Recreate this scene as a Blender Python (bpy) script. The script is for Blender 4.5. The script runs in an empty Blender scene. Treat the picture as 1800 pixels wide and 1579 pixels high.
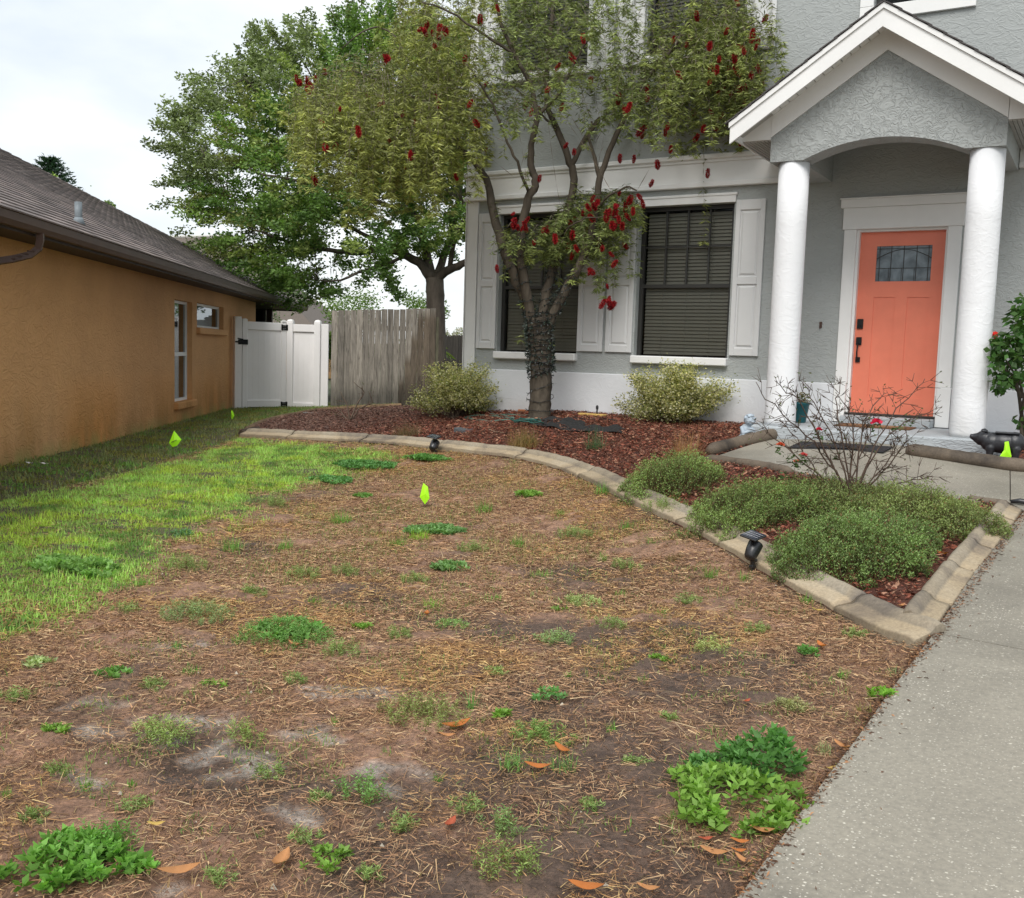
import bpy, bmesh, math, random
import numpy as np
from math import sin, cos, pi, radians, sqrt
from mathutils import Vector, Matrix
from mathutils.geometry import delaunay_2d_cdt

scene = bpy.context.scene
COL = scene.collection
rng = np.random.default_rng(7)
random.seed(7)

# ---------------------------------------------------------------- camera
FPX, PITCH, ROLL, YAW = 1740.0, radians(5.5238), radians(1.798), radians(30.968)
def _axes():
    cy, sy, cp, sp = cos(YAW), sin(YAW), cos(PITCH), sin(PITCH)
    F = np.array([-sy*cp, cy*cp, -sp]); R = np.array([cy, sy, 0.0]); U = np.cross(R, F)
    c, s = cos(ROLL), sin(ROLL)
    return c*R+s*U, -s*R+c*U, F
CR, CU, CF = _axes()
cam = bpy.data.cameras.new("camera"); camo = bpy.data.objects.new("camera", cam); COL.objects.link(camo)
cam.sensor_fit = 'HORIZONTAL'; cam.sensor_width = 36.0; cam.lens = 36.0*FPX/1800.0
cam.clip_start = 0.05; cam.clip_end = 2000
camo.matrix_world = Matrix(((CR[0], CU[0], -CF[0], 0), (CR[1], CU[1], -CF[1], 0), (CR[2], CU[2], -CF[2], 0), (0, 0, 0, 1)))
scene.camera = camo

# ---------------------------------------------------------------- world and sun
SUN_EL, SUN_AZ = radians(50), radians(168)      # azimuth clockwise from +Y
world = bpy.data.worlds.new("World"); scene.world = world; world.use_nodes = True
nt = world.node_tree; nt.nodes.clear()
N = nt.nodes.new; L = nt.links.new
out = N('ShaderNodeOutputWorld'); bg = N('ShaderNodeBackground'); bg.inputs['Strength'].default_value = 0.1
sky = N('ShaderNodeTexSky'); sky.sky_type = 'NISHITA'; sky.sun_disc = False
sky.sun_elevation = SUN_EL; sky.sun_rotation = SUN_AZ; sky.air_density = 1.2; sky.dust_density = 2.0
tc = N('ShaderNodeTexCoord'); mp = N('ShaderNodeMapping'); mp.inputs['Scale'].default_value = (1.0, 1.0, 2.6)
mp.inputs['Location'].default_value = (0.35, 0.1, 0.2)
L(tc.outputs['Generated'], mp.inputs['Vector'])
n1 = N('ShaderNodeTexNoise'); n1.inputs['Scale'].default_value = 1.7; n1.inputs['Detail'].default_value = 5; n1.inputs['Roughness'].default_value = 0.5
n2 = N('ShaderNodeTexNoise'); n2.inputs['Scale'].default_value = 5.0; n2.inputs['Detail'].default_value = 6; n2.inputs['Roughness'].default_value = 0.55
L(mp.outputs[0], n1.inputs['Vector']); L(mp.outputs[0], n2.inputs['Vector'])
r2 = N('ShaderNodeValToRGB')
e = r2.color_ramp.elements
e[0].position = 0.38; e[0].color = (4.1, 4.5, 4.85, 1)
e[1].position = 0.62; e[1].color = (5.9, 6.0, 6.0, 1)
q = e.new(0.5); q.color = (5.0, 5.25, 5.45, 1)
L(n1.outputs['Fac'], r2.inputs['Fac'])
r3 = N('ShaderNodeValToRGB'); e = r3.color_ramp.elements
e[0].position = 0.35; e[0].color = (0.90, 0.92, 0.94, 1); e[1].position = 0.65; e[1].color = (1.06, 1.05, 1.04, 1)
L(n2.outputs['Fac'], r3.inputs['Fac'])
mul = N('ShaderNodeMix'); mul.data_type = 'RGBA'; mul.blend_type = 'MULTIPLY'; mul.inputs[0].default_value = 1.0
L(r2.outputs[0], mul.inputs[6]); L(r3.outputs[0], mul.inputs[7])
mx = N('ShaderNodeMix'); mx.data_type = 'RGBA'; mx.inputs[0].default_value = 0.90
L(sky.outputs[0], mx.inputs[6]); L(mul.outputs[2], mx.inputs[7])
L(mx.outputs[2], bg.inputs['Color']); L(bg.outputs[0], out.inputs[0])
sl = bpy.data.lights.new("sun", 'SUN'); sl.energy = 1.35; sl.angle = radians(30); sl.color = (1.0, 0.965, 0.91)
so = bpy.data.objects.new("sun", sl); COL.objects.link(so)
sd = Vector((sin(SUN_AZ)*cos(SUN_EL), cos(SUN_AZ)*cos(SUN_EL), sin(SUN_EL)))
so.rotation_euler = (-sd).to_track_quat('-Z', 'Y').to_euler(); so.location = sd*30
vs = scene.view_settings; vs.view_transform = 'Standard'; vs.look = 'None'; vs.gamma = 1.0; vs.use_curve_mapping = False
vs.exposure = 1.0

# ---------------------------------------------------------------- projection helpers (turn a spot of the photo into a real place)
def ray(x, y): return CF+CR*(x-900)/FPX+CU*(789.5-y)/FPX
def on_y(x, y, Y): d = ray(x, y); return d*Y/d[1]
def on_z(x, y, Z): d = ray(x, y); return d*Z/d[2]
def at_w(x, y, w): return ray(x, y)*w
def dep(P): return float(np.dot(P, CF))

CTL = [(1100,733,-.768),(1300,745,-.77),(818,722,-.83),(950,728,-.79),(1500,800,-.82),(1650,791,-.80),(1740,800,-.81),
 (1790,870,-.96),(1775,835,-.9),(1632,1135,-1.30),(1610,1579,-1.48),(1310,1579,-1.52),(1800,1155,-1.29),
 (0,822,-1.25),(300,748,-1.27),(410,718,-1.27),(490,722,-1.24),(578,716,-1.21),(700,712,-1.12),(790,722,-1.05),
 (420,768,-1.22),(620,778,-1.16),(760,790,-1.12),(900,808,-1.12),(1010,840,-1.15),(1100,885,-1.20),(1200,930,-1.24),
 (1330,1005,-1.29),(1480,1085,-1.31),(308,790,-1.27),(747,895,-1.38),(0,1000,-1.42),(400,1000,-1.46),(900,1000,-1.43),
 (1200,1100,-1.42),(1400,1300,-1.46),(0,1300,-1.56),(600,1300,-1.54),(1000,1300,-1.50),(1000,1579,-1.58),(500,1579,-1.60),
 (0,1579,-1.62),(800,738,-.93),(948,745,-.83),(1180,748,-.8),(1240,800,-.93),(1400,960,-1.15),(1200,870,-1.1),(1700,910,-1.05)]
_P = np.array([on_z(*c) for c in CTL])
_P = np.vstack([_P, [[-1.2, 0, -1.68], [-5, 0, -1.68], [2, 1, -1.62], [3, 6, -1.3], [3, 10, -.85], [-20, 20, -1.3], [-14, 22, -1.3], [-6, 18, -1.0], [-10, 0, -1.6], [2, 14, -.8]]])
def _U(r2): return np.where(r2 > 1e-12, r2*np.log(np.maximum(r2, 1e-12)), 0.0)
def _fit():
    n = len(_P); XY = _P[:, :2]
    K = _U(((XY[:, None]-XY[None])**2).sum(-1))+np.eye(n)*0.02
    A = np.zeros((n+3, n+3)); A[:n, :n] = K; A[:n, n] = 1; A[:n, n+1:] = XY; A[n, :n] = 1; A[n+1:, :n] = XY.T
    b = np.zeros(n+3); b[:n] = _P[:, 2]
    return np.linalg.solve(A, b)
_W = _fit()
def G(X, Y):
    X = np.asarray(X, float); Y = np.asarray(Y, float); sh = X.shape
    x = np.clip(X.ravel(), -22, 5); y = np.clip(Y.ravel(), -2, 24)
    z = _W[-3]+_W[-2]*x+_W[-1]*y
    for i in range(len(_P)): z = z+_W[i]*_U((x-_P[i, 0])**2+(y-_P[i, 1])**2)
    z = np.clip(z, -1.85, -0.7)
    d = np.hypot(X.ravel()-x, Y.ravel()-y); t = np.clip(d/15, 0, 1); t = t*t*(3-2*t)
    z = z*(1-t)-1.35*t
    return z.reshape(sh) if sh else float(z[0])
def ong(px, py, dz=0.0):
    """where the sight line through a spot of the photo meets the ground"""
    d = ray(px, py); z = -1.3
    for _ in range(40):
        P = d*(z/d[2]); z = 0.5*z+0.5*(G(P[0], P[1])+dz)
    return d*(z/d[2])

# ---------------------------------------------------------------- noise
def _hash(ix, iy, s):
    h = (ix.astype(np.int64)*374761393+iy.astype(np.int64)*668265263+s*1274126177) & 0x7fffffff
    h = ((h ^ (h >> 13))*1274126177) & 0x7fffffff
    return ((h ^ (h >> 16)) & 0xffff)/65535.0
def vnoise(x, y, s=0):
    ix = np.floor(x); iy = np.floor(y); fx = x-ix; fy = y-iy; fx = fx*fx*(3-2*fx); fy = fy*fy*(3-2*fy)
    a = _hash(ix, iy, s); b = _hash(ix+1, iy, s); c = _hash(ix, iy+1, s); d = _hash(ix+1, iy+1, s)
    return (a*(1-fx)+b*fx)*(1-fy)+(c*(1-fx)+d*fx)*fy
def fbm(x, y, sc, oc=4, s=0):
    x = np.asarray(x, float)*sc; y = np.asarray(y, float)*sc; a = 0; w = .5; t = 0
    for o in range(oc): a = a+w*vnoise(x*2**o+13*o, y*2**o+7*o, s+o); t += w; w *= .5
    return a/t
def sstep(a, b, x): t = np.clip((x-a)/(b-a), 0, 1); return t*t*(3-2*t)
def inpoly(X, Y, poly):
    X = np.asarray(X); Y = np.asarray(Y); r = np.zeros(X.shape, bool); n = len(poly)
    for i in range(n):
        x1, y1 = poly[i][:2]; x2, y2 = poly[(i+1) % n][:2]
        c = ((y1 > Y) != (y2 > Y)) & (X < (x2-x1)*(Y-y1)/(y2-y1+1e-12)+x1)
        r ^= c
    return r
def pdist(X, Y, poly, closed=True):
    X = np.asarray(X, float); Y = np.asarray(Y, float); d = np.full(X.shape, 1e9); n = len(poly)
    for i in range(n if closed else n-1):
        x1, y1 = poly[i][:2]; x2, y2 = poly[(i+1) % n][:2]; dx, dy = x2-x1, y2-y1
        t = np.clip(((X-x1)*dx+(Y-y1)*dy)/(dx*dx+dy*dy+1e-12), 0, 1)
        d = np.minimum(d, np.hypot(X-x1-t*dx, Y-y1-t*dy))
    return d

# ---------------------------------------------------------------- object helpers
def tag(o, label=None, cat=None, group=None, kind=None):
    if label: o['label'] = label
    if cat: o['category'] = cat
    if group: o['group'] = group
    if kind: o['kind'] = kind
    return o
def empty(name, loc=(0, 0, 0), rz=0.0, **k):
    o = bpy.data.objects.new(name, None); COL.objects.link(o); o.location = tuple(loc); o.rotation_euler = (0, 0, rz)
    o.empty_display_size = .1
    return tag(o, **k)
def link(name, me, parent=None, loc=None, rot=None, **k):
    o = bpy.data.objects.new(name, me); COL.objects.link(o)
    if parent is not None: o.parent = parent
    if loc is not None: o.location = tuple(loc)
    if rot is not None: o.rotation_euler = rot
    return tag(o, **k)
def smooth(me): me.polygons.foreach_set('use_smooth', np.ones(len(me.polygons), bool))

class MB:
    """collects shapes into one mesh; every shape may carry its own colour"""
    def __init__(s): s.v = []; s.f = []; s.c = []; s.n = 0; s.uc = False
    def add(s, V, Fc, col=None):
        V = np.asarray(V, float).reshape(-1, 3); 
        if isinstance(Fc, np.ndarray): Fc = Fc.tolist()
        n = s.n; s.v.append(V); s.f += [[i+n for i in f] for f in Fc]; s.n += len(V)
        if col is None: s.c.append(np.ones((len(V), 3)))
        else: s.uc = True; s.c.append(np.broadcast_to(np.asarray(col, float), (len(V), 3)))
    def box(s, a, b, col=None, M=None):
        (x0, y0, z0), (x1, y1, z1) = a, b
        V = np.array([[x0,y0,z0],[x1,y0,z0],[x1,y1,z0],[x0,y1,z0],[x0,y0,z1],[x1,y0,z1],[x1,y1,z1],[x0,y1,z1]], float)
        if M is not None: V = (np.array(M)[:3, :3] @ V.T).T+np.array(M)[:3, 3]
        s.add(V, [[0,3,2,1],[4,5,6,7],[0,1,5,4],[1,2,6,5],[2,3,7,6],[3,0,4,7]], col)
    def bbox(s, a, b, r=.004, col=None, M=None):
        """bevelled box"""
        bm = bmesh.new(); bmesh.ops.create_cube(bm, size=1)
        a = np.array(a, float); b = np.array(b, float); c = (a+b)/2; d = b-a
        for v in bm.verts: v.co = Vector([c[i]+v.co[i]*d[i] for i in range(3)])
        bmesh.ops.bevel(bm, geom=list(bm.edges), offset=min(r, min(d)*.45), segments=1, affect='EDGES')
        V = np.array([v.co[:] for v in bm.verts]); bm.verts.index_update()
        Fc = [[v.index for v in f.verts] for f in bm.faces]; bm.free()
        if M is not None: V = (np.array(M)[:3, :3] @ V.T).T+np.array(M)[:3, 3]
        s.add(V, Fc, col)
    def prism(s, poly, y0, y1, col=None, ax='y'):
        """outline in x,z pushed along y (or in y,z along x with ax='x')"""
        n = len(poly); V = []
        for y in (y0, y1):
            for p in poly: V.append((p[0], y, p[1]) if ax == 'y' else ((y, p[0], p[1]) if ax == 'x' else (p[0], p[1], y)))
        s.add(V, [list(range(n)), list(range(2*n-1, n-1, -1))]+[[i, i+n, (i+1) % n+n, (i+1) % n] for i in range(n)], col)
    def tube(s, pts, rad, sides=6, col=None, caps=True, jit=0.0):
        P = np.asarray(pts, float); n = len(P); rad = np.broadcast_to(np.asarray(rad, float), (n,))
        T = np.gradient(P, axis=0); T /= np.linalg.norm(T, axis=1)[:, None]+1e-12
        a = np.array([0, 0, 1.0]) if abs(T[0][2]) < .9 else np.array([1.0, 0, 0])
        V = []; u = np.cross(T[0], a); u /= np.linalg.norm(u)+1e-12
        ang = np.arange(sides)*2*pi/sides
        for i in range(n):
            u = u-T[i]*np.dot(u, T[i]); u /= np.linalg.norm(u)+1e-12; w = np.cross(T[i], u)
            rr = rad[i]*(1+jit*(rng.random(sides)-.5))
            V.append(P[i]+(np.cos(ang)*rr)[:, None]*u+(np.sin(ang)*rr)[:, None]*w)
        V = np.vstack(V); Fc = []
        for i in range(n-1):
            for j in range(sides): k = (j+1) % sides; Fc.append([i*sides+j, i*sides+k, (i+1)*sides+k, (i+1)*sides+j])
        if caps: Fc.append(list(range(sides))[::-1]); Fc.append([(n-1)*sides+j for j in range(sides)])
        s.add(V, Fc, col)
    def lathe(s, prof, c=(0, 0, 0), sides=24, col=None, M=None):
        V = []; n = len(prof)
        for r, z in prof:
            for j in range(sides): V.append((r*cos(2*pi*j/sides), r*sin(2*pi*j/sides), z))
        V = np.array(V)
        if M is not None: V = (np.array(M)[:3, :3] @ V.T).T+np.array(M)[:3, 3]
        V = V+np.array(c); Fc = []
        for i in range(n-1):
            for j in range(sides): k = (j+1) % sides; Fc.append([i*sides+j, i*sides+k, (i+1)*sides+k, (i+1)*sides+j])
        Fc.append(list(range(sides))[::-1]); Fc.append([(n-1)*sides+j for j in range(sides)])
        s.add(V, Fc, col)
    def mesh(s, name, mat=None, sm=False):
        me = bpy.data.meshes.new(name); V = np.vstack(s.v) if s.v else np.zeros((0, 3))
        me.from_pydata(V.tolist(), [], s.f)
        if s.uc:
            ca = me.color_attributes.new('Col', 'FLOAT_COLOR', 'POINT'); C = np.ones((len(V), 4), np.float32); C[:, :3] = np.vstack(s.c)
            ca.data.foreach_set('color', C.ravel())
        if mat: me.materials.append(mat)
        if sm: smooth(me)
        me.update(); return me
    def obj(s, name, mat, parent=None, sm=False, loc=None, rot=None, **k):
        return link(name, s.mesh(name, mat, sm), parent, loc, rot, **k)

def fastmesh(name, V, F, C=None, mat=None, sm=False):
    """V (n,3), F (m,k) arrays, C (n,3)"""
    me = bpy.data.meshes.new(name); n, (m, k) = len(V), F.shape
    me.vertices.add(n); me.vertices.foreach_set('co', np.ascontiguousarray(V, np.float32).ravel())
    me.loops.add(m*k); me.loops.foreach_set('vertex_index', np.ascontiguousarray(F, np.int32).ravel())
    me.polygons.add(m); me.polygons.foreach_set('loop_start', np.arange(0, m*k, k, dtype=np.int32))
    me.polygons.foreach_set('loop_total', np.full(m, k, np.int32))
    if C is not None:
        ca = me.color_attributes.new('Col', 'FLOAT_COLOR', 'POINT'); c4 = np.ones((n, 4), np.float32); c4[:, :3] = C
        ca.data.foreach_set('color', c4.ravel())
    if mat: me.materials.append(mat)
    me.update(calc_edges=True)
    if sm: smooth(me)
    return me
def unit(v): return v/(np.linalg.norm(v, axis=-1, keepdims=True)+1e-12)
def rdir(n, zlo=-1, zhi=1):
    z = rng.uniform(zlo, zhi, n); a = rng.uniform(0, 2*pi, n); r = np.sqrt(np.maximum(0, 1-z*z))
    return np.stack([r*np.cos(a), r*np.sin(a), z], -1)
def leaves(P, D, Ln, Wd, C, fold=.15, wide=.45):
    """leaf-shaped quads: base P, direction D, length, width, colour"""
    n = len(P); D = unit(D); A = rdir(n); S = unit(np.cross(D, A)); Nn = np.cross(S, D)
    Ln = np.broadcast_to(Ln, (n,))[:, None]; Wd = np.broadcast_to(Wd, (n,))[:, None]
    mid = P+D*Ln*wide+Nn*Ln*fold
    V = np.stack([P, mid+S*Wd*.5, P+D*Ln, mid-S*Wd*.5], 1).reshape(-1, 3)
    F = np.arange(4*n).reshape(n, 4)
    return V, F, np.repeat(C, 4, 0)
class LB:
    """collects leaf arrays"""
    def __init__(s): s.V = []; s.F = []; s.C = []; s.n = 0
    def add(s, V, F, C): s.V.append(V); s.F.append(F+s.n); s.C.append(C); s.n += len(V)
    def leaves(s, *a, **k): s.add(*leaves(*a, **k))
    def obj(s, name, mat, parent=None, **k):
        me = fastmesh(name, np.vstack(s.V), np.vstack(s.F), np.vstack(s.C), mat)
        return link(name, me, parent, **k)
def cvar(n, base, dv=.25, dh=.06):
    """n colours around a base colour"""
    b = np.array(base)[None]*(1+rng.uniform(-dv, dv, n))[:, None]
    return np.clip(b*(1+rng.uniform(-dh, dh, (n, 3))), .003, .95)
def copy_tree(o, parent=None):
    c = o.copy(); COL.objects.link(c); c.parent = parent
    for ch in list(o.children): copy_tree(ch, c)
    return c
def drape(poly, step, dz, name, mat, noise=0.0, skirt=0.0, colf=None, sm=True):
    """sheet cut to a ground outline and laid over the terrain"""
    poly = [tuple(p[:2]) for p in poly]; xs = [p[0] for p in poly]; ys = [p[1] for p in poly]
    dens = []
    for i in range(len(poly)):
        a = np.array(poly[i]); b = np.array(poly[(i+1) % len(poly)]); m = max(1, int(np.linalg.norm(b-a)/step))
        for j in range(m): dens.append(tuple(a+(b-a)*j/m))
    gx, gy = np.meshgrid(np.arange(min(xs), max(xs), step), np.arange(min(ys), max(ys), step)); gx = gx.ravel(); gy = gy.ravel()
    k = inpoly(gx, gy, poly) & (pdist(gx, gy, poly) > step*.45)
    pts = [Vector(p) for p in dens]+[Vector((a, b)) for a, b in zip(gx[k], gy[k])]
    nb = len(dens)
    r = delaunay_2d_cdt(pts, [(i, (i+1) % nb) for i in range(nb)], [list(range(nb))], 1, 1e-5)
    V = np.array([v[:] for v in r[0]]); z = G(V[:, 0], V[:, 1])+dz
    if noise: z = z+(fbm(V[:, 0], V[:, 1], 9, 3, 5)-.5)*noise
    V3 = np.column_stack([V, z]); Fc = [list(f) for f in r[2]]
    C = colf(V[:, 0], V[:, 1]) if colf else None
    if skirt:
        n = len(V3); b = [i for i in range(nb)]
        low = V3[:nb].copy(); low[:, 2] -= skirt; V3 = np.vstack([V3, low])
        if C is not None: C = np.vstack([C, C[:nb]])
        Fc += [[i, (i+1) % nb, n+(i+1) % nb, n+i] for i in range(nb)]
    me = bpy.data.meshes.new(name); me.from_pydata(V3.tolist(), [], Fc)
    if C is not None:
        ca = me.color_attributes.new('Col', 'FLOAT_COLOR', 'POINT'); c4 = np.ones((len(V3), 4), np.float32); c4[:, :3] = C
        ca.data.foreach_set('color', c4.ravel())
    me.materials.append(mat)
    bm = bmesh.new(); bm.from_mesh(me); bmesh.ops.recalc_face_normals(bm, faces=bm.faces)
    up = sum(f.normal.z*f.calc_area() for f in bm.faces)
    if up < 0: bmesh.ops.reverse_faces(bm, faces=bm.faces)
    bm.to_mesh(me); bm.free(); me.update()
    return me

# ---------------------------------------------------------------- materials
def mat_new(name):
    m = bpy.data.materials.new(name); m.use_nodes = True; t = m.node_tree; t.nodes.clear()
    o = t.nodes.new('ShaderNodeOutputMaterial'); b = t.nodes.new('ShaderNodeBsdfPrincipled'); t.links.new(b.outputs[0], o.inputs[0])
    return m, t, b, o
def ramp(t, stops):
    r = t.nodes.new('ShaderNodeValToRGB'); e = r.color_ramp.elements
    e[0].position, e[0].color = stops[0][0], (*stops[0][1], 1); e[1].position, e[1].color = stops[-1][0], (*stops[-1][1], 1)
    for p, c in stops[1:-1]: q = e.new(p); q.color = (*c, 1)
    return r
def noise(t, scale, detail=4, rough=.55, dist=0, vec=None):
    n = t.nodes.new('ShaderNodeTexNoise'); n.inputs['Scale'].default_value = scale; n.inputs['Detail'].default_value = detail
    n.inputs['Roughness'].default_value = rough; n.inputs['Distortion'].default_value = dist
    if vec is not None: t.links.new(vec, n.inputs['Vector'])
    return n
def coords(t, scale=(1, 1, 1), kind='Object'):
    c = t.nodes.new('ShaderNodeTexCoord'); m = t.nodes.new('ShaderNodeMapping'); m.inputs['Scale'].default_value = scale
    t.links.new(c.outputs[kind], m.inputs['Vector']); return m.outputs[0]
def wpos(t, scale=(1, 1, 1)):
    c = t.nodes.new('ShaderNodeNewGeometry'); m = t.nodes.new('ShaderNodeMapping'); m.inputs['Scale'].default_value = scale
    t.links.new(c.outputs['Position'], m.inputs['Vector']); return m.outputs[0]
def mixc(t, a, b, fac, mode='MIX'):
    m = t.nodes.new('ShaderNodeMix'); m.data_type = 'RGBA'; m.blend_type = mode
    for s, v in ((m.inputs[0], fac), (m.inputs[6], a), (m.inputs[7], b)):
        if hasattr(v, 'is_linked') or hasattr(v, 'links'): t.links.new(v, s)
        else: s.default_value = v if isinstance(v, (int, float)) else (*v, 1)
    return m.outputs[2]
def bump(t, b, h, strength=.5, dist=.01, prev=None):
    n = t.nodes.new('ShaderNodeBump'); n.inputs['Strength'].default_value = strength; n.inputs['Distance'].default_value = dist
    t.links.new(h, n.inputs['Height'])
    if prev is not None: t.links.new(prev, n.inputs['Normal'])
    t.links.new(n.outputs[0], b.inputs['Normal']); return n.outputs[0]
def pm(name, col, rough=.6, var=.12, vs=6, bs=0, bscale=60, bdist=.003, spec=.35, metal=0, stretch=(1, 1, 1), attr=False, world_c=False):
    m, t, b, o = mat_new(name); b.inputs['Roughness'].default_value = rough; b.inputs['Specular IOR Level'].default_value = spec
    b.inputs['Metallic'].default_value = metal
    v = wpos(t, stretch) if world_c else coords(t, stretch)
    n = noise(t, vs, 5, .6, 0, v); c = np.array(col)
    r = ramp(t, [(.25, tuple(c*(1-var))), (.75, tuple(np.minimum(c*(1+var), .95)))]); t.links.new(n.outputs[0], r.inputs[0])
    outc = r.outputs[0]
    if attr:
        a = t.nodes.new('ShaderNodeAttribute'); a.attribute_name = 'Col'; outc = mixc(t, outc, a.outputs[0], 1.0, 'MULTIPLY')
    t.links.new(outc, b.inputs['Base Color'])
    if bs:
        n2 = noise(t, bscale, 4, .6, 0, v); bump(t, b, n2.outputs[0], bs, bdist)
    return m
def foliage_mat(name, trans=.35, rough=.5, spec=.3):
    m, t, b, o = mat_new(name); a = t.nodes.new('ShaderNodeAttribute'); a.attribute_name = 'Col'
    t.links.new(a.outputs[0], b.inputs['Base Color']); b.inputs['Roughness'].default_value = rough; b.inputs['Specular IOR Level'].default_value = spec
    tr = t.nodes.new('ShaderNodeBsdfTranslucent'); c2 = mixc(t, a.outputs[0], (1.1, 1.25, .55), 1.0, 'MULTIPLY'); t.links.new(c2, tr.inputs[0])
    mxs = t.nodes.new('ShaderNodeMixShader'); mxs.inputs[0].default_value = trans
    t.links.new(b.outputs[0], mxs.inputs[1]); t.links.new(tr.outputs[0], mxs.inputs[2]); t.links.new(mxs.outputs[0], o.inputs[0])
    return m
def stucco(name, col, ridge=.6, rscale=(7, 7, 13), stains=None, grain=.25, var=.05):
    """trowelled stucco: worm-like ridges over fine grain"""
    m, t, b, o = mat_new(name); b.inputs['Roughness'].default_value = .82; b.inputs['Specular IOR Level'].default_value = .25
    v = wpos(t, (1, 1, 1)); vr = wpos(t, rscale)
    n = noise(t, 1.3, 5, .6, 0, v); c = np.array(col)
    r = ramp(t, [(.3, tuple(c*(1-var))), (.7, tuple(c*(1+var)))]); t.links.new(n.outputs[0], r.inputs[0]); cc = r.outputs[0]
    if stains:
        sx = t.nodes.new('ShaderNodeSeparateXYZ'); g = t.nodes.new('ShaderNodeNewGeometry'); t.links.new(g.outputs['Position'], sx.inputs[0])
        for (z0, z1, scol, amt, sc) in stains:
            mr = t.nodes.new('ShaderNodeMapRange'); mr.inputs[1].default_value = z1; mr.inputs[2].default_value = z0; mr.clamp = True
            t.links.new(sx.outputs[2], mr.inputs[0])
            ns = noise(t, sc, 4, .6, 0, wpos(t, (1, 1, .45))); rs = ramp(t, [(.38, (0, 0, 0)), (.62, (1, 1, 1))]); t.links.new(ns.outputs[0], rs.inputs[0])
            mm = t.nodes.new('ShaderNodeMath'); mm.operation = 'MULTIPLY'; t.links.new(mr.outputs[0], mm.inputs[0]); t.links.new(rs.outputs[0], mm.inputs[1])
            m2 = t.nodes.new('ShaderNodeMath'); m2.operation = 'MULTIPLY'; m2.inputs[1].default_value = amt; t.links.new(mm.outputs[0], m2.inputs[0])
            cc = mixc(t, cc, scol, m2.outputs[0])
    t.links.new(cc, b.inputs['Base Color'])
    n2 = noise(t, 1.0, 3, .5, 1.6, vr)
    rr = ramp(t, [(.40, (0, 0, 0)), (.49, (1, 1, 1)), (.53, (.55, .55, .55)), (.66, (.15, .15, .15)), (.72, (.5, .5, .5))]); t.links.new(n2.outputs[0], rr.inputs[0])
    nf = noise(t, 140, 3, .6, 0, v)
    p = bump(t, b, nf.outputs[0], grain, .002)
    bump(t, b, rr.outputs[0], ridge, .009, p)
    return m

M = {}
M['wall_gray'] = stucco('gray stucco', (.38, .40, .395), .5, stains=[(-.9, .6, (.27, .275, .26), .35, 1.2), (2.0, 6.0, (.42, .44, .43), .5, .6)])
M['gable_gray'] = stucco('gray gable stucco', (.38, .40, .395), .8, (12, 12, 14))
M['white_stucco'] = stucco('white stucco', (.72, .735, .76), .15, (5, 5, 6), grain=.2, stains=[(-.90, -.55, (.42, .36, .31), .55, 2.6)])
M['column_white'] = stucco('white column stucco', (.80, .81, .83), .2, (5, 5, 8), grain=.25, stains=[(-.70, -.35, (.50, .48, .44), .55, 3.0)])
M['slab_gray'] = stucco('painted slab', (.40, .43, .45), .6, (6, 6, 16))
M['orange'] = stucco('orange stucco', (.66, .36, .165), .65, (5, 5, 8), stains=[(-1.27, -.35, (.78, .31, .06), .9, .8), (-1.25, -.55, (.17, .14, .06), .6, 1.6), (-1.3, 1.0, (.45, .22, .09), .35, .5), (-1.27, -1.08, (.30, .33, .10), .7, 3.0)], grain=.5, var=.08)
M['trim'] = pm('white paint', (.81, .81, .80), .5, .05, 2.5, .25, 30)
M['shutter'] = pm('shutter white', (.66, .665, .665), .5, .03, 3)
M['vinyl'] = pm('white vinyl', (.88, .86, .85), .4, .04, 2, .05, 30)
M['bronze'] = pm('dark bronze frame', (.035, .035, .033), .4, .1)
M['dark'] = pm('dark interior', (.02, .02, .02), .9, .1)
M['slat'] = pm('blind slat', (.36, .35, .31), .5, .08, 3)
M['coral'] = pm('coral door paint', (.80, .23, .145), .34, .09, 2.5, .15, 25, .002)
M['black'] = pm('black metal', (.012, .012, .013), .35, .2)
M['blackplastic'] = pm('black plastic', (.02, .021, .024), .35, .3, 8, spec=.6)
M['soffit'] = pm('soffit', (.42, .41, .39), .6, .05)
M['soffit_brown'] = pm('brown soffit', (.055, .038, .033), .6, .2, 4)
M['gutter'] = pm('brown gutter', (.09, .052, .040), .45, .2, 3)
M['bark'] = pm('bark', (.080, .066, .050), .9, .5, 9, 1.0, 22, .02, .2, stretch=(1, 1, .25))
M['bark_oak'] = pm('oak bark', (.115, .095, .078), .9, .45, 7, 1.0, 16, .03, .2, stretch=(1, 1, .3))
M['twig'] = pm('twig', (.13, .095, .07), .85, .4, 20)
M['leaf'] = foliage_mat('leaf', .35)
M['grass'] = foliage_mat('grass blade', .40, .5, .25)
M['straw'] = foliage_mat('dead straw', .10, .7, .2)
M['chips'] = foliage_mat('bark mulch chip', .0, .65, .3)
M['flower'] = foliage_mat('flower', .25, .6)
M['limeflag'] = pm('lime plastic flag', (.42, .95, .02), .5, .03)
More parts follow.
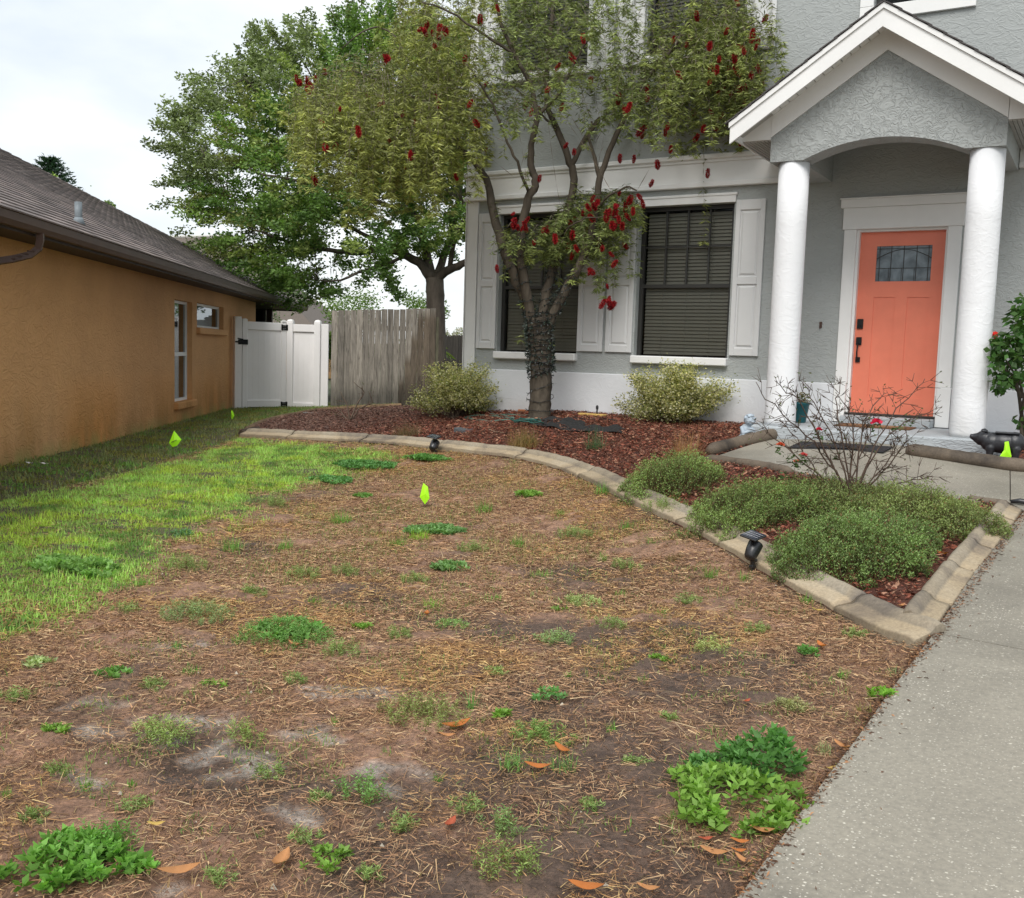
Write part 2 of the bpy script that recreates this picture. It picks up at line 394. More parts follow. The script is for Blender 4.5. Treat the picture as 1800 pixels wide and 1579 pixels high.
# special materials
def glass_mat(name, tint=(.5, .52, .5), rough=.03, fac=.10):
    m, t, b, o = mat_new(name); t.nodes.remove(b)
    tr = t.nodes.new('ShaderNodeBsdfTransparent'); tr.inputs[0].default_value = (*tint, 1)
    gl = t.nodes.new('ShaderNodeBsdfGlossy'); gl.inputs['Roughness'].default_value = rough; gl.inputs[0].default_value = (.55, .58, .60, 1)
    fr = t.nodes.new('ShaderNodeFresnel'); fr.inputs[0].default_value = 1.45
    ad = t.nodes.new('ShaderNodeMath'); ad.operation = 'ADD'; ad.inputs[1].default_value = fac; ad.use_clamp = True; t.links.new(fr.outputs[0], ad.inputs[0])
    mxs = t.nodes.new('ShaderNodeMixShader'); t.links.new(ad.outputs[0], mxs.inputs[0]); t.links.new(tr.outputs[0], mxs.inputs[1]); t.links.new(gl.outputs[0], mxs.inputs[2])
    t.links.new(mxs.outputs[0], o.inputs[0]); return m
M['glass'] = glass_mat('window glass', (.80, .81, .78), fac=-.01)
M['glass_side'] = glass_mat('neighbour window glass', (.40, .42, .38), fac=-.40)
def frosted():
    m, t, b, o = mat_new('leaded glass'); b.inputs['Base Color'].default_value = (.16, .21, .25, 1); b.inputs['Roughness'].default_value = .12
    b.inputs['Specular IOR Level'].default_value = .9
    n = noise(t, 30, 3, .6, 1, coords(t)); bump(t, b, n.outputs[0], .12, .004)
    r = ramp(t, [(.35, (.09, .12, .14)), (.65, (.24, .30, .34))]); n2 = noise(t, 5, 3, .5, .5, coords(t)); t.links.new(n2.outputs[0], r.inputs[0]); t.links.new(r.outputs[0], b.inputs['Base Color'])
    return m
M['frosted'] = frosted()
def concrete_mat(name, base, speck=True, stain=.25, wet=.45):
    m, t, b, o = mat_new(name); v = wpos(t)
    n = noise(t, 1.1, 6, .6, .3, v); c = np.array(base)
    r = ramp(t, [(.3, tuple(c*(1-stain))), (.55, tuple(c)), (.8, tuple(c*(1+stain*.5)))]); t.links.new(n.outputs[0], r.inputs[0]); cc = r.outputs[0]
    n3 = noise(t, 55, 4, .7, 0, v); r3 = ramp(t, [(.3, (.80, .80, .80)), (.7, (1.15, 1.14, 1.12))]); t.links.new(n3.outputs[0], r3.inputs[0]); cc = mixc(t, cc, r3.outputs[0], 1.0, 'MULTIPLY')
    if speck:
        for sc, th, colr, am in ((38, .21, (.66, .62, .52), .9), (70, .25, (.62, .58, .49), .9), (100, .25, (.60, .57, .50), .6), (30, .10, (.13, .12, .11), .35)):
            vo = t.nodes.new('ShaderNodeTexVoronoi'); vo.inputs['Scale'].default_value = sc; t.links.new(wpos(t, (1, 1.35, 1)), vo.inputs['Vector'])
            rs = ramp(t, [(th*.75, (1, 1, 1)), (th, (0, 0, 0))]); t.links.new(vo.outputs['Distance'], rs.inputs[0])
            sp = t.nodes.new('ShaderNodeSeparateColor'); t.links.new(vo.outputs['Color'], sp.inputs[0])
            g = t.nodes.new('ShaderNodeMath'); g.operation = 'GREATER_THAN'; g.inputs[1].default_value = .66; t.links.new(sp.outputs[0], g.inputs[0])
            nm = noise(t, 2.2, 2, .5, 0, v); g3 = ramp(t, [(.35, (.35, .35, .35)), (.6, (1, 1, 1))]); t.links.new(nm.outputs[0], g3.inputs[0])
            m1 = t.nodes.new('ShaderNodeMath'); m1.operation = 'MULTIPLY'; t.links.new(rs.outputs[0], m1.inputs[0]); t.links.new(g.outputs[0], m1.inputs[1])
            m3 = t.nodes.new('ShaderNodeMath'); m3.operation = 'MULTIPLY'; t.links.new(m1.outputs[0], m3.inputs[0]); t.links.new(g3.outputs[0], m3.inputs[1])
            m2 = t.nodes.new('ShaderNodeMath'); m2.operation = 'MULTIPLY'; m2.inputs[1].default_value = am; t.links.new(m3.outputs[0], m2.inputs[0])
            cc = mixc(t, cc, colr, m2.outputs[0])
    t.links.new(cc, b.inputs['Base Color'])
    rr = ramp(t, [(.35, (wet, wet, wet)), (.65, (.78, .78, .78))]); n4 = noise(t, .9, 4, .5, 0, v); t.links.new(n4.outputs[0], rr.inputs[0]); t.links.new(rr.outputs[0], b.inputs['Roughness'])
    p = bump(t, b, n3.outputs[0], .35, .0035); nb = noise(t, 12, 4, .6, 0, v); bump(t, b, nb.outputs[0], .25, .006, p)
    return m
M['concrete'] = concrete_mat('shell concrete', (.285, .262, .215), stain=.34)
def curb_mat(name, c1, c2, c3):
    m, t, b, o = mat_new(name); v = wpos(t); b.inputs['Roughness'].default_value = .8
    n = noise(t, 2.2, 5, .6, .4, v); r = ramp(t, [(.32, c2), (.50, c1), (.72, c3)]); t.links.new(n.outputs[0], r.inputs[0])
    n3 = noise(t, 60, 4, .7, 0, v); r3 = ramp(t, [(.3, (.72, .72, .72)), (.7, (1.15, 1.15, 1.15))]); t.links.new(n3.outputs[0], r3.inputs[0])
    cc = mixc(t, r.outputs[0], r3.outputs[0], 1.0, 'MULTIPLY')
    a = t.nodes.new('ShaderNodeAttribute'); a.attribute_name = 'Col'; cc = mixc(t, cc, a.outputs[0], 1.0, 'MULTIPLY')
    t.links.new(cc, b.inputs['Base Color']); p = bump(t, b, n3.outputs[0], .5, .003); n4 = noise(t, 9, 5, .6, 0, v); bump(t, b, n4.outputs[0], .5, .012, p)
    return m
M['curb'] = curb_mat('curb concrete', (.40, .315, .205), (.195, .155, .115), (.44, .365, .26))
M['log'] = curb_mat('log look concrete', (.13, .10, .072), (.045, .035, .027), (.19, .15, .11))
def ground_mat():
    m, t, b, o = mat_new('soil'); v = wpos(t); a = t.nodes.new('ShaderNodeAttribute'); a.attribute_name = 'Col'
    n = noise(t, 45, 6, .75, .5, v); r = ramp(t, [(.30, (.38, .35, .33)), (.5, (1, 1, 1)), (.72, (1.6, 1.5, 1.42))]); t.links.new(n.outputs[0], r.inputs[0])
    n1 = noise(t, 9, 5, .65, .6, v); r1 = ramp(t, [(.33, (.55, .52, .50)), (.67, (1.28, 1.26, 1.22))]); t.links.new(n1.outputs[0], r1.inputs[0])
    cc = mixc(t, mixc(t, a.outputs[0], r.outputs[0], 1.0, 'MULTIPLY'), r1.outputs[0], 1.0, 'MULTIPLY'); t.links.new(cc, b.inputs['Base Color'])
    w = t.nodes.new('ShaderNodeAttribute'); w.attribute_name = 'Wet'
    mr = t.nodes.new('ShaderNodeMapRange'); mr.inputs[3].default_value = .85; mr.inputs[4].default_value = .30; t.links.new(w.outputs[2], mr.inputs[0]); t.links.new(mr.outputs[0], b.inputs['Roughness'])
    p = bump(t, b, n1.outputs[0], .9, .03); bump(t, b, n.outputs[0], 1.0, .014, p)
    return m
M['soil'] = ground_mat()
def wood_mat(name, c1, c2):
    m, t, b, o = mat_new(name); b.inputs['Roughness'].default_value = .85
    v = coords(t, (9, 9, .8)); oi = t.nodes.new('ShaderNodeObjectInfo')
    va = t.nodes.new('ShaderNodeVectorMath'); va.operation = 'ADD'; t.links.new(v, va.inputs[0]); 
    cmb = t.nodes.new('ShaderNodeCombineXYZ'); sc = t.nodes.new('ShaderNodeMath'); sc.operation = 'MULTIPLY'; sc.inputs[1].default_value = 37; t.links.new(oi.outputs['Random'], sc.inputs[0])
    t.links.new(sc.outputs[0], cmb.inputs[0]); t.links.new(sc.outputs[0], cmb.inputs[1]); t.links.new(cmb.outputs[0], va.inputs[1])
    n = noise(t, 3.2, 6, .7, .8, va.outputs[0]); r = ramp(t, [(.3, c2), (.43, tuple(np.array(c1)*.65)), (.60, c1), (.8, tuple(np.array(c1)*1.35))]); t.links.new(n.outputs[0], r.inputs[0])
    mr = t.nodes.new('ShaderNodeMapRange'); mr.inputs[3].default_value = .72; mr.inputs[4].default_value = 1.2; t.links.new(oi.outputs['Random'], mr.inputs[0])
    cc = mixc(t, r.outputs[0], (1, 1, 1), 0.0)
    hs = t.nodes.new('ShaderNodeHueSaturation'); t.links.new(cc, hs.inputs['Color']); t.links.new(mr.outputs[0], hs.inputs['Value'])
    a = t.nodes.new('ShaderNodeAttribute'); a.attribute_name = 'Col'; cc = mixc(t, hs.outputs[0], a.outputs[0], 1.0, 'MULTIPLY')
    t.links.new(cc, b.inputs['Base Color']); bump(t, b, n.outputs[0], .6, .006)
    return m
M['fence'] = wood_mat('weathered fence wood', (.37, .33, .28), (.085, .070, .056))
def shingle_mat():
    m, t, b, o = mat_new('asphalt shingle'); b.inputs['Roughness'].default_value = .9
    a = t.nodes.new('ShaderNodeAttribute'); a.attribute_name = 'Col'; oi = t.nodes.new('ShaderNodeObjectInfo')
    n = noise(t, 90, 3, .7, 0, wpos(t)); r = ramp(t, [(.3, (.55, .55, .55)), (.7, (1.4, 1.38, 1.36))]); t.links.new(n.outputs[0], r.inputs[0])
    mr = t.nodes.new('ShaderNodeMapRange'); mr.inputs[3].default_value = .7; mr.inputs[4].default_value = 1.35; t.links.new(oi.outputs['Random'], mr.inputs[0])
    cc = mixc(t, a.outputs[0], r.outputs[0], 1.0, 'MULTIPLY'); hs = t.nodes.new('ShaderNodeHueSaturation'); t.links.new(cc, hs.inputs['Color']); t.links.new(mr.outputs[0], hs.inputs['Value'])
    t.links.new(hs.outputs[0], b.inputs['Base Color']); return m
M['shingle'] = shingle_mat()

# ================================================================ ground outlines (world metres)
def wl(pts, dz=0): return [ong(x, y, dz) for x, y in pts]
YF = 11.638                                   # plane of the gray house front
curb_out = wl([(420,769),(520,774),(625,779),(700,784),(760,791),(830,799),(905,808),(960,820),(1015,840),(1060,862),(1105,887),(1150,908),(1205,932),(1265,965),(1330,1004),(1400,1044),(1480,1087),(1540,1116),(1608,1138)])
def offset_line(P, d):
    P = [np.array(p[:2]) for p in P]; o = []
    for i in range(len(P)):
        a = P[max(i-1, 0)]; b = P[min(i+1, len(P)-1)]; t = (b-a)/np.linalg.norm(b-a); o.append(P[i]+d*np.array([-t[1], t[0]]))
    return o
curb_out2 = [p[:2] for p in curb_out]
corner = np.array(curb_out2[-1])
right_out = [corner]+[p[:2] for p in wl([(1690,1058),(1745,981),(1800,907)])]
bed_back = [p[:2] for p in wl([(1772,890),(1700,886),(1600,872),(1480,852),(1390,834),(1246,812),(1362,776)])]
bed_left = [p[:2] for p in wl([(700,716),(560,724),(500,733),(455,745),(420,762)])]
BED = [tuple(p) for p in curb_out2]+[tuple(p) for p in right_out[1:]]+[tuple(p) for p in bed_back]+[(-3.2, 10.12), (-3.2, YF+.1), (-7.75, YF+.1), (-7.9, 14.0), (-9.2, 16.5)]+[tuple(p) for p in bed_left]
WALK_L = [(-1.15, -1.5), (-1.0, 1.0)]+[tuple(p[:2]) for p in wl([(1310,1579),(1450,1384),(1560,1232),(1632,1137),(1800,905)])]
WALK = WALK_L+[tuple(bed_back[0])]+[tuple(p) for p in bed_back[1:]]+[(-3.05, 10.1), (-1.35, 10.1)]+[tuple(p[:2]) for p in wl([(1640,812),(1720,824),(1800,836)])]+[(2.2, 8.6), (3.2, 8.4), (3.4, 4.0), (3.3, -1.5)]
PIGBED = [(-1.35, 10.1)]+[tuple(p[:2]) for p in wl([(1640,812),(1720,824),(1800,836)])]+[(2.2, 8.6), (3.2, 8.4), (4.5, 9.0), (4.5, YF+.1), (-.8, YF+.1), (-.8, 10.1)]
GREEN = [tuple(p[:2]) for p in wl([(-250,1290),(0,1118),(60,1092),(150,1058),(235,1010),(300,958),(360,925),(430,905),(490,868),(560,850),(640,826),(700,806),(650,792),(540,779),(420,772),(330,806),(200,838),(0,885),(-250,950)])]
STRIP = [tuple(p[:2]) for p in wl([(-250,950),(0,885),(200,838),(330,806),(420,772),(420,762),(455,745),(560,723),(700,716),(700,708)])]+[(-15.5, 14.6), (-9.9, 6.6), (-7.5, 3.2)]
def px_blob(x, y, r): P = ong(x, y); return (P[0], P[1], r)
SAND = [px_blob(*q) for q in ((175,1255,.32),(340,1280,.42),(190,1362,.26),(330,1340,.22),(560,1295,.33),(300,1140,.2),(370,1130,.22),(520,1430,.18),(300,1570,.2),(640,1215,.25),(430,1330,.22),(560,1220,.2),(680,1370,.28))]
DARK = [px_blob(*q) for q in ((1200,1200,.5),(1270,1240,.2),(990,1250,.25),(650,1050,.3),(800,1090,.3),(1180,1120,.3),(890,1110,.25),(700,1540,.3),(1090,1330,.4),(1100,1530,.4),(660,1400,.2),(430,960,.25),(1000,1010,.3),(900,1400,.3),(1020,1480,.35),(880,1330,.2),(400,1345,.25),(1290,1170,.3),(1000,1120,.3))]
PITS = [px_blob(*q) for q in ((175,1255,.22),(190,1362,.20),(340,1335,.22),(1270,1240,.10),(1020,1250,.09),(990,1255,.12),(650,1190,.1),(520,1430,.12),(1180,1130,.09),(800,1310,.14),(300,1570,.15),(1090,1540,.14),(440,1360,.12),(1040,1380,.1),(860,1420,.1))]
def blobs(X, Y, L_, soft=.5):
    v = np.zeros(np.shape(X))
    wob = (fbm(X, Y, 5, 3, 71)-.5)*.5
    for bx, by, r in L_:
        d = np.hypot((X-bx)*.75, (Y-by)*1.1)/r+wob*1.5; v = np.maximum(v, 1-sstep(1-soft, 1+soft*.5, d))
    return v

# ================================================================ ground sheet
def axis(lo, hi, a, b, step):
    inner = np.arange(a, b, step); l = []; x = a; s = step
    while x > lo: s *= 1.35; x -= s; l.append(x)
    r = []; x = b; s = step
    while x < hi: s *= 1.35; x += s; r.append(x)
    return np.array(l[::-1]+list(inner)+r)
xs = axis(-500, 500, -10, 1.2, .055); ys = axis(-60, 700, .6, 11.0, .055)
GX, GY = np.meshgrid(xs, ys); gx = GX.ravel(); gy = GY.ravel(); gz = G(gx, gy)
in_walk = inpoly(gx, gy, WALK) | inpoly(gx, gy, BED)
lawn = ~in_walk & (gy < 12) & (gx > -12)
gz = gz+np.where(lawn, (fbm(gx, gy, 2.2, 3, 3)-.5)*.045+(fbm(gx, gy, 9, 3, 9)-.5)*.045, 0)
gz = gz-blobs(gx, gy, PITS, .6)*.028*lawn
gz = np.where(in_walk, gz-.05, gz)
dark = blobs(gx, gy, DARK)+sstep(.58, .72, fbm(gx, gy, 1.6, 4, 21))*.6; dark = np.clip(dark, 0, 1)
sand = np.clip(blobs(gx, gy, [(a, b, r*.50) for a, b, r in SAND]), 0, 1)*sstep(.47, .54, fbm(gx*.6, gy*1.6, 15, 4, 31))
C = np.array([.30, .180, .122])[None]*(0.8+.5*fbm(gx, gy, 3, 4, 44))[:, None]
C = C*(1-dark[:, None])+np.array([.130, .086, .064])*dark[:, None]
C = C*(1-sand[:, None]*.85)+np.array([.46, .42, .385])*sand[:, None]*.85
g_in = inpoly(gx, gy, GREEN) | inpoly(gx, gy, STRIP)
C[g_in] = np.array([.10, .095, .05])
far = (gy > 13) | (gx < -13) | (gx > 4); C[far] = np.array([.07, .09, .035])
nx, ny = len(xs), len(ys)
idx = np.arange(nx*ny).reshape(ny, nx); F = np.stack([idx[:-1, :-1], idx[:-1, 1:], idx[1:, 1:], idx[1:, :-1]], -1).reshape(-1, 4)
me = fastmesh('ground', np.column_stack([gx, gy, gz]), F, C, M['soil'], True)
wa = me.color_attributes.new('Wet', 'FLOAT_COLOR', 'POINT'); wv = np.clip(np.maximum(sand*1.0, dark*.45), 0, 1); wv = np.repeat(wv[:, None], 4, 1).astype(np.float32); wa.data.foreach_set('color', wv.ravel())
link('ground', me, kind='structure')

# mulch bed sheets
def mulch_col(X, Y): return np.array([.105, .038, .024])[None]*(0.6+.8*fbm(X, Y, 12, 3, 61))[:, None]
M['mulch_base'] = pm('mulch base', (1, 1, 1), .85, .35, 40, 1.0, 60, .015, attr=True, world_c=True)
me = drape(BED, .09, .012, 'mulch_bed', M['mulch_base'], .03, 0, mulch_col); link('mulch_bed', me, kind='structure')
me = drape(PIGBED, .1, .012, 'mulch_bed', M['mulch_base'], .03, 0, mulch_col); link('mulch_bed', me, kind='structure')

# concrete walk: slabs cut at the joints
J1 = [ong(1600,1118)[:2], ong(1800,1154)[:2]]           # joint below the bed corner
d1 = (J1[1]-J1[0]); d1 /= np.linalg.norm(d1)
J2 = [ong(1775,835)[:2], ong(1775,888)[:2]]
def clip_half(poly, p, d, side):
    """keep the side of the line p + t d"""
    nrm = np.array([-d[1], d[0]])*side; o = []; n = len(poly)
    for i in range(n):
        a = np.array(poly[i]); b = np.array(poly[(i+1) % n]); da = (a-p)@nrm; db = (b-p)@nrm
        if da >= 0: o.append(tuple(a))
        if da*db < 0: o.append(tuple(a+(b-a)*da/(da-db)))
    return o
gap = .0035
lower = clip_half(WALK, np.array(J1[0])-gap*np.array([-d1[1], d1[0]]), d1, -1)
upper = clip_half(WALK, np.array(J1[0])+gap*np.array([-d1[1], d1[0]]), d1, 1)
d2 = (J2[1]-J2[0]); d2 /= np.linalg.norm(d2)
L3 = np.array(J2[1])
upN = clip_half(upper, L3-gap*.5*np.array([-d1[1], d1[0]]), d1, -1); upF = clip_half(upper, L3+gap*.5*np.array([-d1[1], d1[0]]), d1, 1)
upA = clip_half(upF, np.array(J2[0])+gap*np.array([-d2[1], d2[0]]), d2, 1)
upB = clip_half(upF, np.array(J2[0])-gap*np.array([-d2[1], d2[0]]), d2, -1)
low1 = clip_half(lower, np.array([-1.0, 1.2]), np.array([1.0, .1]), 1); low2 = clip_half(lower, np.array([-1.0, 1.186]), np.array([1.0, .1]), -1)
walk = empty('walkway', (0, 0, 0), kind='structure')
for pg in (low1, low2, upN, upA, upB):
    if len(pg) > 2: link('slab', drape(pg, .12, .03, 'slab', M['concrete'], 0.004, .09), walk)

# ================================================================ helpers for facades
def facade(name, u0, u1, z0, z1, holes, mat, parent, to3, depth=.11, reveal_mat=None):
    """wall front with real openings; to3(u, n, z) gives the place, n grows outward"""
    us = sorted(set([u0, u1]+[h[0] for h in holes]+[h[1] for h in holes])); zs = sorted(set([z0, z1]+[h[2] for h in holes]+[h[3] for h in holes]))
    mb = MB(); 
    for i in range(len(us)-1):
        for j in range(len(zs)-1):
            cu, cz = (us[i]+us[i+1])/2, (zs[j]+zs[j+1])/2
            if any(h[0] < cu < h[1] and h[2] < cz < h[3] for h in holes): continue
            mb.add([to3(us[i], 0, zs[j]), to3(us[i+1], 0, zs[j]), to3(us[i+1], 0, zs[j+1]), to3(us[i], 0, zs[j+1])], [[0, 1, 2, 3]])
    for a, b, c, d in holes:
        q = [(a, c), (b, c), (b, d), (a, d)]
        for k in range(4):
            p, r = q[k], q[(k+1) % 4]
            mb.add([to3(p[0], 0, p[1]), to3(p[0], -depth-.12, p[1]), to3(r[0], -depth-.12, r[1]), to3(r[0], 0, r[1])], [[0, 1, 2, 3]])
    # back and ends so that the wall has thickness
    t = .24
    mb.add([to3(u0, 0, z0), to3(u0, -t, z0), to3(u0, -t, z1), to3(u0, 0, z1)], [[0, 1, 2, 3]])
    mb.add([to3(u1, 0, z0), to3(u1, 0, z1), to3(u1, -t, z1), to3(u1, -t, z0)], [[0, 1, 2, 3]])
    mb.add([to3(u0, 0, z1), to3(u0, -t, z1), to3(u1, -t, z1), to3(u1, 0, z1)], [[0, 1, 2, 3]])
    return mb.obj(name, mat, parent)

# ================================================================ GRAY HOUSE
house = empty('gray_house', (-3.5, YF, -.8), label='two storey gray stucco house with white trim and a coral front door', cat='house')
HO = np.array([-3.5, YF, -.8])
class HB(MB):
    """shape kept in the coordinates of the house"""
    def obj(s, name, mat, parent=None, sm=False, **k):
        V = [v-HO for v in s.v]; s.v = V
        o = MB.obj(s, name, mat, parent if parent is not None else house, sm, **k); return o
def h3(u, n, z): return (u, YF-n, z)
W1 = (-7.28, -6.045, -.005, 1.872); W2 = (-5.225, -3.995, -.005, 1.872); DR = (-2.575, -1.60, -.57, 1.51)
U1 = (-7.28, -6.045, 3.66, 5.3); U2 = (-5.225, -3.995, 3.66, 5.3); U3 = (-2.53, -1.64, 3.90, 5.2)
class FacadeH:
    pass
def wall_obj(name, *a, **k):
    o = facade(name, *a, **k)
    me = o.data; me.transform(Matrix.Translation(Vector(-HO))); return o
wall_obj('wall', -7.8, 4.6, -1.15, 5.6, [W1, W2, DR, U1, U2, U3], M['wall_gray'], house, h3)
# side wall running back, inner floors and ceiling behind the panes
mb = HB(); mb.box((-7.8, YF+.24, -1.15), (-7.56, YF+9, 5.6)); mb.box((4.36, YF+.24, -1.15), (4.6, YF+9, 5.6)); mb.box((-7.56, YF+8.8, -1.15), (4.36, YF+9, 5.6)); mb.obj('side_wall', M['wall_gray'])
mb = HB(); mb.box((-7.5, YF+.9, -1.1), (4.3, YF+.92, 5.5)); mb.box((-7.5, YF+.26, 2.4), (4.3, YF+.9, 2.5)); mb.box((-7.5, YF+.26, -.7), (4.3, YF+.9, -.6)); mb.obj('interior', M['dark'])
# roof of the house
mb = HB(); y0, y1, x0, x1, zr = YF-.5, YF+9.5, -8.3, 5.1, 5.6
rz = zr+2.5; xa, xb, ym = -3.3, .1, (y0+y1)/2
mb.add([(x0, y0, zr), (x1, y0, zr), (x1, y1, zr), (x0, y1, zr), (xa, ym, rz), (xb, ym, rz)], [[0, 1, 5, 4], [1, 2, 5], [2, 3, 4, 5], [3, 0, 4], [3, 2, 1, 0]])
rf = mb.obj('roof', M['shingle']); 
# white base band
mb = HB(); mb.bbox((-7.79, YF-.045, -1.15), (-2.705, YF-.002, -.225), .008); mb.bbox((-1.46, YF-.045, -1.15), (4.6, YF-.002, -.225), .008); mb.obj('base_band', M['white_stucco'])
# corner boards
mb = HB(); mb.bbox((-7.815, YF-.03, -.222), (-7.63, YF-.001, 2.058)); mb.box((-7.83, YF-.03, -1.1), (-7.803, YF+.18, 5.5)); mb.bbox((-7.802, YF-.028, 2.455), (-7.70, YF-.001, 5.5)); mb.obj('corner_board', M['trim'])
# belt between the storeys
for b0, b1 in ((-7.84, -3.172), (-.978, 4.6)):
    mb = HB(); mb.bbox((b0, YF-.035, 2.128), (b1, YF-.001, 2.388)); mb.obj('belt_board', M['trim'])
for b0, b1 in ((-7.85, -3.172), (-.978, 4.6)):
    mb = HB(); mb.bbox((b0, YF-.065, 2.062), (b1, YF-.002, 2.126), .008); mb.obj('belt_moulding', M['trim'])
    mb = HB(); mb.bbox((b0-.01, YF-.075, 2.39), (b1, YF-.002, 2.452), .012); mb.bbox((b0-.005, YF-.05, 2.355), (b1, YF-.036, 2.392), .004); mb.obj('belt_moulding', M['trim'])

def window(u0, u1, z0, z1, grid=(4, 2), meet=.9, slats=True, nsl=42, sill=True, head=True):
    wd = empty('window', (0, 0, 0)); wd.parent = house; wd.location = ((u0+u1)/2-HO[0], 0, z0-HO[2])
    O = np.array([(u0+u1)/2, YF, z0]); Y0 = YF+.10
    def B(): return MB()
    def put(mb, name, mat, **k): mb.v = [v-O for v in mb.v]; return mb.obj(name, mat, wd, **k)
    a, b = u0+.002, u1-.002; e = .05
    mb = B(); mb.box((a, Y0-.01, z0+.001), (a+e, Y0+.05, z1-.001)); mb.box((b-e, Y0-.01, z0+.001), (b, Y0+.05, z1-.001)); mb.box((a+e, Y0-.01, z1-e), (b-e, Y0+.05, z1-.001)); mb.box((a+e, Y0-.01, z0+.001), (b-e, Y0+.05, z0+e*.7))
    mb.box((a+e, Y0-.005, meet-.025), (b-e, Y0+.045, meet+.02)); put(mb, 'window_frame', M['bronze'])
    if grid:
        mb = B(); 
        for i in range(1, grid[0]): x = a+e+(b-a-2*e)*i/grid[0]; mb.box((x-.011, Y0+.002, meet+.02), (x+.011, Y0+.022, z1-e))
        for j in range(1, grid[1]): z = meet+.02+(z1-e-meet)*j/grid[1]; mb.box((a+e, Y0+.003, z-.011), (b-e, Y0+.021, z+.011))
        put(mb, 'muntin', M['bronze'])
    mb = B(); mb.add([(a+e, Y0+.024, z0+.03), (b-e, Y0+.024, z0+.03), (b-e, Y0+.024, z1-.04), (a+e, Y0+.024, z1-.04)], [[0, 1, 2, 3]]); put(mb, 'pane', M['glass'])
    if slats:
        s = MB(); w = (b-a-2*e)-.02; ang = radians(62)
        s.box((-w/2, -.024, -.0015), (w/2, .024, .0015), M=Matrix.Rotation(ang, 4, 'X')); sm_ = s.mesh('slat', M['slat'])
        st = (z1-z0-.12)/nsl
        for i in range(nsl): link('slat', sm_, wd, (float((u0+u1)/2-O[0]), Y0+.075-YF, float(.05+st*(i+.5))), (radians(random.uniform(-3, 3)), radians(random.uniform(-.25, .25)), 0))
        c = MB()
        for fx in (.22, .5, .78): x = (a+e+(b-a-2*e)*fx)-O[0]; c.box((x-.0015, .046+.0, .04), (x+.0015, .05, z1-z0-.05))
        cc = c.obj('blind_cord', M['slat'], wd); cc.location = (0, Y0-YF-.0, 0)
    if sill:
        mb = B(); mb.bbox((u0-.015, YF-.085, z0-.072), (u1+.015, YF+.10, z0+.026), .012); put(mb, 'sill', M['trim'])
    if head:
        mb = B(); mb.bbox((u0-.02, YF-.03, z1+.001), (u1+.02, YF-.001, z1+.09), .004); mb.bbox((u0-.035, YF-.04, z1+.085), (u1+.035, YF-.001, z1+.115), .004); put(mb, 'head_trim', M['trim'])
    return wd
window(*W1, nsl=40); window(*W2, nsl=40)
window(*U1, meet=4.5, nsl=34); window(*U2, meet=4.5, nsl=34)
window(*U3, meet=4.6, slats=False, grid=None, sill=False, head=False)
mb = HB(); mb.bbox((-2.675, YF-.04, 3.755), (-1.50, YF-.001, 3.898)); mb.bbox((-2.675, YF-.04, 3.9), (-2.532, YF-.001, 5.3)); mb.bbox((-1.638, YF-.04, 3.9), (-1.50, YF-.001, 5.3)); mb.obj('window_trim', M['trim'])
def shutter(u0, u1, z0, z1):
    s = empty('shutter'); s.parent = house; O = np.array([(u0+u1)/2, YF, z0]); s.location = tuple(O-HO)
    mb = MB(); a, b = u0-O[0], u1-O[0]; h = z1-z0; zm = h*.485; st = .058
    for bx in (((a, -.035, 0), (a+st, -.004, h)), ((b-st, -.035, 0), (b, -.004, h)), ((a+st, -.035, 0), (b-st, -.004, .09)), ((a+st, -.035, h-.12), (b-st, -.004, h)), ((a+st, -.035, zm-.045), (b-st, -.004, zm+.045))): mb.bbox(bx[0], bx[1], .004)
    mb.obj('shutter_frame', M['shutter'], s)
    for p0, p1 in ((.09, zm-.045), (zm+.045, h-.12)):
        mb = MB(); mb.box((a+st, -.016, p0), (b-st, -.006, p1)); x0, x1, q0, q1 = a+st+.016, b-st-.016, p0+.016, p1-.016; e = .022
        V = [(x0, -.016, q0), (x1, -.016, q0), (x1, -.016, q1), (x0, -.016, q1), (x0+e, -.031, q0+e), (x1-e, -.031, q0+e), (x1-e, -.031, q1-e), (x0+e, -.031, q1-e)]
        mb.add(V, [[4, 5, 6, 7], [0, 1, 5, 4], [1, 2, 6, 5], [2, 3, 7, 6], [3, 0, 4, 7]]); mb.obj('shutter_panel', M['shutter'], s)
for u0, u1 in ((-7.61, -7.30), (-6.03, -5.66), (-5.62, -5.25), (-3.965, -3.61)):
    shutter(u0, u1, .055, 1.895); shutter(u0, u1, 3.60, 5.4)

# ---- front door
door = empty('front_door'); door.parent = house; DO = np.array([(-2.575-1.60)/2, YF, -.57]); door.location = tuple(DO-HO)
def dobj(mb, name, mat, **k): mb.v = [v-DO for v in mb.v]; return mb.obj(name, mat, door, **k)
yd = YF+.10; dx0, dx1, dz0, dz1 = -2.535, -1.635, -.555, 1.475
gl = (-2.355, -1.775, .93, 1.32); ph = (-2.365, -2.125, -.36, .75, -2.0, -1.765)
us = [dx0, gl[0], gl[1], dx1]; mb = MB()
def dbox(x0, x1, z0, z1, f=0.0): mb.box((x0, yd+f, z0), (x1, yd+.045, z1))
dbox(dx0, gl[0]-0, dz0, dz1); dbox(gl[1], dx1, dz0, dz1); dbox(gl[0], gl[1], gl[3], dz1); dbox(gl[0], gl[1], .755, gl[2]); dbox(gl[0], gl[1], dz0, -.36)
dbox(-2.125, -2.0, -.36, .755); dbox(gl[0], -2.125, -.36, .755, .009); dbox(-2.0, gl[1], -.36, .755, .009); dobj(mb, 'door_leaf', M['coral'])
mb = MB(); mb.box((gl[0], yd+.014, gl[2]), (gl[1], yd+.024, gl[3])); dobj(mb, 'pane', M['frosted'])
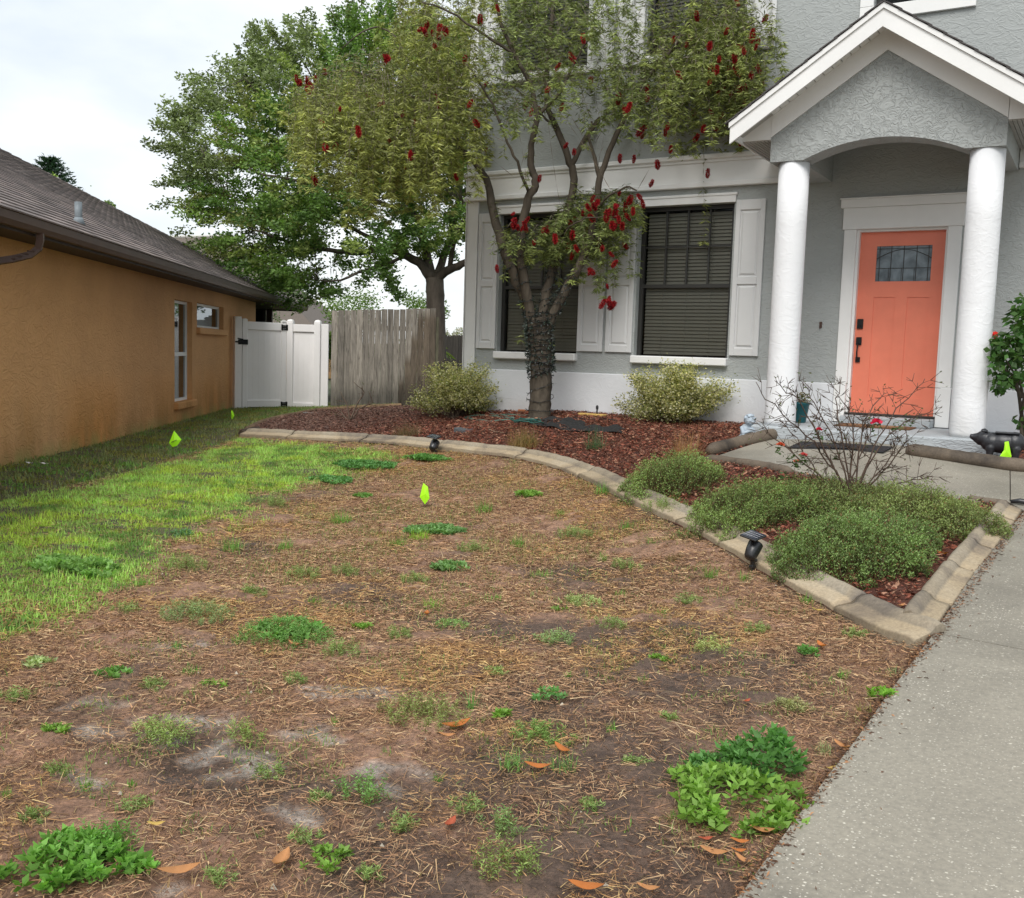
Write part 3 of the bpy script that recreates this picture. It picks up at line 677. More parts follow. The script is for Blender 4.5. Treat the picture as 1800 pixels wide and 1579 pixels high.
mb = MB(); yl = yd+.008; lead = .0035
for fx in (.27, .50, .73): x = gl[0]+(gl[1]-gl[0])*fx; mb.box((x-lead, yl, gl[2]), (x+lead, yl+.006, gl[3]))
for fx in (.24, .47, .70): x = gl[0]+(gl[1]-gl[0])*fx; mb.box((x-lead*.6, yl, gl[2]), (x+lead*.6, yl+.0055, gl[2]+.145))
for z in (gl[2]+.145, gl[3]-.03): mb.box((gl[0], yl+.0003, z-lead), (gl[1], yl+.0057, z+lead))
mb.box((gl[0]+.03, yl+.0004, gl[2]), (gl[0]+.03+2*lead, yl+.0056, gl[3])); mb.box((gl[1]-.03-2*lead, yl+.0004, gl[2]), (gl[1]-.03, yl+.0056, gl[3]))
arc = [(gl[0]+(gl[1]-gl[0])*t, yl+.003, gl[2]+.25+.10*sin(pi*t)) for t in np.linspace(0, 1, 15)]; mb.tube(arc, .004, 6); dobj(mb, 'lead_came', M['bronze'])
mb = MB(); mb.bbox((-2.515, yd-.022, .40), (-2.45, yd-.001, .51)); mb.bbox((-2.505, yd-.028, .43), (-2.46, yd-.021, .50), .003); dobj(mb, 'keypad_lock', M['black'])
mb = MB(); mb.bbox((-2.515, yd-.02, .215), (-2.455, yd-.001, .305)); mb.bbox((-2.51, yd-.02, .02), (-2.46, yd-.001, .08)); mb.tube([(-2.485, yd-.015, .235), (-2.487, yd-.055, .21), (-2.49, yd-.06, .14), (-2.488, yd-.05, .07), (-2.486, yd-.015, .05)], .009, 8); dobj(mb, 'door_handle', M['black'])
mb = MB(); mb.box((DR[0]+.002, YF+.02, DR[2]+.002), (dx0, YF+.16, DR[3]-.002)); mb.box((dx1, YF+.02, DR[2]+.002), (DR[1]-.002, YF+.16, DR[3]-.002)); mb.box((dx0, YF+.02, dz1), (dx1, YF+.16, DR[3]-.002)); dobj(mb, 'door_jamb', M['trim'])
mb = MB(); mb.bbox((DR[0]+.004, YF-.03, -.569), (DR[1]-.004, YF+.15, -.548), .004); dobj(mb, 'threshold', M['bronze'])
mb = MB(); mb.bbox((-2.695, YF-.028, -.222), (DR[0]+.012, YF+.019, 1.498)); mb.bbox((-2.70, YF-.05, -.66), (DR[0]+.006, YF+.018, -.224)); dobj(mb, 'door_casing', M['trim']); mb = MB(); mb.bbox((DR[1]-.012, YF-.028, -.222), (-1.475, YF+.019, 1.498))
mb.bbox((DR[1]-.006, YF-.05, -.66), (-1.465, YF+.018, -.224)); dobj(mb, 'door_casing', M['trim'])
mb = MB(); mb.bbox((-2.715, YF-.035, 1.50), (-1.455, YF-.001, 1.735)); mb.bbox((-2.745, YF-.055, 1.737), (-1.43, YF-.001, 1.83), .006); mb.bbox((-2.755, YF-.07, 1.83), (-1.42, YF-.001, 1.845), .004); dobj(mb, 'door_header', M['trim'])
mb = HB(); mb.tube([(-2.90, YF-.003, .45), (-2.90, YF-.03, .43), (-2.90, YF-.032, .40), (-2.90, YF-.022, .385)], .005, 6); mb.box((-2.915, YF-.008, .40), (-2.885, YF-.001, .47)); mb.obj('wall_hook', M['gutter'])

# ---- porch
YP = 10.25
mb = HB(); mb.bbox((-3.28, 10.12, -1.15), (-.83, YF-.046, -.667), .015); mb.obj('porch_slab', M['slab_gray'])
mb = HB(); mb.bbox((-2.56, YF-.30, -.665), (-1.615, YF-.001, -.575), .008); mb.obj('door_step', M['slab_gray'])
XC = -2.075; arch = []
al, ar, zsp, zap = -2.83, -1.335, 2.035, 2.20
h = zap-zsp; c_ = (ar-al)/2; Rr = (c_*c_+h*h)/(2*h)
a0 = math.asin(c_/Rr)
arch = [((al+ar)/2+Rr*sin(a), zap-Rr+Rr*cos(a)) for a in np.linspace(-a0, a0, 25)]
top = [(-.982, 2.307), (XC, 3.045), (-3.168, 2.312)]
poly = [(-3.168, 2.035), (al-.001, 2.035)]+arch+[(ar+.001, 2.035), (-.982, 2.035)]+top
mb = HB(); n = len(poly)
bm = bmesh.new(); vs_ = [bm.verts.new((p[0], YP, p[1])) for p in poly]; f_ = bm.faces.new(vs_); rr_ = bmesh.ops.extrude_face_region(bm, geom=[f_])
for g in rr_['geom']:
    if isinstance(g, bmesh.types.BMVert): g.co.y += .30
bmesh.ops.triangulate(bm, faces=[f for f in bm.faces if len(f.verts) > 4]); bmesh.ops.recalc_face_normals(bm, faces=bm.faces); bm.verts.index_update()
mb.add([v.co[:] for v in bm.verts], [[v.index for v in f.verts] for f in bm.faces]); bm.free(); mb.obj('porch_gable', M['gable_gray'])
mb = HB(); mb.box((-3.168, YP+.301, 2.037), (-2.868, YF-.001, 2.45)); mb.obj('porch_beam', M['wall_gray']); mb = HB(); mb.box((-1.282, YP+.301, 2.037), (-.982, YF-.001, 2.45)); mb.obj('porch_beam', M['wall_gray'])
mb = HB(); mb.box((-2.867, YP+.301, 2.42), (-1.283, YF-.001, 2.45)); mb.obj('porch_ceiling', M['wall_gray'])
for xc in (-2.96, -1.147):
    mb = MB(); prof = [(.150, -.668+HO[2]*0), (.160, -.62), (.158, -.4), (.156, .5), (.155, 1.4), (.154, 2.034)]
    mb.lathe([(r, z+.668) for r, z in prof], sides=40); o = mb.obj('column', M['column_white'], house, True); o.location = (xc-HO[0], YP+.165-HO[1], -.668-HO[2])
# roof of the porch: rakes, fascia, soffit, shingles
YR = 9.95; SL = .672; pkz = 3.375; hw = 1.42
def rake(off_top, off_bot, y0, y1, name, mat, x_in=0.0, x_out=hw, r=0):
    mb = HB()
    for s in (-1, 1):
        pl = [(XC+s*x_in, pkz-off_top-SL*x_in), (XC+s*x_out, pkz-off_top-SL*x_out), (XC+s*x_out, pkz-off_bot-SL*x_out), (XC+s*x_in, pkz-off_bot-SL*x_in)]
        mb.prism(pl, y0, y1)
    return mb.obj(name, mat)
rake(.012, .062, YR-.022, YR, 'rake_moulding', M['trim'], x_out=hw+.02)
rake(.064, .225, YR-.004, YR+.022, 'rake_board', M['trim'], x_out=hw+.01)
rake(.10, .14, YR+.023, YF-.08, 'roof_deck', M['soffit'], x_out=hw-.02)
rake(.141, .36, YP-.018, YP-.001, 'frieze_board', M['trim'], x_out=1.092)
mb = HB()                     # sheathing over the deck in thin shingle steps
Lr = hw+.06; ns = 11
for s in (-1, 1):
    for i in range(ns):
        t0, t1 = i/ns, (i+1.25)/ns; t1 = min(t1, 1.0); x0_, x1_ = Lr*t0, Lr*t1
        pl = [(XC+s*x0_, pkz+.004-SL*x0_), (XC+s*x1_, pkz+.016-SL*x1_), (XC+s*x1_, pkz+.004-SL*x1_), (XC+s*x0_, pkz-.009-SL*x0_)]
        mb.prism(pl, YR-.035, YF-.002, col=(.06, .055, .055))
mb.obj('porch_roof', M['shingle'])
# eave returns left and right: small gable end, fascia and ribbed soffit
for s in (-1, 1):
    ze = 2.262; xs_, xe = XC+s*1.095, XC+s*(hw-.03); zt0 = pkz-.14-SL*1.095; zt1 = pkz-.14-SL*(hw-.03)
    mb = HB(); mb.prism([(xs_, ze), (xe, ze), (xe, max(zt1, ze+.01)), (xs_, zt0)], YP-.012, YP+.005); mb.obj('eave_return', M['trim'])
    mb = HB(); mb.box((min(xe, xe+s*.02), YR+.023, 2.235), (max(xe, xe+s*.02), YF-.08, 2.36)); mb.obj('eave_fascia', M['trim'])
    mb = HB(); w_ = abs(xe-xs_); k = 8
    for i in range(k):
        a_, b_ = xs_+s*w_*i/k, xs_+s*(w_*(i+1)/k-.007); mb.box((min(a_, b_), YP+.006, ze-.012), (max(a_, b_), YF-.08, ze-.002))
    mb.box((min(xs_, xe), YP+.006, ze-.002), (max(xs_, xe), YF-.08, ze+.004)); mb.obj('soffit', M['soffit'])
    mb = HB(); nn = 13                                          # vented strips under the rake
    for i in range(nn):
        x0_ = 1.08*i/nn+.005; x1_ = 1.08*(i+1)/nn-.005
        pl = [(XC+s*x0_, pkz-.142-SL*x0_), (XC+s*x1_, pkz-.142-SL*x1_), (XC+s*x1_, pkz-.150-SL*x1_), (XC+s*x0_, pkz-.150-SL*x0_)]; mb.prism(pl, YR+.024, YP-.02)
    mb.obj('rake_soffit', M['trim'])

# ================================================================ ORANGE NEIGHBOUR HOUSE
od = ray(782, 623); od[2] = 0; od /= np.linalg.norm(od); on = np.array([od[1], -od[0], 0]); OFF = -4.25
OB = np.array([0, 0, 0])+on*OFF+od*10
def o3(s, n, z): p = on*(OFF+n)+od*s; return (p[0], p[1], z)
oh = empty('orange_house', (OB[0], OB[1], -1.25), label='single storey orange stucco house with brown shingle roof on the left', cat='house')
OHO = np.array([OB[0], OB[1], -1.25])
class OBm(MB):
    """boxes given in wall coordinates s (along), n (outward), z"""
    def sbox(s, a, b, col=None, bev=0):
        mm = np.array([[od[0], on[0], 0, on[0]*OFF], [od[1], on[1], 0, on[1]*OFF], [0, 0, 1, 0], [0, 0, 0, 1]])
        (s.bbox(a, b, bev, col, mm) if bev else s.box(a, b, col, mm))
    def obj(s, name, mat, parent=None, sm=False, **k):
        s.v = [v-OHO for v in s.v]; return MB.obj(s, name, mat, parent if parent is not None else oh, sm, **k)
T1 = (16.0, 17.10, -.95, .68); T2 = (17.42, 19.47, .27, .70)
wo = facade('wall', 0, 22.7, -1.6, 1.0, [T1, T2], M['orange'], oh, lambda u, n, z: o3(u, n, z), depth=.12); wo.data.transform(Matrix.Translation(Vector(-OHO)))
mb = OBm(); mb.sbox((22.46, -9, -1.6), (22.7, -.241, 1.0)); mb.sbox((0, -9.2, -1.6), (22.7, -9, 1.0)); mb.obj('end_wall', M['orange'])
mb = OBm(); mb.sbox((15, -.9, -1.3), (20.5, -.88, 1.0)); mb.obj('interior', M['dark'])
mb = OBm(); mb.sbox((22.71, -3.4, -1.6), (26.9, -3.2, 1.0)); mb.obj('porch_back_wall', M['orange'])
mb = OBm(); mb.sbox((22.9, -3.19, -1.1), (26.5, -3.15, .85)); mb.obj('sliding_door', M['glass_side'])
mb = OBm(); mb.sbox((26.5, -3.3, -1.6), (26.54, -.45, .95)); mb.obj('recess_shade_panel', M['dark'])  # added dark panel; its colour stands for the shade inside the porch recess
for q_ in range(4):
    mb = OBm(); mb.sbox((26.44, -.52-.9*q_, -1.6), (26.49, -.46-.9*q_, .95)); mb.obj('shade_panel_post', M['bronze'])  # uprights added along with the dark recess panel
mb = OBm(); mb.sbox((26.55, -.45, -1.6), (26.7, -.3, 1.0), bev=.01); mb.obj('post', M['soffit_brown'])
for (a, b, c, d), two in ((T1, True), (T2, False)):
    wd = empty('window'); wd.parent = oh; e = .045
    mb = OBm(); n0, n1 = -.13, -.085
    mb.sbox((a+.002, n0, c+.002), (a+e, n1, d-.002)); mb.sbox((b-e, n0, c+.002), (b-.002, n1, d-.002)); mb.sbox((a+e, n0, d-e), (b-e, n1, d-.002)); mb.sbox((a+e, n0, c+.002), (b-e, n1, c+e))
    if two: zm = c+(d-c)*.47; mb.sbox((a+e, n0, zm-.03), (b-e, n1+.005, zm+.03))
    mb.obj('window_frame', M['trim'], wd)
    mb = OBm(); mb.sbox((a+e, -.12, c+e), (b-e, -.112, d-e)); mb.obj('pane', M['glass_side'], wd)
    mb = OBm()
    z = c+.03
    while z < d-.05: mb.sbox((a+e, -.17, z), (b-e, -.165, z+.035)); z += .045
    mb.obj('blind', M['slat'], wd)
    mb = OBm(); mb.sbox((a-.03, -.06, c-.11), (b+.10, .07, c+.002), bev=.012); mb.obj('sill', M['orange'], wd)
# eaves
EN, EZ, ES = .46, 1.06, 27.15; PT = .51
mb = OBm(); mb.sbox((0, .001, .955), (ES-.5, EN-.02, .97)); mb.sbox((22.7, -9, .955), (ES-.5, .0, .972)); mb.obj('soffit', M['soffit_brown'])
mb = OBm(); mb.sbox((0, EN-.02, .93), (ES-.1, EN+.0, 1.06)); mb.sbox((ES-.12, -9, .93), (ES-.1, EN-.02, 1.06)); mb.obj('fascia', M['soffit_brown'])
mb = OBm(); mm = np.array([[od[0], on[0], 0, on[0]*OFF], [od[1], on[1], 0, on[1]*OFF], [0, 0, 1, 0], [0, 0, 0, 1]])
gp = [(EN+.001, .955), (EN+.07, .955), (EN+.095, 1.0), (EN+.105, 1.065), (EN+.12, 1.07), (EN+.12, 1.078), (EN+.095, 1.078), (EN+.085, 1.01), (EN+.065, .965), (EN+.001, .965)]
V = [];
for s_ in (0, ES): V += [o3(s_, p[0], p[1]) for p in gp]
k = len(gp); mb.add(V, [[i, i+k, (i+1) % k+k, (i+1) % k] for i in range(k)]+[list(range(k)), list(range(2*k-1, k-1, -1))]); mb.obj('gutter', M['gutter'])
mb = OBm(); sD = None
P_ = on_y(58, 430, 1.0); 
# downspout: leaves the gutter, bends back to the wall and runs on out of the picture
r_ = ray(57, 425); tt = (OFF+EN-.02)/(r_@on); sD = float((r_*tt)@od)
path = [o3(sD, EN+.05, .96), o3(sD, EN+.05, .90), o3(sD, EN+.03, .82), o3(sD-.03, EN-.03, .76), o3(sD-.10, EN-.16, .71), o3(sD-.20, .16, .67), o3(sD-.27, .08, .60), o3(sD-.30, .055, .48), o3(sD-.31, .05, -1.2)]
mb.tube(path, .042, 4, jit=0)
for i in range(5): q = np.array(path[2])*(1-i/4)+np.array(path[4])*i/4; mb.tube([q-od*0-np.array([0, 0, .004]), q+np.array([0, 0, .006])], .047, 4)
mb.obj('downspout', M['gutter'])
# roof planes under the shingles
RW = 6.2; mb = OBm(); rzz = EZ+PT*RW
V = [o3(-8, EN+.02, EZ-.02), o3(ES, EN+.02, EZ-.02), o3(ES-RW, EN-RW, rzz-.02), o3(-8, EN-RW, rzz-.02), o3(ES, EN-2*RW, EZ-.02), o3(-8, EN-2*RW, EZ-.02)]
mb.add(V, [[0, 1, 2, 3], [1, 4, 2], [2, 4, 5, 3], [0, 3, 5]], (.10, .085, .08))
roof = mb.obj('roof', M['shingle'])
# shingles: courses up the near slope, each tab a piece
expo, tabw = .145, .30; sl_ = sqrt(1+PT*PT); rows = int(RW*sl_/expo)
def sh_place(s0, row):
    run = row*expo/sl_; return s0, EN+.03-run, EZ+PT*run
tilt = math.atan(PT)
smb = MB(); smb.box((0, 0, 0), (tabw-.008, -(expo+.05), .011)); shm = [];
for cvv in ((.20, .165, .155), (.16, .135, .128), (.235, .195, .18)):
    s_ = MB(); s_.box((0, -(expo+.05), 0), (tabw-.008, 0, .012), cvv); shm.append(s_.mesh('shingle', M['shingle']))
tabs = []
for row in range(rows):
    smax = ES-row*expo/sl_-.12
    s0 = 6.0+(row % 3)*.1+random.random()*.05
    while s0+tabw < smax:
        tabs.append((s0, row)); s0 += tabw
tabs.sort(key=lambda q: q[0]*q[0]*.5+q[1]*1.3)
# local frame: x along od, y up the slope (negative = down), z normal
upv = -on*(1/sl_)+np.array([0, 0, PT/sl_]); nv = on*(PT/sl_)+np.array([0, 0, 1/sl_])
def tab_mat(s0, row, lift):
    s_, n_, z_ = sh_place(s0, row); run = row*expo/sl_
    P = np.array(o3(s_, EN+.03-(row+1)*expo/sl_, EZ+PT*((row+1)*expo/sl_)))+nv*lift
    a = radians(4.5)
    # lower edge tipped up a little over the course beneath
    y2 = upv*cos(a)-nv*sin(a)*1; z2 = nv*cos(a)+upv*sin(a)
    return P, y2, z2
vis = []
for s0, row in tabs:
    P, y2, z2 = tab_mat(s0, row, .004); w_ = P@CF
    if w_ < 1: continue
    px_ = 900+FPX*(P@CR)/w_
    if px_ < -60: continue
    vis.append((w_, s0, row, P, y2, z2))
vis.sort(key=lambda q: q[0])
for w_, s0, row, P, y2, z2 in vis[:300]:
    o = link('shingle', random.choice(shm), roof); Mx = Matrix(((od[0], y2[0], z2[0], P[0]-OHO[0]), (od[1], y2[1], z2[1], P[1]-OHO[1]), (0, y2[2], z2[2], P[2]-OHO[2]), (0, 0, 0, 1))); o.matrix_local = Mx
sv = []; sf = []; sc = []; base = np.array([[0, -(expo+.05), 0], [tabw-.008, -(expo+.05), 0], [tabw-.008, 0, 0], [0, 0, 0], [0, -(expo+.05), .012], [tabw-.008, -(expo+.05), .012], [tabw-.008, 0, .012], [0, 0, .012]])
fq = np.array([[4, 5, 6, 7], [0, 1, 5, 4], [1, 2, 6, 5], [3, 0, 4, 7]]); k = 0
for w_, s0, row, P, y2, z2 in vis[300:]:
    v = P+base[:, :1]*od+base[:, 1:2]*y2+base[:, 2:3]*z2; sv.append(v-OHO); sf.append(fq+k); k += 8
    cc_ = np.array(random.choice(((.20, .165, .155), (.155, .13, .122), (.24, .20, .185), (.12, .10, .095))))*random.uniform(.8, 1.2); sc.append(np.broadcast_to(cc_, (8, 3)))
link('shingles', fastmesh('shingles', np.vstack(sv), np.vstack(sf), np.vstack(sc), M['shingle']), roof, kind='stuff')
# hip cap
mb = OBm(); hp = []
for i in range(42):
    t0 = i*.145; 
    if t0 > RW: break
    a_ = np.array(o3(ES-t0, EN-t0, EZ+PT*t0+.02)); b_ = np.array(o3(ES-t0-.19, EN-t0-.19, EZ+PT*(t0+.19)+.012)); sd_ = np.cross(b_-a_, [0, 0, 1]); sd_ = sd_/np.linalg.norm(sd_)*.13
    dn = np.array([0, 0, -.045]); up_ = np.array([0, 0, .018])
    mb.add([a_+sd_+dn+up_, a_+up_*1.3, a_-sd_+dn+up_, b_+sd_+dn, b_, b_-sd_+dn], [[0, 1, 4, 3], [1, 2, 5, 4]], np.array((.17, .14, .13))*random.uniform(.8, 1.2))
mb.obj('hip_cap', M['shingle'], roof)
# vent pipe with its collar
r0 = ray(138, 392)
best = None
for t in np.linspace(8, 25, 1500):
    p = r0*t; n_ = p@on-OFF; run = EN+.03-n_
    if run > 0 and abs(p[2]-(EZ+PT*run)) < .02: best = p; break
vp_ = np.array(best)-OHO; mb = MB(); mb.lathe([(.042, -.05), (.042, .24), (.034, .24), (.034, .20)], vp_, 14); mb.lathe([(.08, -.03), (.055, .04), (.044, .06)], vp_, 14); mb.obj('vent_pipe', pm('galvanised pipe', (.20, .23, .25), .55, .3, 10), oh, True)

# ================================================================ white vinyl gate and panel
def post3(px, py, w): return at_w(px, py, w)
gA = at_w(411, 720, 19.8); gB = at_w(503, 721, 20.4); gC = at_w(577, 717, 20.3)
gate = empty('vinyl_gate', gA, label='white vinyl privacy gate with black latch and hinges by the orange wall', cat='gate')
gO = gA.copy()
def gobj(mb, name, mat, par=None, O=None): 
    O_ = gO if O is None else O; mb.v = [v-O_ for v in mb.v]; return mb.obj(name, mat, par or gate)
def along(a, b):
    d = (b-a); d[2] = 0; ln = np.linalg.norm(d); d /= ln; nrm = np.array([d[1], -d[0], 0])
    return d, nrm, ln
def fr(a, d, nrm, z=None): return np.array([[d[0], nrm[0], 0, a[0]], [d[1], nrm[1], 0, a[1]], [0, 0, 1, a[2] if z is None else z], [0, 0, 0, 1]])
d_, n_, ln = along(gA, gB); A = fr(gA, d_, n_); H = 1.80
mb = MB(); mb.bbox((-.005, -.065, -.1), (.135, .065, H+.05), .006, M=A); gobj(mb, 'post', M['vinyl'])
leafs = .16; le = ln-.015
mb = MB(); mb.bbox((leafs, -.03, .03), (leafs+.10, .04, H+.005), .006, M=A); mb.bbox((le-.11, -.03, .03), (le-.005, .04, H-.02), .006, M=A); gobj(mb, 'stile', M['vinyl'])
mb = MB(); mb.bbox((leafs+.10, -.02, H-.20), (le-.11, .035, H-.04), .006, M=A); gobj(mb, 'rail', M['vinyl']); mb = MB(); mb.bbox((leafs+.10, -.02, .05), (le-.11, .035, .19), .006, M=A); gobj(mb, 'rail', M['vinyl'])
npl = 6; x0_, x1_ = leafs+.10, le-.11
pl_m = []
for i in range(npl):
    mb = MB(); a_ = x0_+(x1_-x0_)*i/npl; b_ = x0_+(x1_-x0_)*(i+1)/npl-.0006; mb.bbox((a_, -.008, .19), (b_, .012, H-.20), .0012, M=A); gobj(mb, 'plank', M['vinyl'])
mb = MB()
for xx in (leafs+.05, le-.055): mb.prism([(xx-.05, 0), (xx+.05, 0), (xx+.05, .02), (xx, .04), (xx-.05, .02)], -.04, .05)
for v in range(len(mb.v)): mb.v[v] = (A[:3, :3] @ (mb.v[v]+np.array([0, 0, H-.02])).T).T+A[:3, 3]
gobj(mb, 'post_cap', M['vinyl'])
mb = MB(); mb.bbox((.06, .05, H-.50), (leafs+.10, .075, H-.40), .006, M=A); mb.bbox((.0, .06, H-.465), (.16, .085, H-.435), .004, M=A); mb.tube([(A[:3, :3]@np.array([.05, .07, H-.38])+A[:3, 3]), (A[:3, :3]@np.array([.16, .075, H-.40])+A[:3, 3])], .012); gobj(mb, 'latch', M['black'])
for zz in (H-.13, .10):
    mb = MB()
    for k in (-1, 0, 1): mb.bbox((le-.10, .042, zz+k*.035-.012), (le+.13, .06, zz+k*.035+.012), .004, M=A)
    mb.bbox((le-.02, .045, zz-.06), (le+.035, .08, zz+.06), .006, M=A); mb.bbox((le-.12, .042, zz-.06), (le-.09, .058, zz+.06), .004, M=A); mb.bbox((le+.10, .042, zz-.06), (le+.13, .058, zz+.06), .004, M=A); gobj(mb, 'hinge', M['black'])
fp = empty('vinyl_fence_panel', gB, label='white vinyl fence panel with two capped posts beside the weathered wood fence', cat='fence')
d_, n_, ln = along(gB, gC); B_ = fr(gB, d_, n_)
mb = MB(); mb.bbox((.015, -.065, -.1), (.145, .065, H+.0), .006, M=B_); gobj(mb, 'post', M['vinyl'], fp, gB)
mb = MB(); mb.bbox((ln-.30, -.06, -.1), (ln-.17, .066, H+.0), .006, M=B_); gobj(mb, 'post', M['vinyl'], fp, gB)
mb = MB(); 
for xx in (.08, ln-.235): mb.lathe([(.085, 0), (.085, .02), (.06, .05), (.0, .065)], (0, 0, 0), 4, M=B_ @ np.array(Matrix.Translation((xx, 0, H)) @ Matrix.Rotation(pi/4, 4, 'Z')))
gobj(mb, 'post_cap', M['vinyl'], fp, gB)
mb = MB(); mb.bbox((.145, -.02, H-.19), (ln-.30, .045, H-.04), .006, M=B_); gobj(mb, 'rail', M['vinyl'], fp, gB); mb = MB(); mb.bbox((.145, -.02, .06), (ln-.30, .045, .16), .006, M=B_); gobj(mb, 'rail', M['vinyl'], fp, gB)
for i in range(4):
    mb = MB(); a_ = .146+(ln-.446)*i/4; b_ = .146+(ln-.446)*(i+1)/4-.0006; mb.bbox((a_, -.008, .16), (b_, .012, H-.19), .0012, M=B_); gobj(mb, 'plank', M['vinyl'], fp, gB)
mb = MB(); mb.bbox((ln-.169, -.02, .02), (ln-.01, .02, H-.02), .005, M=B_); gobj(mb, 'plank', M['vinyl'], fp, gB)

# ================================================================ weathered wood fence
fence = empty('wood_fence', gC, label='tall weathered gray wood picket fence right of the white vinyl gate', cat='fence')
fA = at_w(581, 716, 20.2); fB = at_w(763, 708, 20.6); d_, n_, ln = along(fA, fB); FM = fr(fA, d_, n_)
ztopA = at_w(581, 547, 20.2)[2]; ztopB = at_w(768, 543, 20.6)[2]; zbB = fB[2]
npk = 17; wk = ln/npk; x = 0
for i in range(npk):
    t = (i+.5)/npk; zb = (fA[2]*(1-t)+zbB*t)-fA[2]-.06; zt = (ztopA*(1-t)+ztopB*t)-fA[2]+random.uniform(-.012, .008); wv_ = wk*random.uniform(.93, .985)
    wid = wk*random.uniform(.955, .98); mb = MB(); ht = zt-zb; nseg = 9
    # narrow box cut in height so that stain colours can follow the wood
    V = []; Cc = []
    wet = 0.0
    for j in range(nseg+1):
        z = zb+ht*j/nseg; ch = .003 if j == nseg else 0
        for (xx, yy) in ((ch, 0), (wid-ch, 0), (wid-ch, .016), (ch, .016)):
            V.append((xx+random.uniform(-.002, .002), yy, z+(random.uniform(-.006, .006) if j == nseg else 0)))
            hgt = (z-zb); c_low = 1-.55*(1-sstep(.25, .62, hgt+random.uniform(-.1, .1)))
            # the dark wet patch in the right part: its edge climbs to the right
            edge = .35+max(0, (t-.66))*7.0; inw = (t > .655) and (hgt < min(edge+.1, 1.75+(t-.8)*1.0))
            c0 = np.array([1.0, 1.0, 1.0])*c_low
            if inw: c0 = c0*np.array([.50, .44, .38])
            elif t > .95: c0 = c0*.65
            Cc.append(c0)
    Fc = [[0, 3, 2, 1], [4*nseg, 4*nseg+1, 4*nseg+2, 4*nseg+3]]
    for j in range(nseg):
        for q in range(4): Fc.append([4*j+q, 4*j+(q+1) % 4, 4*j+4+(q+1) % 4, 4*j+4+q])
    mb.add(V, Fc, np.array(Cc)); me = mb.mesh('picket', M['fence'])
    P = fA+d_*(ln*i/npk)+n_*(random.uniform(-.012, .012)); o = link('picket', me, fence); o.matrix_local = Matrix(((d_[0], n_[0], 0, P[0]-gC[0]), (d_[1], n_[1], 0, P[1]-gC[1]), (0, 0, 1, fA[2]-gC[2]), (0, 0, 0, 1)))
mb = MB(); mb.v = []
for zz in (.3, .95, 1.6): mb.box((0, -.045, zz), (ln, -.006, zz+.09), (.6, .55, .5), M=FM)
gobj(mb, 'rail', M['fence'], fence, gC)
mb = MB(); mb.box((ln+.005, -.07, -.1), (ln+.06, .03, 1.90), (.55, .58, .45), M=FM); gobj(mb, 'post', M['fence'], fence, gC)
# darker fence far behind, seen between the tree and the house corner
f2a = at_w(775, 645, 31); f2b = at_w(850, 648, 33); f2a[2] = -1.3; d_, n_, ln = along(f2a, f2b)
ff = empty('dark_fence', f2a, label='dark picket fence far back between the oak trunk and the gray house', cat='fence')
mb0 = None
for i in range(14):
    mb = MB(); x0_ = i*.145; h_ = at_w(800, 590, 32)[2]+1.3+random.uniform(-.03, .03)
    mb.prism([(x0_, 0), (x0_+.135, 0), (x0_+.135, h_-.04), (x0_+.10, h_), (x0_+.035, h_), (x0_, h_-.04)], 0, .02, (.28, .25, .24))
    for v in range(len(mb.v)): mb.v[v] = mb.v[v] @ np.array([d_, n_, [0, 0, 1]])
    mb.obj('picket', M['fence'], ff)
mb = MB(); mb.box((0, -.05, .4), (2.0, -.01, .49), (.25, .22, .2)); mb.box((0, -.05, 1.2), (2.0, -.01, 1.29), (.25, .22, .2))
for v in range(len(mb.v)): mb.v[v] = mb.v[v] @ np.array([d_, n_, [0, 0, 1]])
mb.obj('rail', M['fence'], ff)

# ================================================================ house behind
bh = at_w(300, 620, 42); bh[2] = -1.3
b2 = empty('far_house', bh, label='distant house with a pale brown hip roof behind the oak', cat='house')
mb = MB(); rA = at_w(230, 420, 46)-bh; rB = at_w(405, 430, 44)-bh; e1 = at_w(170, 520, 38)-bh; e2 = at_w(560, 560, 38)-bh; e2[2] = e1[2] = 1.9; 
bk = np.array([CF[0], CF[1], 0])*12; e3 = e2+bk; e4 = e1+bk; rA[2] = rB[2] = 4.95+1.3-.2
mb.add([e1, e2, e3, e4, rA, rB], [[0, 1, 5, 4], [1, 2, 5], [2, 3, 4, 5], [3, 0, 4]], (.13, .108, .09)); mb.obj('roof', M['shingle'], b2)
mb = MB(); mb.tube([rA+np.array([0, 0, .04]), rB+np.array([0, 0, .04])], .07, 6); mb.obj('ridge_cap', pm('pale ridge', (.55, .53, .5), .8), b2)
mb = MB()
q1 = e1+np.array([.5, .5, 0]); q2 = e2+np.array([-.5, .5, 0]); q3 = q2+bk*.9; q4 = q1+bk*.9
V = [];
for q in (q1, q2, q3, q4): V += [(q[0], q[1], 0), (q[0], q[1], 1.9)]
mb.add(V, [[0, 2, 3, 1], [2, 4, 5, 3], [4, 6, 7, 5], [6, 0, 1, 7]]); mb.obj('wall', M['orange'], b2)
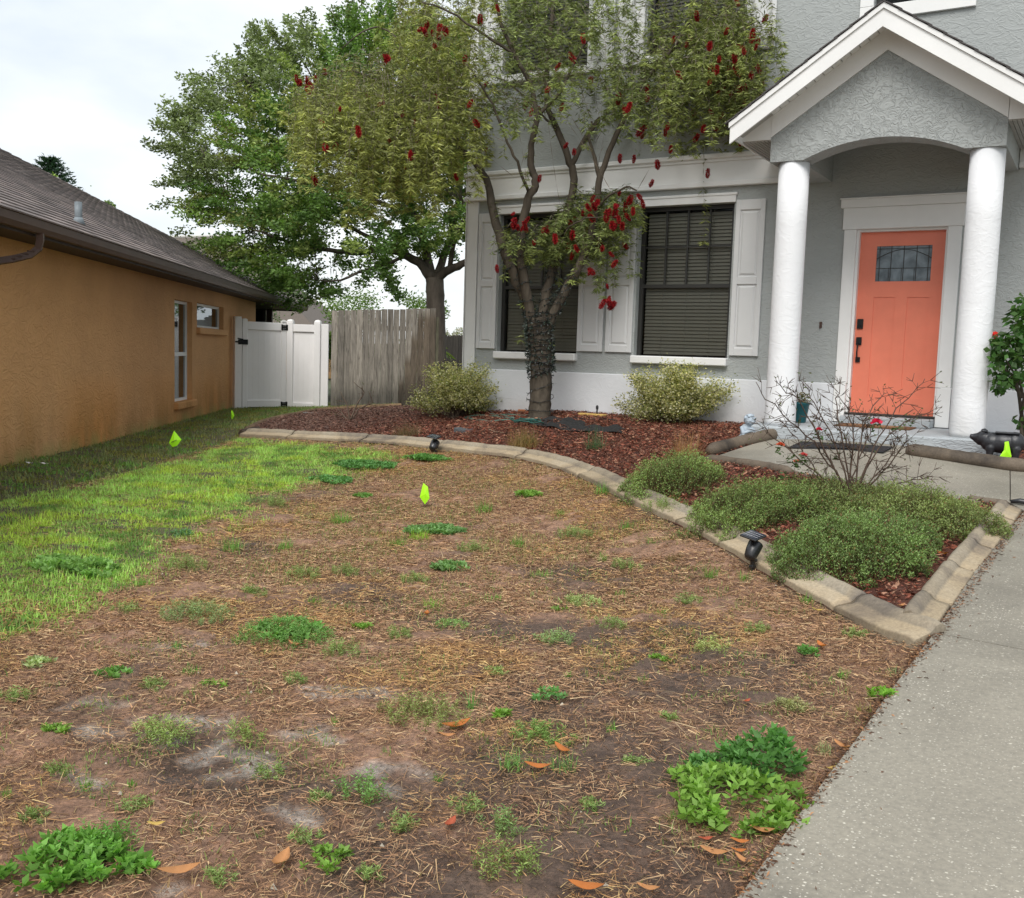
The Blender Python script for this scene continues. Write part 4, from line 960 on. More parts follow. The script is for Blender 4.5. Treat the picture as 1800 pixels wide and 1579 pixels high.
# ================================================================ concrete curbs
def resample(P, step):
    P = np.array([p[:2] for p in P]); 
    Q = [P[0]]
    n = len(P)
    for i in range(n-1):
        p0, p1, p2, p3 = P[max(i-1, 0)], P[i], P[i+1], P[min(i+2, n-1)]; m = max(1, int(np.linalg.norm(p2-p1)/step))
        for j in range(1, m+1):
            t = j/m; Q.append(.5*((2*p1)+(-p0+p2)*t+(2*p0-5*p1+4*p2-p3)*t*t+(-p0+3*p1-3*p2+p3)*t**3))
    return np.array(Q)
PROF = [(0, -.08), (0, .040), (.012, .052), (.115, .070), (.135, .078), (.16, .100), (.19, .112), (.215, .112), (.24, .098), (.255, .06), (.26, -.08)]
def curb(name, path, cuts, label, group=None, prof=PROF, side=1, col=(1, 1, 1), matn='curb', scale=1.0, wsc=1.0):
    Q = resample(path, .05); n = len(Q); cut = sorted(set([0, n-1]+[int(np.argmin(np.hypot(Q[:, 0]-c[0], Q[:, 1]-c[1]))) for c in cuts]))
    T = np.gradient(Q, axis=0); T /= np.linalg.norm(T, axis=1)[:, None]; Nn = np.column_stack([-T[:, 1], T[:, 0]])*side
    z = G(Q[:, 0], Q[:, 1]); root = empty(name, (Q[n//2][0], Q[n//2][1], z[n//2]), label=label, cat='curb', group=group); O = np.array([Q[n//2][0], Q[n//2][1], z[n//2]])
    for a, b in zip(cut[:-1], cut[1:]):
        if b-a < 2: continue
        dz = random.uniform(-.006, .006); w0 = random.uniform(-.006, .006); mb = MB(); V = []; Cc = []; cb = random.uniform(.86, 1.1)
        for i in range(a, b+1):
            p = Q[i].copy()
            if i == a: p += T[i]*.006
            if i == b: p -= T[i]*.006
            for k, (u, h) in enumerate(prof):
                e_ = .012 if i in (a, b) and h > 0 else 0
                jj = (vnoise(np.array(i*.7+a), np.array(k*1.3), 3)-.5)*.010
                V.append([p[0]+Nn[i][0]*(u*wsc+w0), p[1]+Nn[i][1]*(u*wsc+w0), z[i]+h*scale-e_+dz+jj])
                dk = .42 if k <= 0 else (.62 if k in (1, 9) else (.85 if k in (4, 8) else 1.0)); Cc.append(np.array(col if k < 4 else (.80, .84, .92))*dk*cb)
        m = len(prof); nn = b-a+1; Fc = [[i*m+k, i*m+k+1, (i+1)*m+k+1, (i+1)*m+k] for i in range(nn-1) for k in range(m-1)]
        if side > 0: Fc = [f[::-1] for f in Fc]
        Fc += [list(range(m)), list(range(nn*m-1, (nn-1)*m-1, -1))]
        mb.add(np.array(V)-O, Fc, np.array(Cc)); me = mb.mesh('curb_segment', M[matn])
        bm = bmesh.new(); bm.from_mesh(me); bmesh.ops.recalc_face_normals(bm, faces=bm.faces); bm.to_mesh(me); bm.free()
        me.polygons.foreach_set('use_smooth', [len(p.vertices) == 4 for p in me.polygons])
        link('curb_segment', me, root)
    return root
cutpx = [(505,773),(630,779),(760,791),(901,808),(1016,840),(1093,883),(1188,925),(1258,962),(1458,1076)]
curb_path = [p for p in curb_out2[:-1]]+[ong(1608,1139)[:2]]
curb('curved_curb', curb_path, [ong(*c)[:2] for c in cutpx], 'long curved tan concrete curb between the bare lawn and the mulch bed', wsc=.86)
rp = [ong(*c)[:2] for c in ((1647,1113),(1672,1074),(1713,1015),(1746,973),(1772,937),(1797,905))]
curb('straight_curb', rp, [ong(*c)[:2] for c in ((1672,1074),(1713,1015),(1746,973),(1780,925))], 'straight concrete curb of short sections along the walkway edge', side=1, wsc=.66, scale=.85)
# thin timber edging at the back of the bed
def timber(name, pts, w, h, label, matn='log', col=(1.4, 1.15, .8), dz=0.0):
    Q = resample([ong(*p)[:2] for p in pts], .15); P = np.array([[q[0], q[1], G(q[0], q[1])+h/2+dz] for q in Q]); mb = MB(); O = P[len(P)//2].copy(); mb.tube(P-O, h*.62, 4, col); mb2 = mb
    o = mb2.obj(name, M[matn], None, label=label, cat='edging'); o.location = tuple(O); return o
timber('bed_edging', ((425,764),(462,745),(515,732),(565,723),(640,718),(705,715)), .05, .06, 'thin tan wooden edging along the back of the mulch bed before the white gate')
o = timber('timber', ((424,768),(455,762)), .1, .09, 'dark rotten timber stub at the left tip of the mulch bed', col=(.45, .4, .35))
# log shaped edging
def log(a, b, r, label, dz=0.0, cut=None):
    A = np.array(a, float); B = np.array(b, float); n = 16; mb = MB(); P = []; R_ = []
    for i in range(n+1):
        t = i/n; p = A*(1-t)+B*t; p[2] = G(p[0], p[1])+.03+r*.45+dz; P.append(p); R_.append(r*(1+.10*(vnoise(np.array(t*7.0+A[0]), np.array(1.0), 9)-.5)+(-.45 if i in (0, n) else 0)))
    O = P[n//2].copy(); P = np.array(P)-O; mb.tube(P, R_, 14, (1, 1, 1), True, .10); o = mb.obj('log_edging', M['log'], None, True, label=label, cat='edging', group='log look concrete edgings by the porch'); o.location = tuple(O); return o
log(ong(1245,806), ong(1366,774), .065, 'log look edging right of the cherub statue', .01)
log(ong(1240,812), ong(1392,836), .05, 'darker log look edging along the near side of the path behind the shrubs', -.03)
log(ong(1592,804), ong(1810,836), .065, 'longest log look edging in front of the black pig', .01)
log(ong(1628,790), ong(1686,794), .045, 'short log stub against the porch slab', .02)
log(ong(1700,882), ong(1772,893), .03, 'low log edging where the bed meets the path by the straight curb', -.02)

# ================================================================ small objects
def blob(name, parts, voxel, mat, sm_it=6, parent=None, **k):
    """one continuous sculpted surface grown from overlapping ellipsoids and tapered limbs"""
    bm = bmesh.new()
    for p in parts:
        if p[0] == 'e':
            _, c, r, rot = p; mx = Matrix.Translation(c) @ Matrix.Rotation(rot[2], 4, 'Z') @ Matrix.Rotation(rot[1], 4, 'Y') @ Matrix.Rotation(rot[0], 4, 'X') @ Matrix.Diagonal((*r, 1)); bmesh.ops.create_icosphere(bm, subdivisions=3, radius=1, matrix=mx)
        else:
            _, a, b, ra, rb = p; a = Vector(a); b = Vector(b)
            for i in range(9): t = i/8; bmesh.ops.create_icosphere(bm, subdivisions=2, radius=ra*(1-t)+rb*t, matrix=Matrix.Translation(a.lerp(b, t)))
    me = bpy.data.meshes.new(name); bm.to_mesh(me); bm.free(); tmp = bpy.data.objects.new('tmp', me); COL.objects.link(tmp)
    r = tmp.modifiers.new('r', 'REMESH'); r.mode = 'VOXEL'; r.voxel_size = voxel; s = tmp.modifiers.new('s', 'SMOOTH'); s.factor = .5; s.iterations = sm_it
    dg = bpy.context.evaluated_depsgraph_get(); out_ = bpy.data.meshes.new_from_object(tmp.evaluated_get(dg)); bpy.data.objects.remove(tmp); bpy.data.meshes.remove(me)
    out_.name = name; out_.materials.clear(); out_.materials.append(mat); smooth(out_); return link(name, out_, parent, **k)
# black pig planter
P = ong(1752, 812); P[2] = G(P[0], P[1])+.01
pig = empty('pig_statue', P, radians(4), label='black pig statue standing in the mulch behind the log edging', cat='statue')
pm_ = pm('black pig paint', (.030, .031, .036), .38, .4, 14, .5, 30, .006, .5)
parts = [('e', (.04, 0, .165), (.155, .095, .098), (0, 0, 0)), ('e', (-.05, 0, .165), (.10, .088, .09), (0, 0, 0)), ('e', (.13, 0, .17), (.09, .092, .10), (0, 0, 0)), ('e', (-.12, 0, .20), (.07, .066, .070), (0, .3, 0)), ('l', (-.13, 0, .205), (-.215, 0, .205), .052, .026), ('e', (-.222, 0, .208), (.012, .028, .026), (0, -.25, 0)),
  ('l', (-.15, 0, .165), (-.20, 0, .188), .035, .02), ('e', (-.13, .035, .235), (.02, .012, .012), (0, 0, 0)), ('e', (-.13, -.035, .235), (.02, .012, .012), (0, 0, 0))]
for x in (-.06, .15):
    for y in (-.055, .055): parts += [('l', (x, y, .12), (x-.003, y, .03), .040, .026), ('e', (x-.006, y, .012), (.030, .026, .016), (0, 0, 0))]
blob('body', parts, .006, pm_, 4, pig)
for s in (-1, 1):
    mb = MB(); c = np.array([-.105, s*.050, .262]); mb.add([c+[.02, 0, -.02], c+[-.03, s*.012, -.006], c+[-.045, s*.03, .010], c+[-.03, s*.045, .0], c+[.012, s*.03, .004], c+[-.012, s*.018, .022]], [[0, 1, 5], [1, 2, 5], [2, 3, 5], [3, 4, 5], [4, 0, 5], [0, 4, 3, 2, 1]]); mb.obj('ear', pm_, pig, True)
mb = MB(); mb.bbox((-.03, -.075, .252), (.17, .075, .262), .003); mb.obj('planter_rim', pm_, pig)
mb = MB(); mb.tube([(.215, 0, .20), (.235, .01, .215), (.245, -.005, .20), (.24, .01, .185)], .005, 6); mb.obj('tail', pm_, pig, True)
# cherub statue
P = ong(1312, 782); P[2] = G(P[0], P[1])+.005
P[2] += .02
ch = empty('cherub_statue', P, radians(20), label='small pale gray cherub figurine resting its head at the log edging', cat='statue')
cm = pm('pale stone', (.36, .42, .48), .55, .3, 20, .4, 60, .004, .4)
parts = [('e', (0, 0, .045), (.062, .055, .045), (0, 0, 0)), ('e', (-.01, .0, .095), (.048, .042, .060), (0, 0, 0)), ('l', (-.005, 0, .13), (.012, -.008, .16), .028, .024), ('e', (.018, -.010, .195), (.046, .044, .048), (0, .2, 0)),
  ('l', (-.045, -.02, .125), (-.035, -.065, .085), .020, .016), ('l', (-.035, -.065, .085), (.045, -.06, .115), .016, .012), ('l', (.040, -.01, .120), (.062, -.05, .085), .020, .015), ('l', (.062, -.05, .085), (.010, -.062, .120), .015, .012), ('e', (.025, -.062, .125), (.028, .014, .012), (0, 0, 0)),
  ('l', (-.04, -.01, .04), (-.03, -.075, .05), .034, .024), ('l', (-.03, -.075, .05), (-.01, -.07, .012), .022, .016), ('l', (.04, -.01, .04), (.045, -.075, .055), .034, .024), ('l', (.045, -.075, .055), (.04, -.07, .012), .022, .016),
  ('e', (.022, -.055, .192), (.008, .009, .008), (0, 0, 0)), ('e', (.004, -.048, .183), (.012, .010, .011), (0, 0, 0)), ('e', (.040, -.046, .183), (.012, .010, .011), (0, 0, 0)), ('e', (.022, -.050, .172), (.011, .006, .004), (0, 0, 0)), ('e', (-.028, -.005, .192), (.007, .010, .013), (0, 0, 0)), ('e', (.062, -.01, .190), (.007, .010, .013), (0, 0, 0))]
blob('figure', parts, .0042, cm, 2, ch)
hp = []
for i in range(46):
    a = random.uniform(0, 2*pi); el = random.uniform(.05, 1.45); d = Vector((cos(a)*cos(el), sin(a)*cos(el), sin(el)))
    if d.y < -.62 and d.z < .55: continue
    hp.append(('e', (.018+d.x*.044, -.008+d.y*.044, .203+d.z*.044), (.013, .013, .010), (0, 0, 0)))
blob('hair', hp, .004, cm, 1, ch); ch.scale = (1.18, 1.18, 1.15)
# teal pot
P = on_z(1404, 743, -.667)
pot = empty('plant_pot', P, label='teal tapered pot with a small wilted plant beside the left porch column', cat='pot')
mb = MB(); mb.lathe([(.068, 0), (.075, .01), (.105, .20), (.112, .205), (.112, .228), (.100, .228), (.096, .19), (.0, .185)], sides=28); mb.obj('pot_body', pm('teal glaze', (.012, .10, .115), .3, .3, 8, .2, 20), pot, True)
mb = MB(); mb.lathe([(.095, .186), (.06, .200), (.0, .205)], sides=20); mb.obj('soil', M['mulch_base'], pot)
lb = LB(); n = 170; a = rng.uniform(0, 2*pi, n); r = rng.uniform(0, .10, n); Pp = np.stack([r*np.cos(a), r*np.sin(a), .21+rng.uniform(0, .13, n)*(1-r*3)], -1); cc = np.where(rng.random((n, 1)) < .45, np.array([[.45, .34, .18]]), np.array([[.12, .17, .05]]))*rng.uniform(.7, 1.2, (n, 1)); lb.leaves(Pp, unit(np.stack([np.cos(a), np.sin(a), rng.uniform(-.4, 1, n)], -1)), rng.uniform(.025, .05, n), .014, cc); lb.obj('foliage', M['leaf'], pot)
mb = MB()
for i in range(9): a = random.uniform(0, 6.28); mb.tube([(0.02*cos(a), .02*sin(a), .2), (.06*cos(a), .06*sin(a), .27), (.11*cos(a), .11*sin(a), .30+random.uniform(-.04, .05))], .003, 4)
mb.obj('stem', M['twig'], pot)
# mats
def mat_obj(name, pts, z, th, mt, label, cat='mat'):
    W = [on_z(x, y, z) for x, y in pts]; O = sum(W)/len(W); mb = MB(); mb.prism([(w[0]-O[0], w[1]-O[1]) for w in W], 0, th, ax='z'); o = mb.obj(name, mt, None, label=label, cat=cat); o.location = tuple(O); return o
o = None
mb = MB(); mb.bbox((-.38, -.22, 0), (.38, .22, .014), .004); mm_ = pm('coir', (.16, .075, .035), .95, .3, 40, .8, 120, .01); m_ = empty('doormat', (-2.12, 11.08, -.666), label='reddish brown coir doormat on the porch slab in front of the coral door', cat='doormat'); mb.obj('mat_field', mm_, m_)
mb = MB(); mb.bbox((-.30, -.16, .0145), (.30, .16, .017), .001); mb.obj('mat_centre', pm('coir light', (.28, .15, .075), .95, .3, 40, .8, 120, .01), m_)
P = ong(1478, 786, .03); mb = MB()
def gridmat(w, d, nx_, ny_, th):
    V = []; 
    for j in range(ny_+1):
        for i in range(nx_+1): x = -w/2+w*i/nx_; y = -d/2+d*j/ny_; V.append((x, y, G(P[0]+x, P[1]+y)-P[2]+.034+th+(.004 if (i+j) % 2 else 0)))
    Fc = [[j*(nx_+1)+i, j*(nx_+1)+i+1, (j+1)*(nx_+1)+i+1, (j+1)*(nx_+1)+i] for j in range(ny_) for i in range(nx_)]
    return V, Fc
V, Fc = gridmat(.84, .42, 14, 8, .010); mb.add(V, Fc); mb.tube([V[0], V[14], V[-1], V[-15], V[0]], .009, 5)
o = mb.obj('rubber_mat', pm('black rubber', (.022, .022, .024), .8, .3, 30, .7, 90, .006), None, label='flat black rubber mat on the path at the foot of the porch slab', cat='mat'); o.location = tuple(P)

# solar spot lights
def spot(px, py, sc, yaw, tilt, label, buried=0.0):
    P = ong(px, py); P[2] = G(P[0], P[1])-buried
    r = empty('solar_spotlight', P, yaw, label=label, cat='garden light', group='black solar spotlights along the curved curb')
    mb = MB(); mb.tube([(0, 0, -.04), (0, 0, .05), (.0, .0, .085)], [.006, .015, .017], 10); mb.bbox((-.022, -.016, .03), (.022, .016, .05), .004); mb.obj('stake', M['blackplastic'], r)
    mb = MB(); mb.tube([(.012, 0, .075), (.0, 0, .10), (-.002, 0, .125)], .013, 8); mb.tube([(0, -.03, .085), (0, .03, .085)], .012, 8); mb.obj('bracket', M['blackplastic'], r, True)
    mx_ = np.array(Matrix.Translation((.0, 0, .155)) @ Matrix.Rotation(radians(tilt), 4, 'Y'))
    mb = MB(); mb.lathe([(.028, -.075), (.040, -.06), (.048, -.01), (.050, .045), (.044, .052), (.041, .04)], sides=20, M=mx_); mb.obj('lamp_head', M['blackplastic'], r, True)
    mb = MB(); mb.lathe([(.040, .038), (.0, .0385)], sides=20, M=mx_); mb.obj('lens', M['frosted'], r)
    px2 = np.array(Matrix.Translation((-.01, 0, .252)) @ Matrix.Rotation(radians(-8), 4, 'Y') @ Matrix.Rotation(radians(10), 4, 'X'))
    mb = MB(); mb.bbox((-.07, -.062, -.010), (.07, .062, .004), .004, M=px2); mb.tube([(0, 0, .17), (-.008, 0, .245)], .012, 8); mb.obj('panel_frame', M['blackplastic'], r)
    pmn = bpy.data.materials.get('solar cells') or pm('solar cells', (.012, .018, .035), .12, .3, 3, spec=.9)
    for i in range(4):
        mb = MB(); mb.box((-.062+.031*i+.001, -.054, .0045), (-.062+.031*(i+1)-.001, .054, .0062), M=px2); mb.obj('solar_cell', pmn, r)
    mb = MB(); 
    for i in range(3): mb.box((-.062+.031*(i+1)-.0009, -.054, .0064), (-.062+.031*(i+1)+.0009, .054, .0066), M=px2)
    mb.obj('cell_line', M['vinyl'], r)
    r.scale = (sc, sc, sc); return r
spot(1322, 1006, .92, radians(75), 38, 'larger black solar spotlight with a square panel in front of the low shrubs')
s2 = spot(763, 797, 1.0, radians(100), 52, 'smaller black solar spotlight at the far part of the curb', .06)

# marking flags
def flag(px, py, top, kite, w, label, yaw=0, group='lime marking flags', dz=0.0, base=None):
    B_ = ong(px, py) if base is None else base; wv__ = dep(B_); Ptop = at_w(top[0], top[1], wv__)
    r = empty('marking_flag', B_, label=label, cat='flag', group=group)
    mb = MB(); mb.tube([(0, 0, -.05), tuple((Ptop-B_)*.5), tuple(Ptop-B_)], .0016, 5); mb.obj('wire', M['gutter'], r)
    K = [at_w(x, y, wv__) for x, y in kite]; c = sum(K)/len(K); V = [k-B_ for k in K]; cen = (c-B_)+(-CF)*.018; V2 = V+[cen]; nK = len(V)
    mb = MB(); mb.add(V2, [[i, (i+1) % nK, nK] for i in range(nK)]); 
    back = [v+CF*.0012 for v in V2]; mb.add(back, [[(i+1) % nK, i, nK] for i in range(nK)]); mb.obj('flag_sheet', M['limeflag'], r)
    return r, c-B_, wv__
r, c, wv__ = flag(300, 797, (309, 757), [(306,757),(319,773),(311,784),(303,786),(297,779)], 0, 'largest kite shaped lime flag on the grass strip before the orange wall')
mb = MB()
for i in range(7): mb.bbox(tuple(c+CR*(-.03+.0095*i)-CF*.024+CU*(-.012+.004*i)-np.array([.003, .001, .006])), tuple(c+CR*(-.03+.0095*i)-CF*.0235+CU*(-.012+.004*i)+np.array([.003, .001, .007])), .0003)
mb.obj('print', M['gutter'], r)
flag(407, 742, (409, 722), [(406,722),(409,722),(412,731),(408,738),(406,733)], 0, 'thin folded lime flag by the orange wall left of the white gate')
flag(745, 893, (744, 850), [(744,849),(752,856),(755,876),(747,887),(738,874)], 0, 'lime flag standing in the dry lawn near the middle of the photo')
P = ong(1760, 822); P = P+np.array([0, 0, .02]); bb = ong(1760, 818)
flag(1760, 818, (1766, 780), [(1766,777),(1773,776),(1778,803),(1764,812),(1757,803),(1765,791)], 0, 'lime flag against the side of the black pig', base=bb)

# hose, cable, fabric, stones in the bed
def ground_tube(name, pts, r, mt, label, cat, dz=.02, sides=6, col=None):
    Q = resample([ong(*p)[:2] for p in pts], .06); P = np.column_stack([Q, G(Q[:, 0], Q[:, 1])+dz+r+.006*np.sin(np.arange(len(Q))*.9)]); O = P[0].copy(); mb = MB(); mb.tube(P-O, r, sides, col); o = mb.obj(name, mt, None, True, label=label, cat=cat); o.location = tuple(O); return o
hm = pm('green hose', (.10, .16, .13), .5, .15, 5)
ground_tube('garden_hose', ((940,742),(900,743),(860,745),(822,740),(818,738),(850,735),(880,738),(905,741),(880,734),(860,733),(930,735)), .013, hm, 'faded green garden hose lying in loops left of the bottlebrush trunk', 'hose')
ground_tube('hose_end', ((1085,744),(1040,741),(1005,740),(975,741)), .010, M['dark'], 'dark irrigation tube lying right of the bottlebrush trunk', 'hose')
ground_tube('dry_runner', ((820,742),(840,752),(865,761),(890,764)), .004, M['straw'], 'thin pale dry runner lying across the mulch near the gray stone', 'runner', col=(.45, .36, .25))
# cable coil at the foot of the trunk
tb = ong(948, 745); tb[2] = G(tb[0], tb[1])
mb = MB()
for k in range(5):
    cx = random.uniform(-.22, .3); cy = random.uniform(-.22, -.08); r_ = random.uniform(.06, .11); a0 = random.uniform(0, 6)
    mb.tube([(cx+r_*1.6*cos(a0+t), cy+r_*sin(a0+t), .03+.02*k*.3+.01*sin(3*t)) for t in np.linspace(0, 5.5, 22)], .007, 5)
o = mb.obj('cable_coil', pm('green cable', (.02, .09, .075), .45, .2, 6), None, True, label='tangled dark green cable at the foot of the bottlebrush trunk', cat='cable'); o.location = tuple(tb+np.array([0, -.05, 0]))
# landscape fabric
P = ong(1035, 753); mb = MB(); n1_, n2_ = 26, 12; V = []
for j in range(n2_+1):
    for i in range(n1_+1):
        u, v = i/n1_, j/n2_; x = -.62+1.1*u+.05*sin(v*7); y = -.30+.50*v*(1-.5*u)+.04*sin(u*9)
        V.append((x, y, G(P[0]+x, P[1]+y)-P[2]+.03+.035*vnoise(np.array(u*7), np.array(v*4), 6)+.012*sin(u*30+v*8)*(.3+v)))
mb.add(V, [[j*(n1_+1)+i, j*(n1_+1)+i+1, (j+1)*(n1_+1)+i+1, (j+1)*(n1_+1)+i] for j in range(n2_) for i in range(n1_)])
o = mb.obj('landscape_fabric', pm('black weed fabric', (.022, .022, .022), .75, .3, 20, .5, 200, .003), None, True, label='crumpled black landscape fabric exposed in the mulch right of the trunk', cat='fabric'); o.location = tuple(P)
for px_, py_, rx, ry, cl, lab in ((822, 758, .19, .17, (.10, .11, .12), 'flat dark gray round stepping stone in the mulch left of the trunk'), (556, 730, .30, .16, (.20, .18, .17), 'pale flat stone at the left end of the mulch bed near the gate')):
    P = ong(px_, py_); mb = MB(); pr = [(rx*cos(a)*(1+.1*sin(3*a)), ry*sin(a)) for a in np.linspace(0, 2*pi, 18, endpoint=False)]; mb.prism(pr, -.03, .032, ax='z'); o = mb.obj('stepping_stone', pm('stone', cl, .8, .3, 9, .5, 40, .006), None, label=lab, cat='stone'); o.location = tuple(P)
P = ong(1043, 735); mb = MB(); mb.bbox((-.20, -.05, .02), (.16, .05, .055), .01); o = mb.obj('wood_block', pm('yellow wood', (.50, .33, .10), .8, .25, 14), None, label='yellowish wood block lying against the white wall right of the tree', cat='wood block'); o.location = tuple(P)
P = ong(1044, 736); r = empty('sprinkler_riser', P+np.array([0, .08, 0]), label='small black sprinkler riser in front of the white wall band', cat='sprinkler'); mb = MB(); mb.lathe([(.010, 0), (.010, .11), (.017, .115), (.017, .15), (.008, .165)], sides=10); mb.obj('riser', M['blackplastic'], r)
P = ong(925, 727); mb = MB(); mb.bbox((-.12, -.03, .0), (.10, .03, .05), .008); o = mb.obj('brick_piece', pm('orange brick', (.42, .16, .07), .85, .25, 14), None, label='orange brick piece at the wall foot just left of the trunk', cat='brick'); o.location = tuple(P)
# litter by the orange wall
for px_, py_, w_, lab in ((50, 822, .09, 'small white paper scrap in the dark grass by the orange wall'), (76, 823, .11, 'grayish crumpled scrap right of the white paper by the orange wall')):
    P = ong(px_, py_, .03); mb = MB(); V = [(w_*(u-.5)+.01*sin(9*v), .04*(v-.5), .02+.018*vnoise(np.array(u*5), np.array(v*4), 8)) for v in np.linspace(0, 1, 5) for u in np.linspace(0, 1, 7)]; mb.add(V, [[j*7+i, j*7+i+1, (j+1)*7+i+1, (j+1)*7+i] for j in range(4) for i in range(6)]); o = mb.obj('paper_scrap', M['trim'] if px_ < 60 else M['vinyl'], None, label=lab, cat='litter'); o.location = tuple(P+np.array([0, 0, .02]))
# dark hose nozzle at the end of the straight curb
P = ong(1792, 888, .03); mb = MB(); mb.tube([(-.06, 0, .02), (0, 0, .03), (.08, .01, .02), (.2, .03, .02)], [.012, .02, .016, .014], 8); o = mb.obj('hose_nozzle', M['blackplastic'], None, True, label='black hose nozzle on the path at the far end of the straight curb', cat='nozzle'); o.location = tuple(P)

# ================================================================ fallen leaves
def dead_leaf(px, py, L_, yaw, col, label, curl=.25, tilt=0.0):
    P = ong(px, py, .012); n = 9; W = L_*.42; V = []
    for i in range(n):
        t = i/(n-1); w = W*.5*sin(pi*t)**.8*(1-.15*t); x = L_*(t-.5); z = curl*L_*((t-.5)**2)*3.0+.004
        for s in (-1, 0, 1): V.append((x, s*w, z+abs(s)*w*.45+.0012*sin(t*9+s)))
    Fc = [[3*i+s, 3*i+s+1, 3*(i+1)+s+1, 3*(i+1)+s] for i in range(n-1) for s in (0, 1)]
    C_ = np.array([np.array(col)*(1.25 if s == 1 else random.uniform(.75, 1.05)) for _ in range(n) for s in range(3)])
    r = MB(); r.add(V, Fc, C_); me = r.mesh('dead_leaf', M['flower'], True); o = link('dead_leaf', me, None, tuple(P+np.array([0, 0, .008])), (tilt, random.uniform(-.1, .1), yaw), label=label, cat='leaf', group='fallen dry leaves'); return o
OR = (.50, .17, .045); TN = (.50, .24, .10); RD = (.42, .10, .05); YL = (.60, .42, .12)
for a in ((315, 1541, .125, radians(55), TN, 'longest orange brown leaf lying at the bottom edge right of the big weed'), (494, 1521, .115, radians(110), TN, 'broad curled tan leaf standing next to the clover weed at the bottom'),
  (517, 1137, .075, radians(5), TN, 'tan leaf at the right foot of the round green weed on the left'), (750, 1083, .08, radians(120), OR, 'upright orange leaf below a light green weed in the middle'), (802, 1282, .13, radians(60), OR, 'orange leaf beside the wide pale weed right of centre'),
  (786, 1299, .07, radians(30), TN, 'short tan leaf just below the orange leaf by the pale weed'), (945, 1355, .10, radians(20), OR, 'orange leaf lying between two low weeds'), (988, 1324, .09, radians(-20), OR, 'orange leaf above the right one of two low weeds'),
  (1031, 1569, .11, radians(15), OR, 'orange leaf at the bottom edge right of centre'), (791, 1455, .08, radians(100), RD, 'reddish leaf on bare soil near the bottom centre'), (275, 1456, .06, radians(40), YL, 'small yellow leaf above the bottom left weed'),
  (1444, 1140, .09, radians(130), OR, 'orange leaf right of the small weed near the curb corner'), (1437, 1077, .06, radians(20), YL, 'pale yellow leaf next to the curved curb'), (1312, 1238, .05, radians(70), RD, 'small red brown leaf left of the pale grass tuft by the walk'),
  (1384, 1444, .07, radians(10), YL, 'pale cream leaf at the right edge of the big leafy weed'), (1340, 1468, .08, radians(20), TN, 'tan leaf under the lower right of the big leafy weed'), (1300, 1487, .06, radians(20), OR, 'bright orange leaf below the big leafy weed'), (1255, 1507, .09, radians(10), TN, 'long brown leaf below the big leafy weed, left of the others'), (1298, 1503, .05, radians(30), OR, 'small orange leaf second below the big leafy weed'), (1305, 1519, .06, radians(-20), TN, 'lowest tan leaf below the big leafy weed'),
  (1480, 1318, .08, radians(-30), TN, 'tan leaf against the walkway edge above the big leafy weed'), (1462, 1358, .06, radians(60), YL, 'light leaf at the walkway edge right of the big leafy weed'), (1240, 1482, .05, radians(40), RD, 'reddish leaf left below the big leafy weed'), (1140, 1570, .07, radians(10), TN, 'tan leaf at the bottom edge left of the walkway'),
  (1655, 978, .11, radians(-40), OR, 'orange leaf in the mulch left of the straight curb'), (1640, 1026, .06, radians(-30), OR, 'short orange leaf in the mulch near the curb corner'), (1748, 977, .045, radians(40), TN, 'tan leaf on the straight curb beside the walkway'), (1584, 1069, .06, radians(60), TN, 'tan leaf in the corner of the two curbs')):
    dead_leaf(*a)
# ================================================================ loose cover: mulch chips, straw, grass
def scatter(poly, n, extra=None):
    xs_ = [p[0] for p in poly]; ys_ = [p[1] for p in poly]; o = []; tot = 0
    while tot < n:
        x = rng.uniform(min(xs_), max(xs_), n*2); y = rng.uniform(min(ys_), max(ys_), n*2); k = inpoly(x, y, poly)
        if extra is not None: k &= extra(x, y)
        x, y = x[k], y[k]; o.append(np.column_stack([x, y])); tot += len(x)
    return np.vstack(o)[:n]
def visible(x, y, m=80):
    P = np.column_stack([x, y, np.full(len(x), -1.3)]); w = P@CF; px_ = 900+FPX*(P@CR)/np.maximum(w, .1); py_ = 789.5-FPX*(P@CU)/np.maximum(w, .1)
    return (w > 1.2) & (px_ > -m) & (px_ < 1800+m) & (py_ < 1579+m*1.5)
def chips(name, poly, n, smin, smax):
    xy = scatter(poly, n, lambda x, y: pdist(x, y, curb_path, False)+rng.normal(0, .012, len(x)) > .245); xy = xy[pdist(xy[:, 0], xy[:, 1], rp, False)+rng.normal(0, .012, len(xy)) > .20]; n = len(xy); z = G(xy[:, 0], xy[:, 1])+.022+rng.uniform(0, .022, n); P = np.column_stack([xy, z])
    D = rdir(n, -.35, .45); Ln = rng.uniform(smin, smax, n)*(1+1.2*(rng.random(n) < .12)); Wd = Ln*rng.uniform(.16, .42, n)
    base = np.where(rng.random((n, 1)) < .22, [[.36, .19, .12]], np.where(rng.random((n, 1)) < .32, [[.095, .042, .03]], [[.235, .075, .045]]))
    Cc = base*rng.uniform(.6, 1.35, (n, 1))
    gr = sstep(-7.2, -9.6, xy[:, 0])[:, None]*.6; Cc = Cc*(1-gr)+np.array([[.16, .115, .095]])*gr*rng.uniform(.5, 1.4, (n, 1))
    V, F, C_ = leaves(P-D*Ln[:, None]*.5, D, Ln, Wd, Cc, .10, .5)
    return link(name, fastmesh(name, V, F, C_, M['chips']), kind='stuff', label='reddish brown bark mulch chips filling the bed', cat='mulch')
chips('mulch_chips', BED, 150000, .014, .036); chips('mulch_chips', PIGBED, 9000, .018, .04)

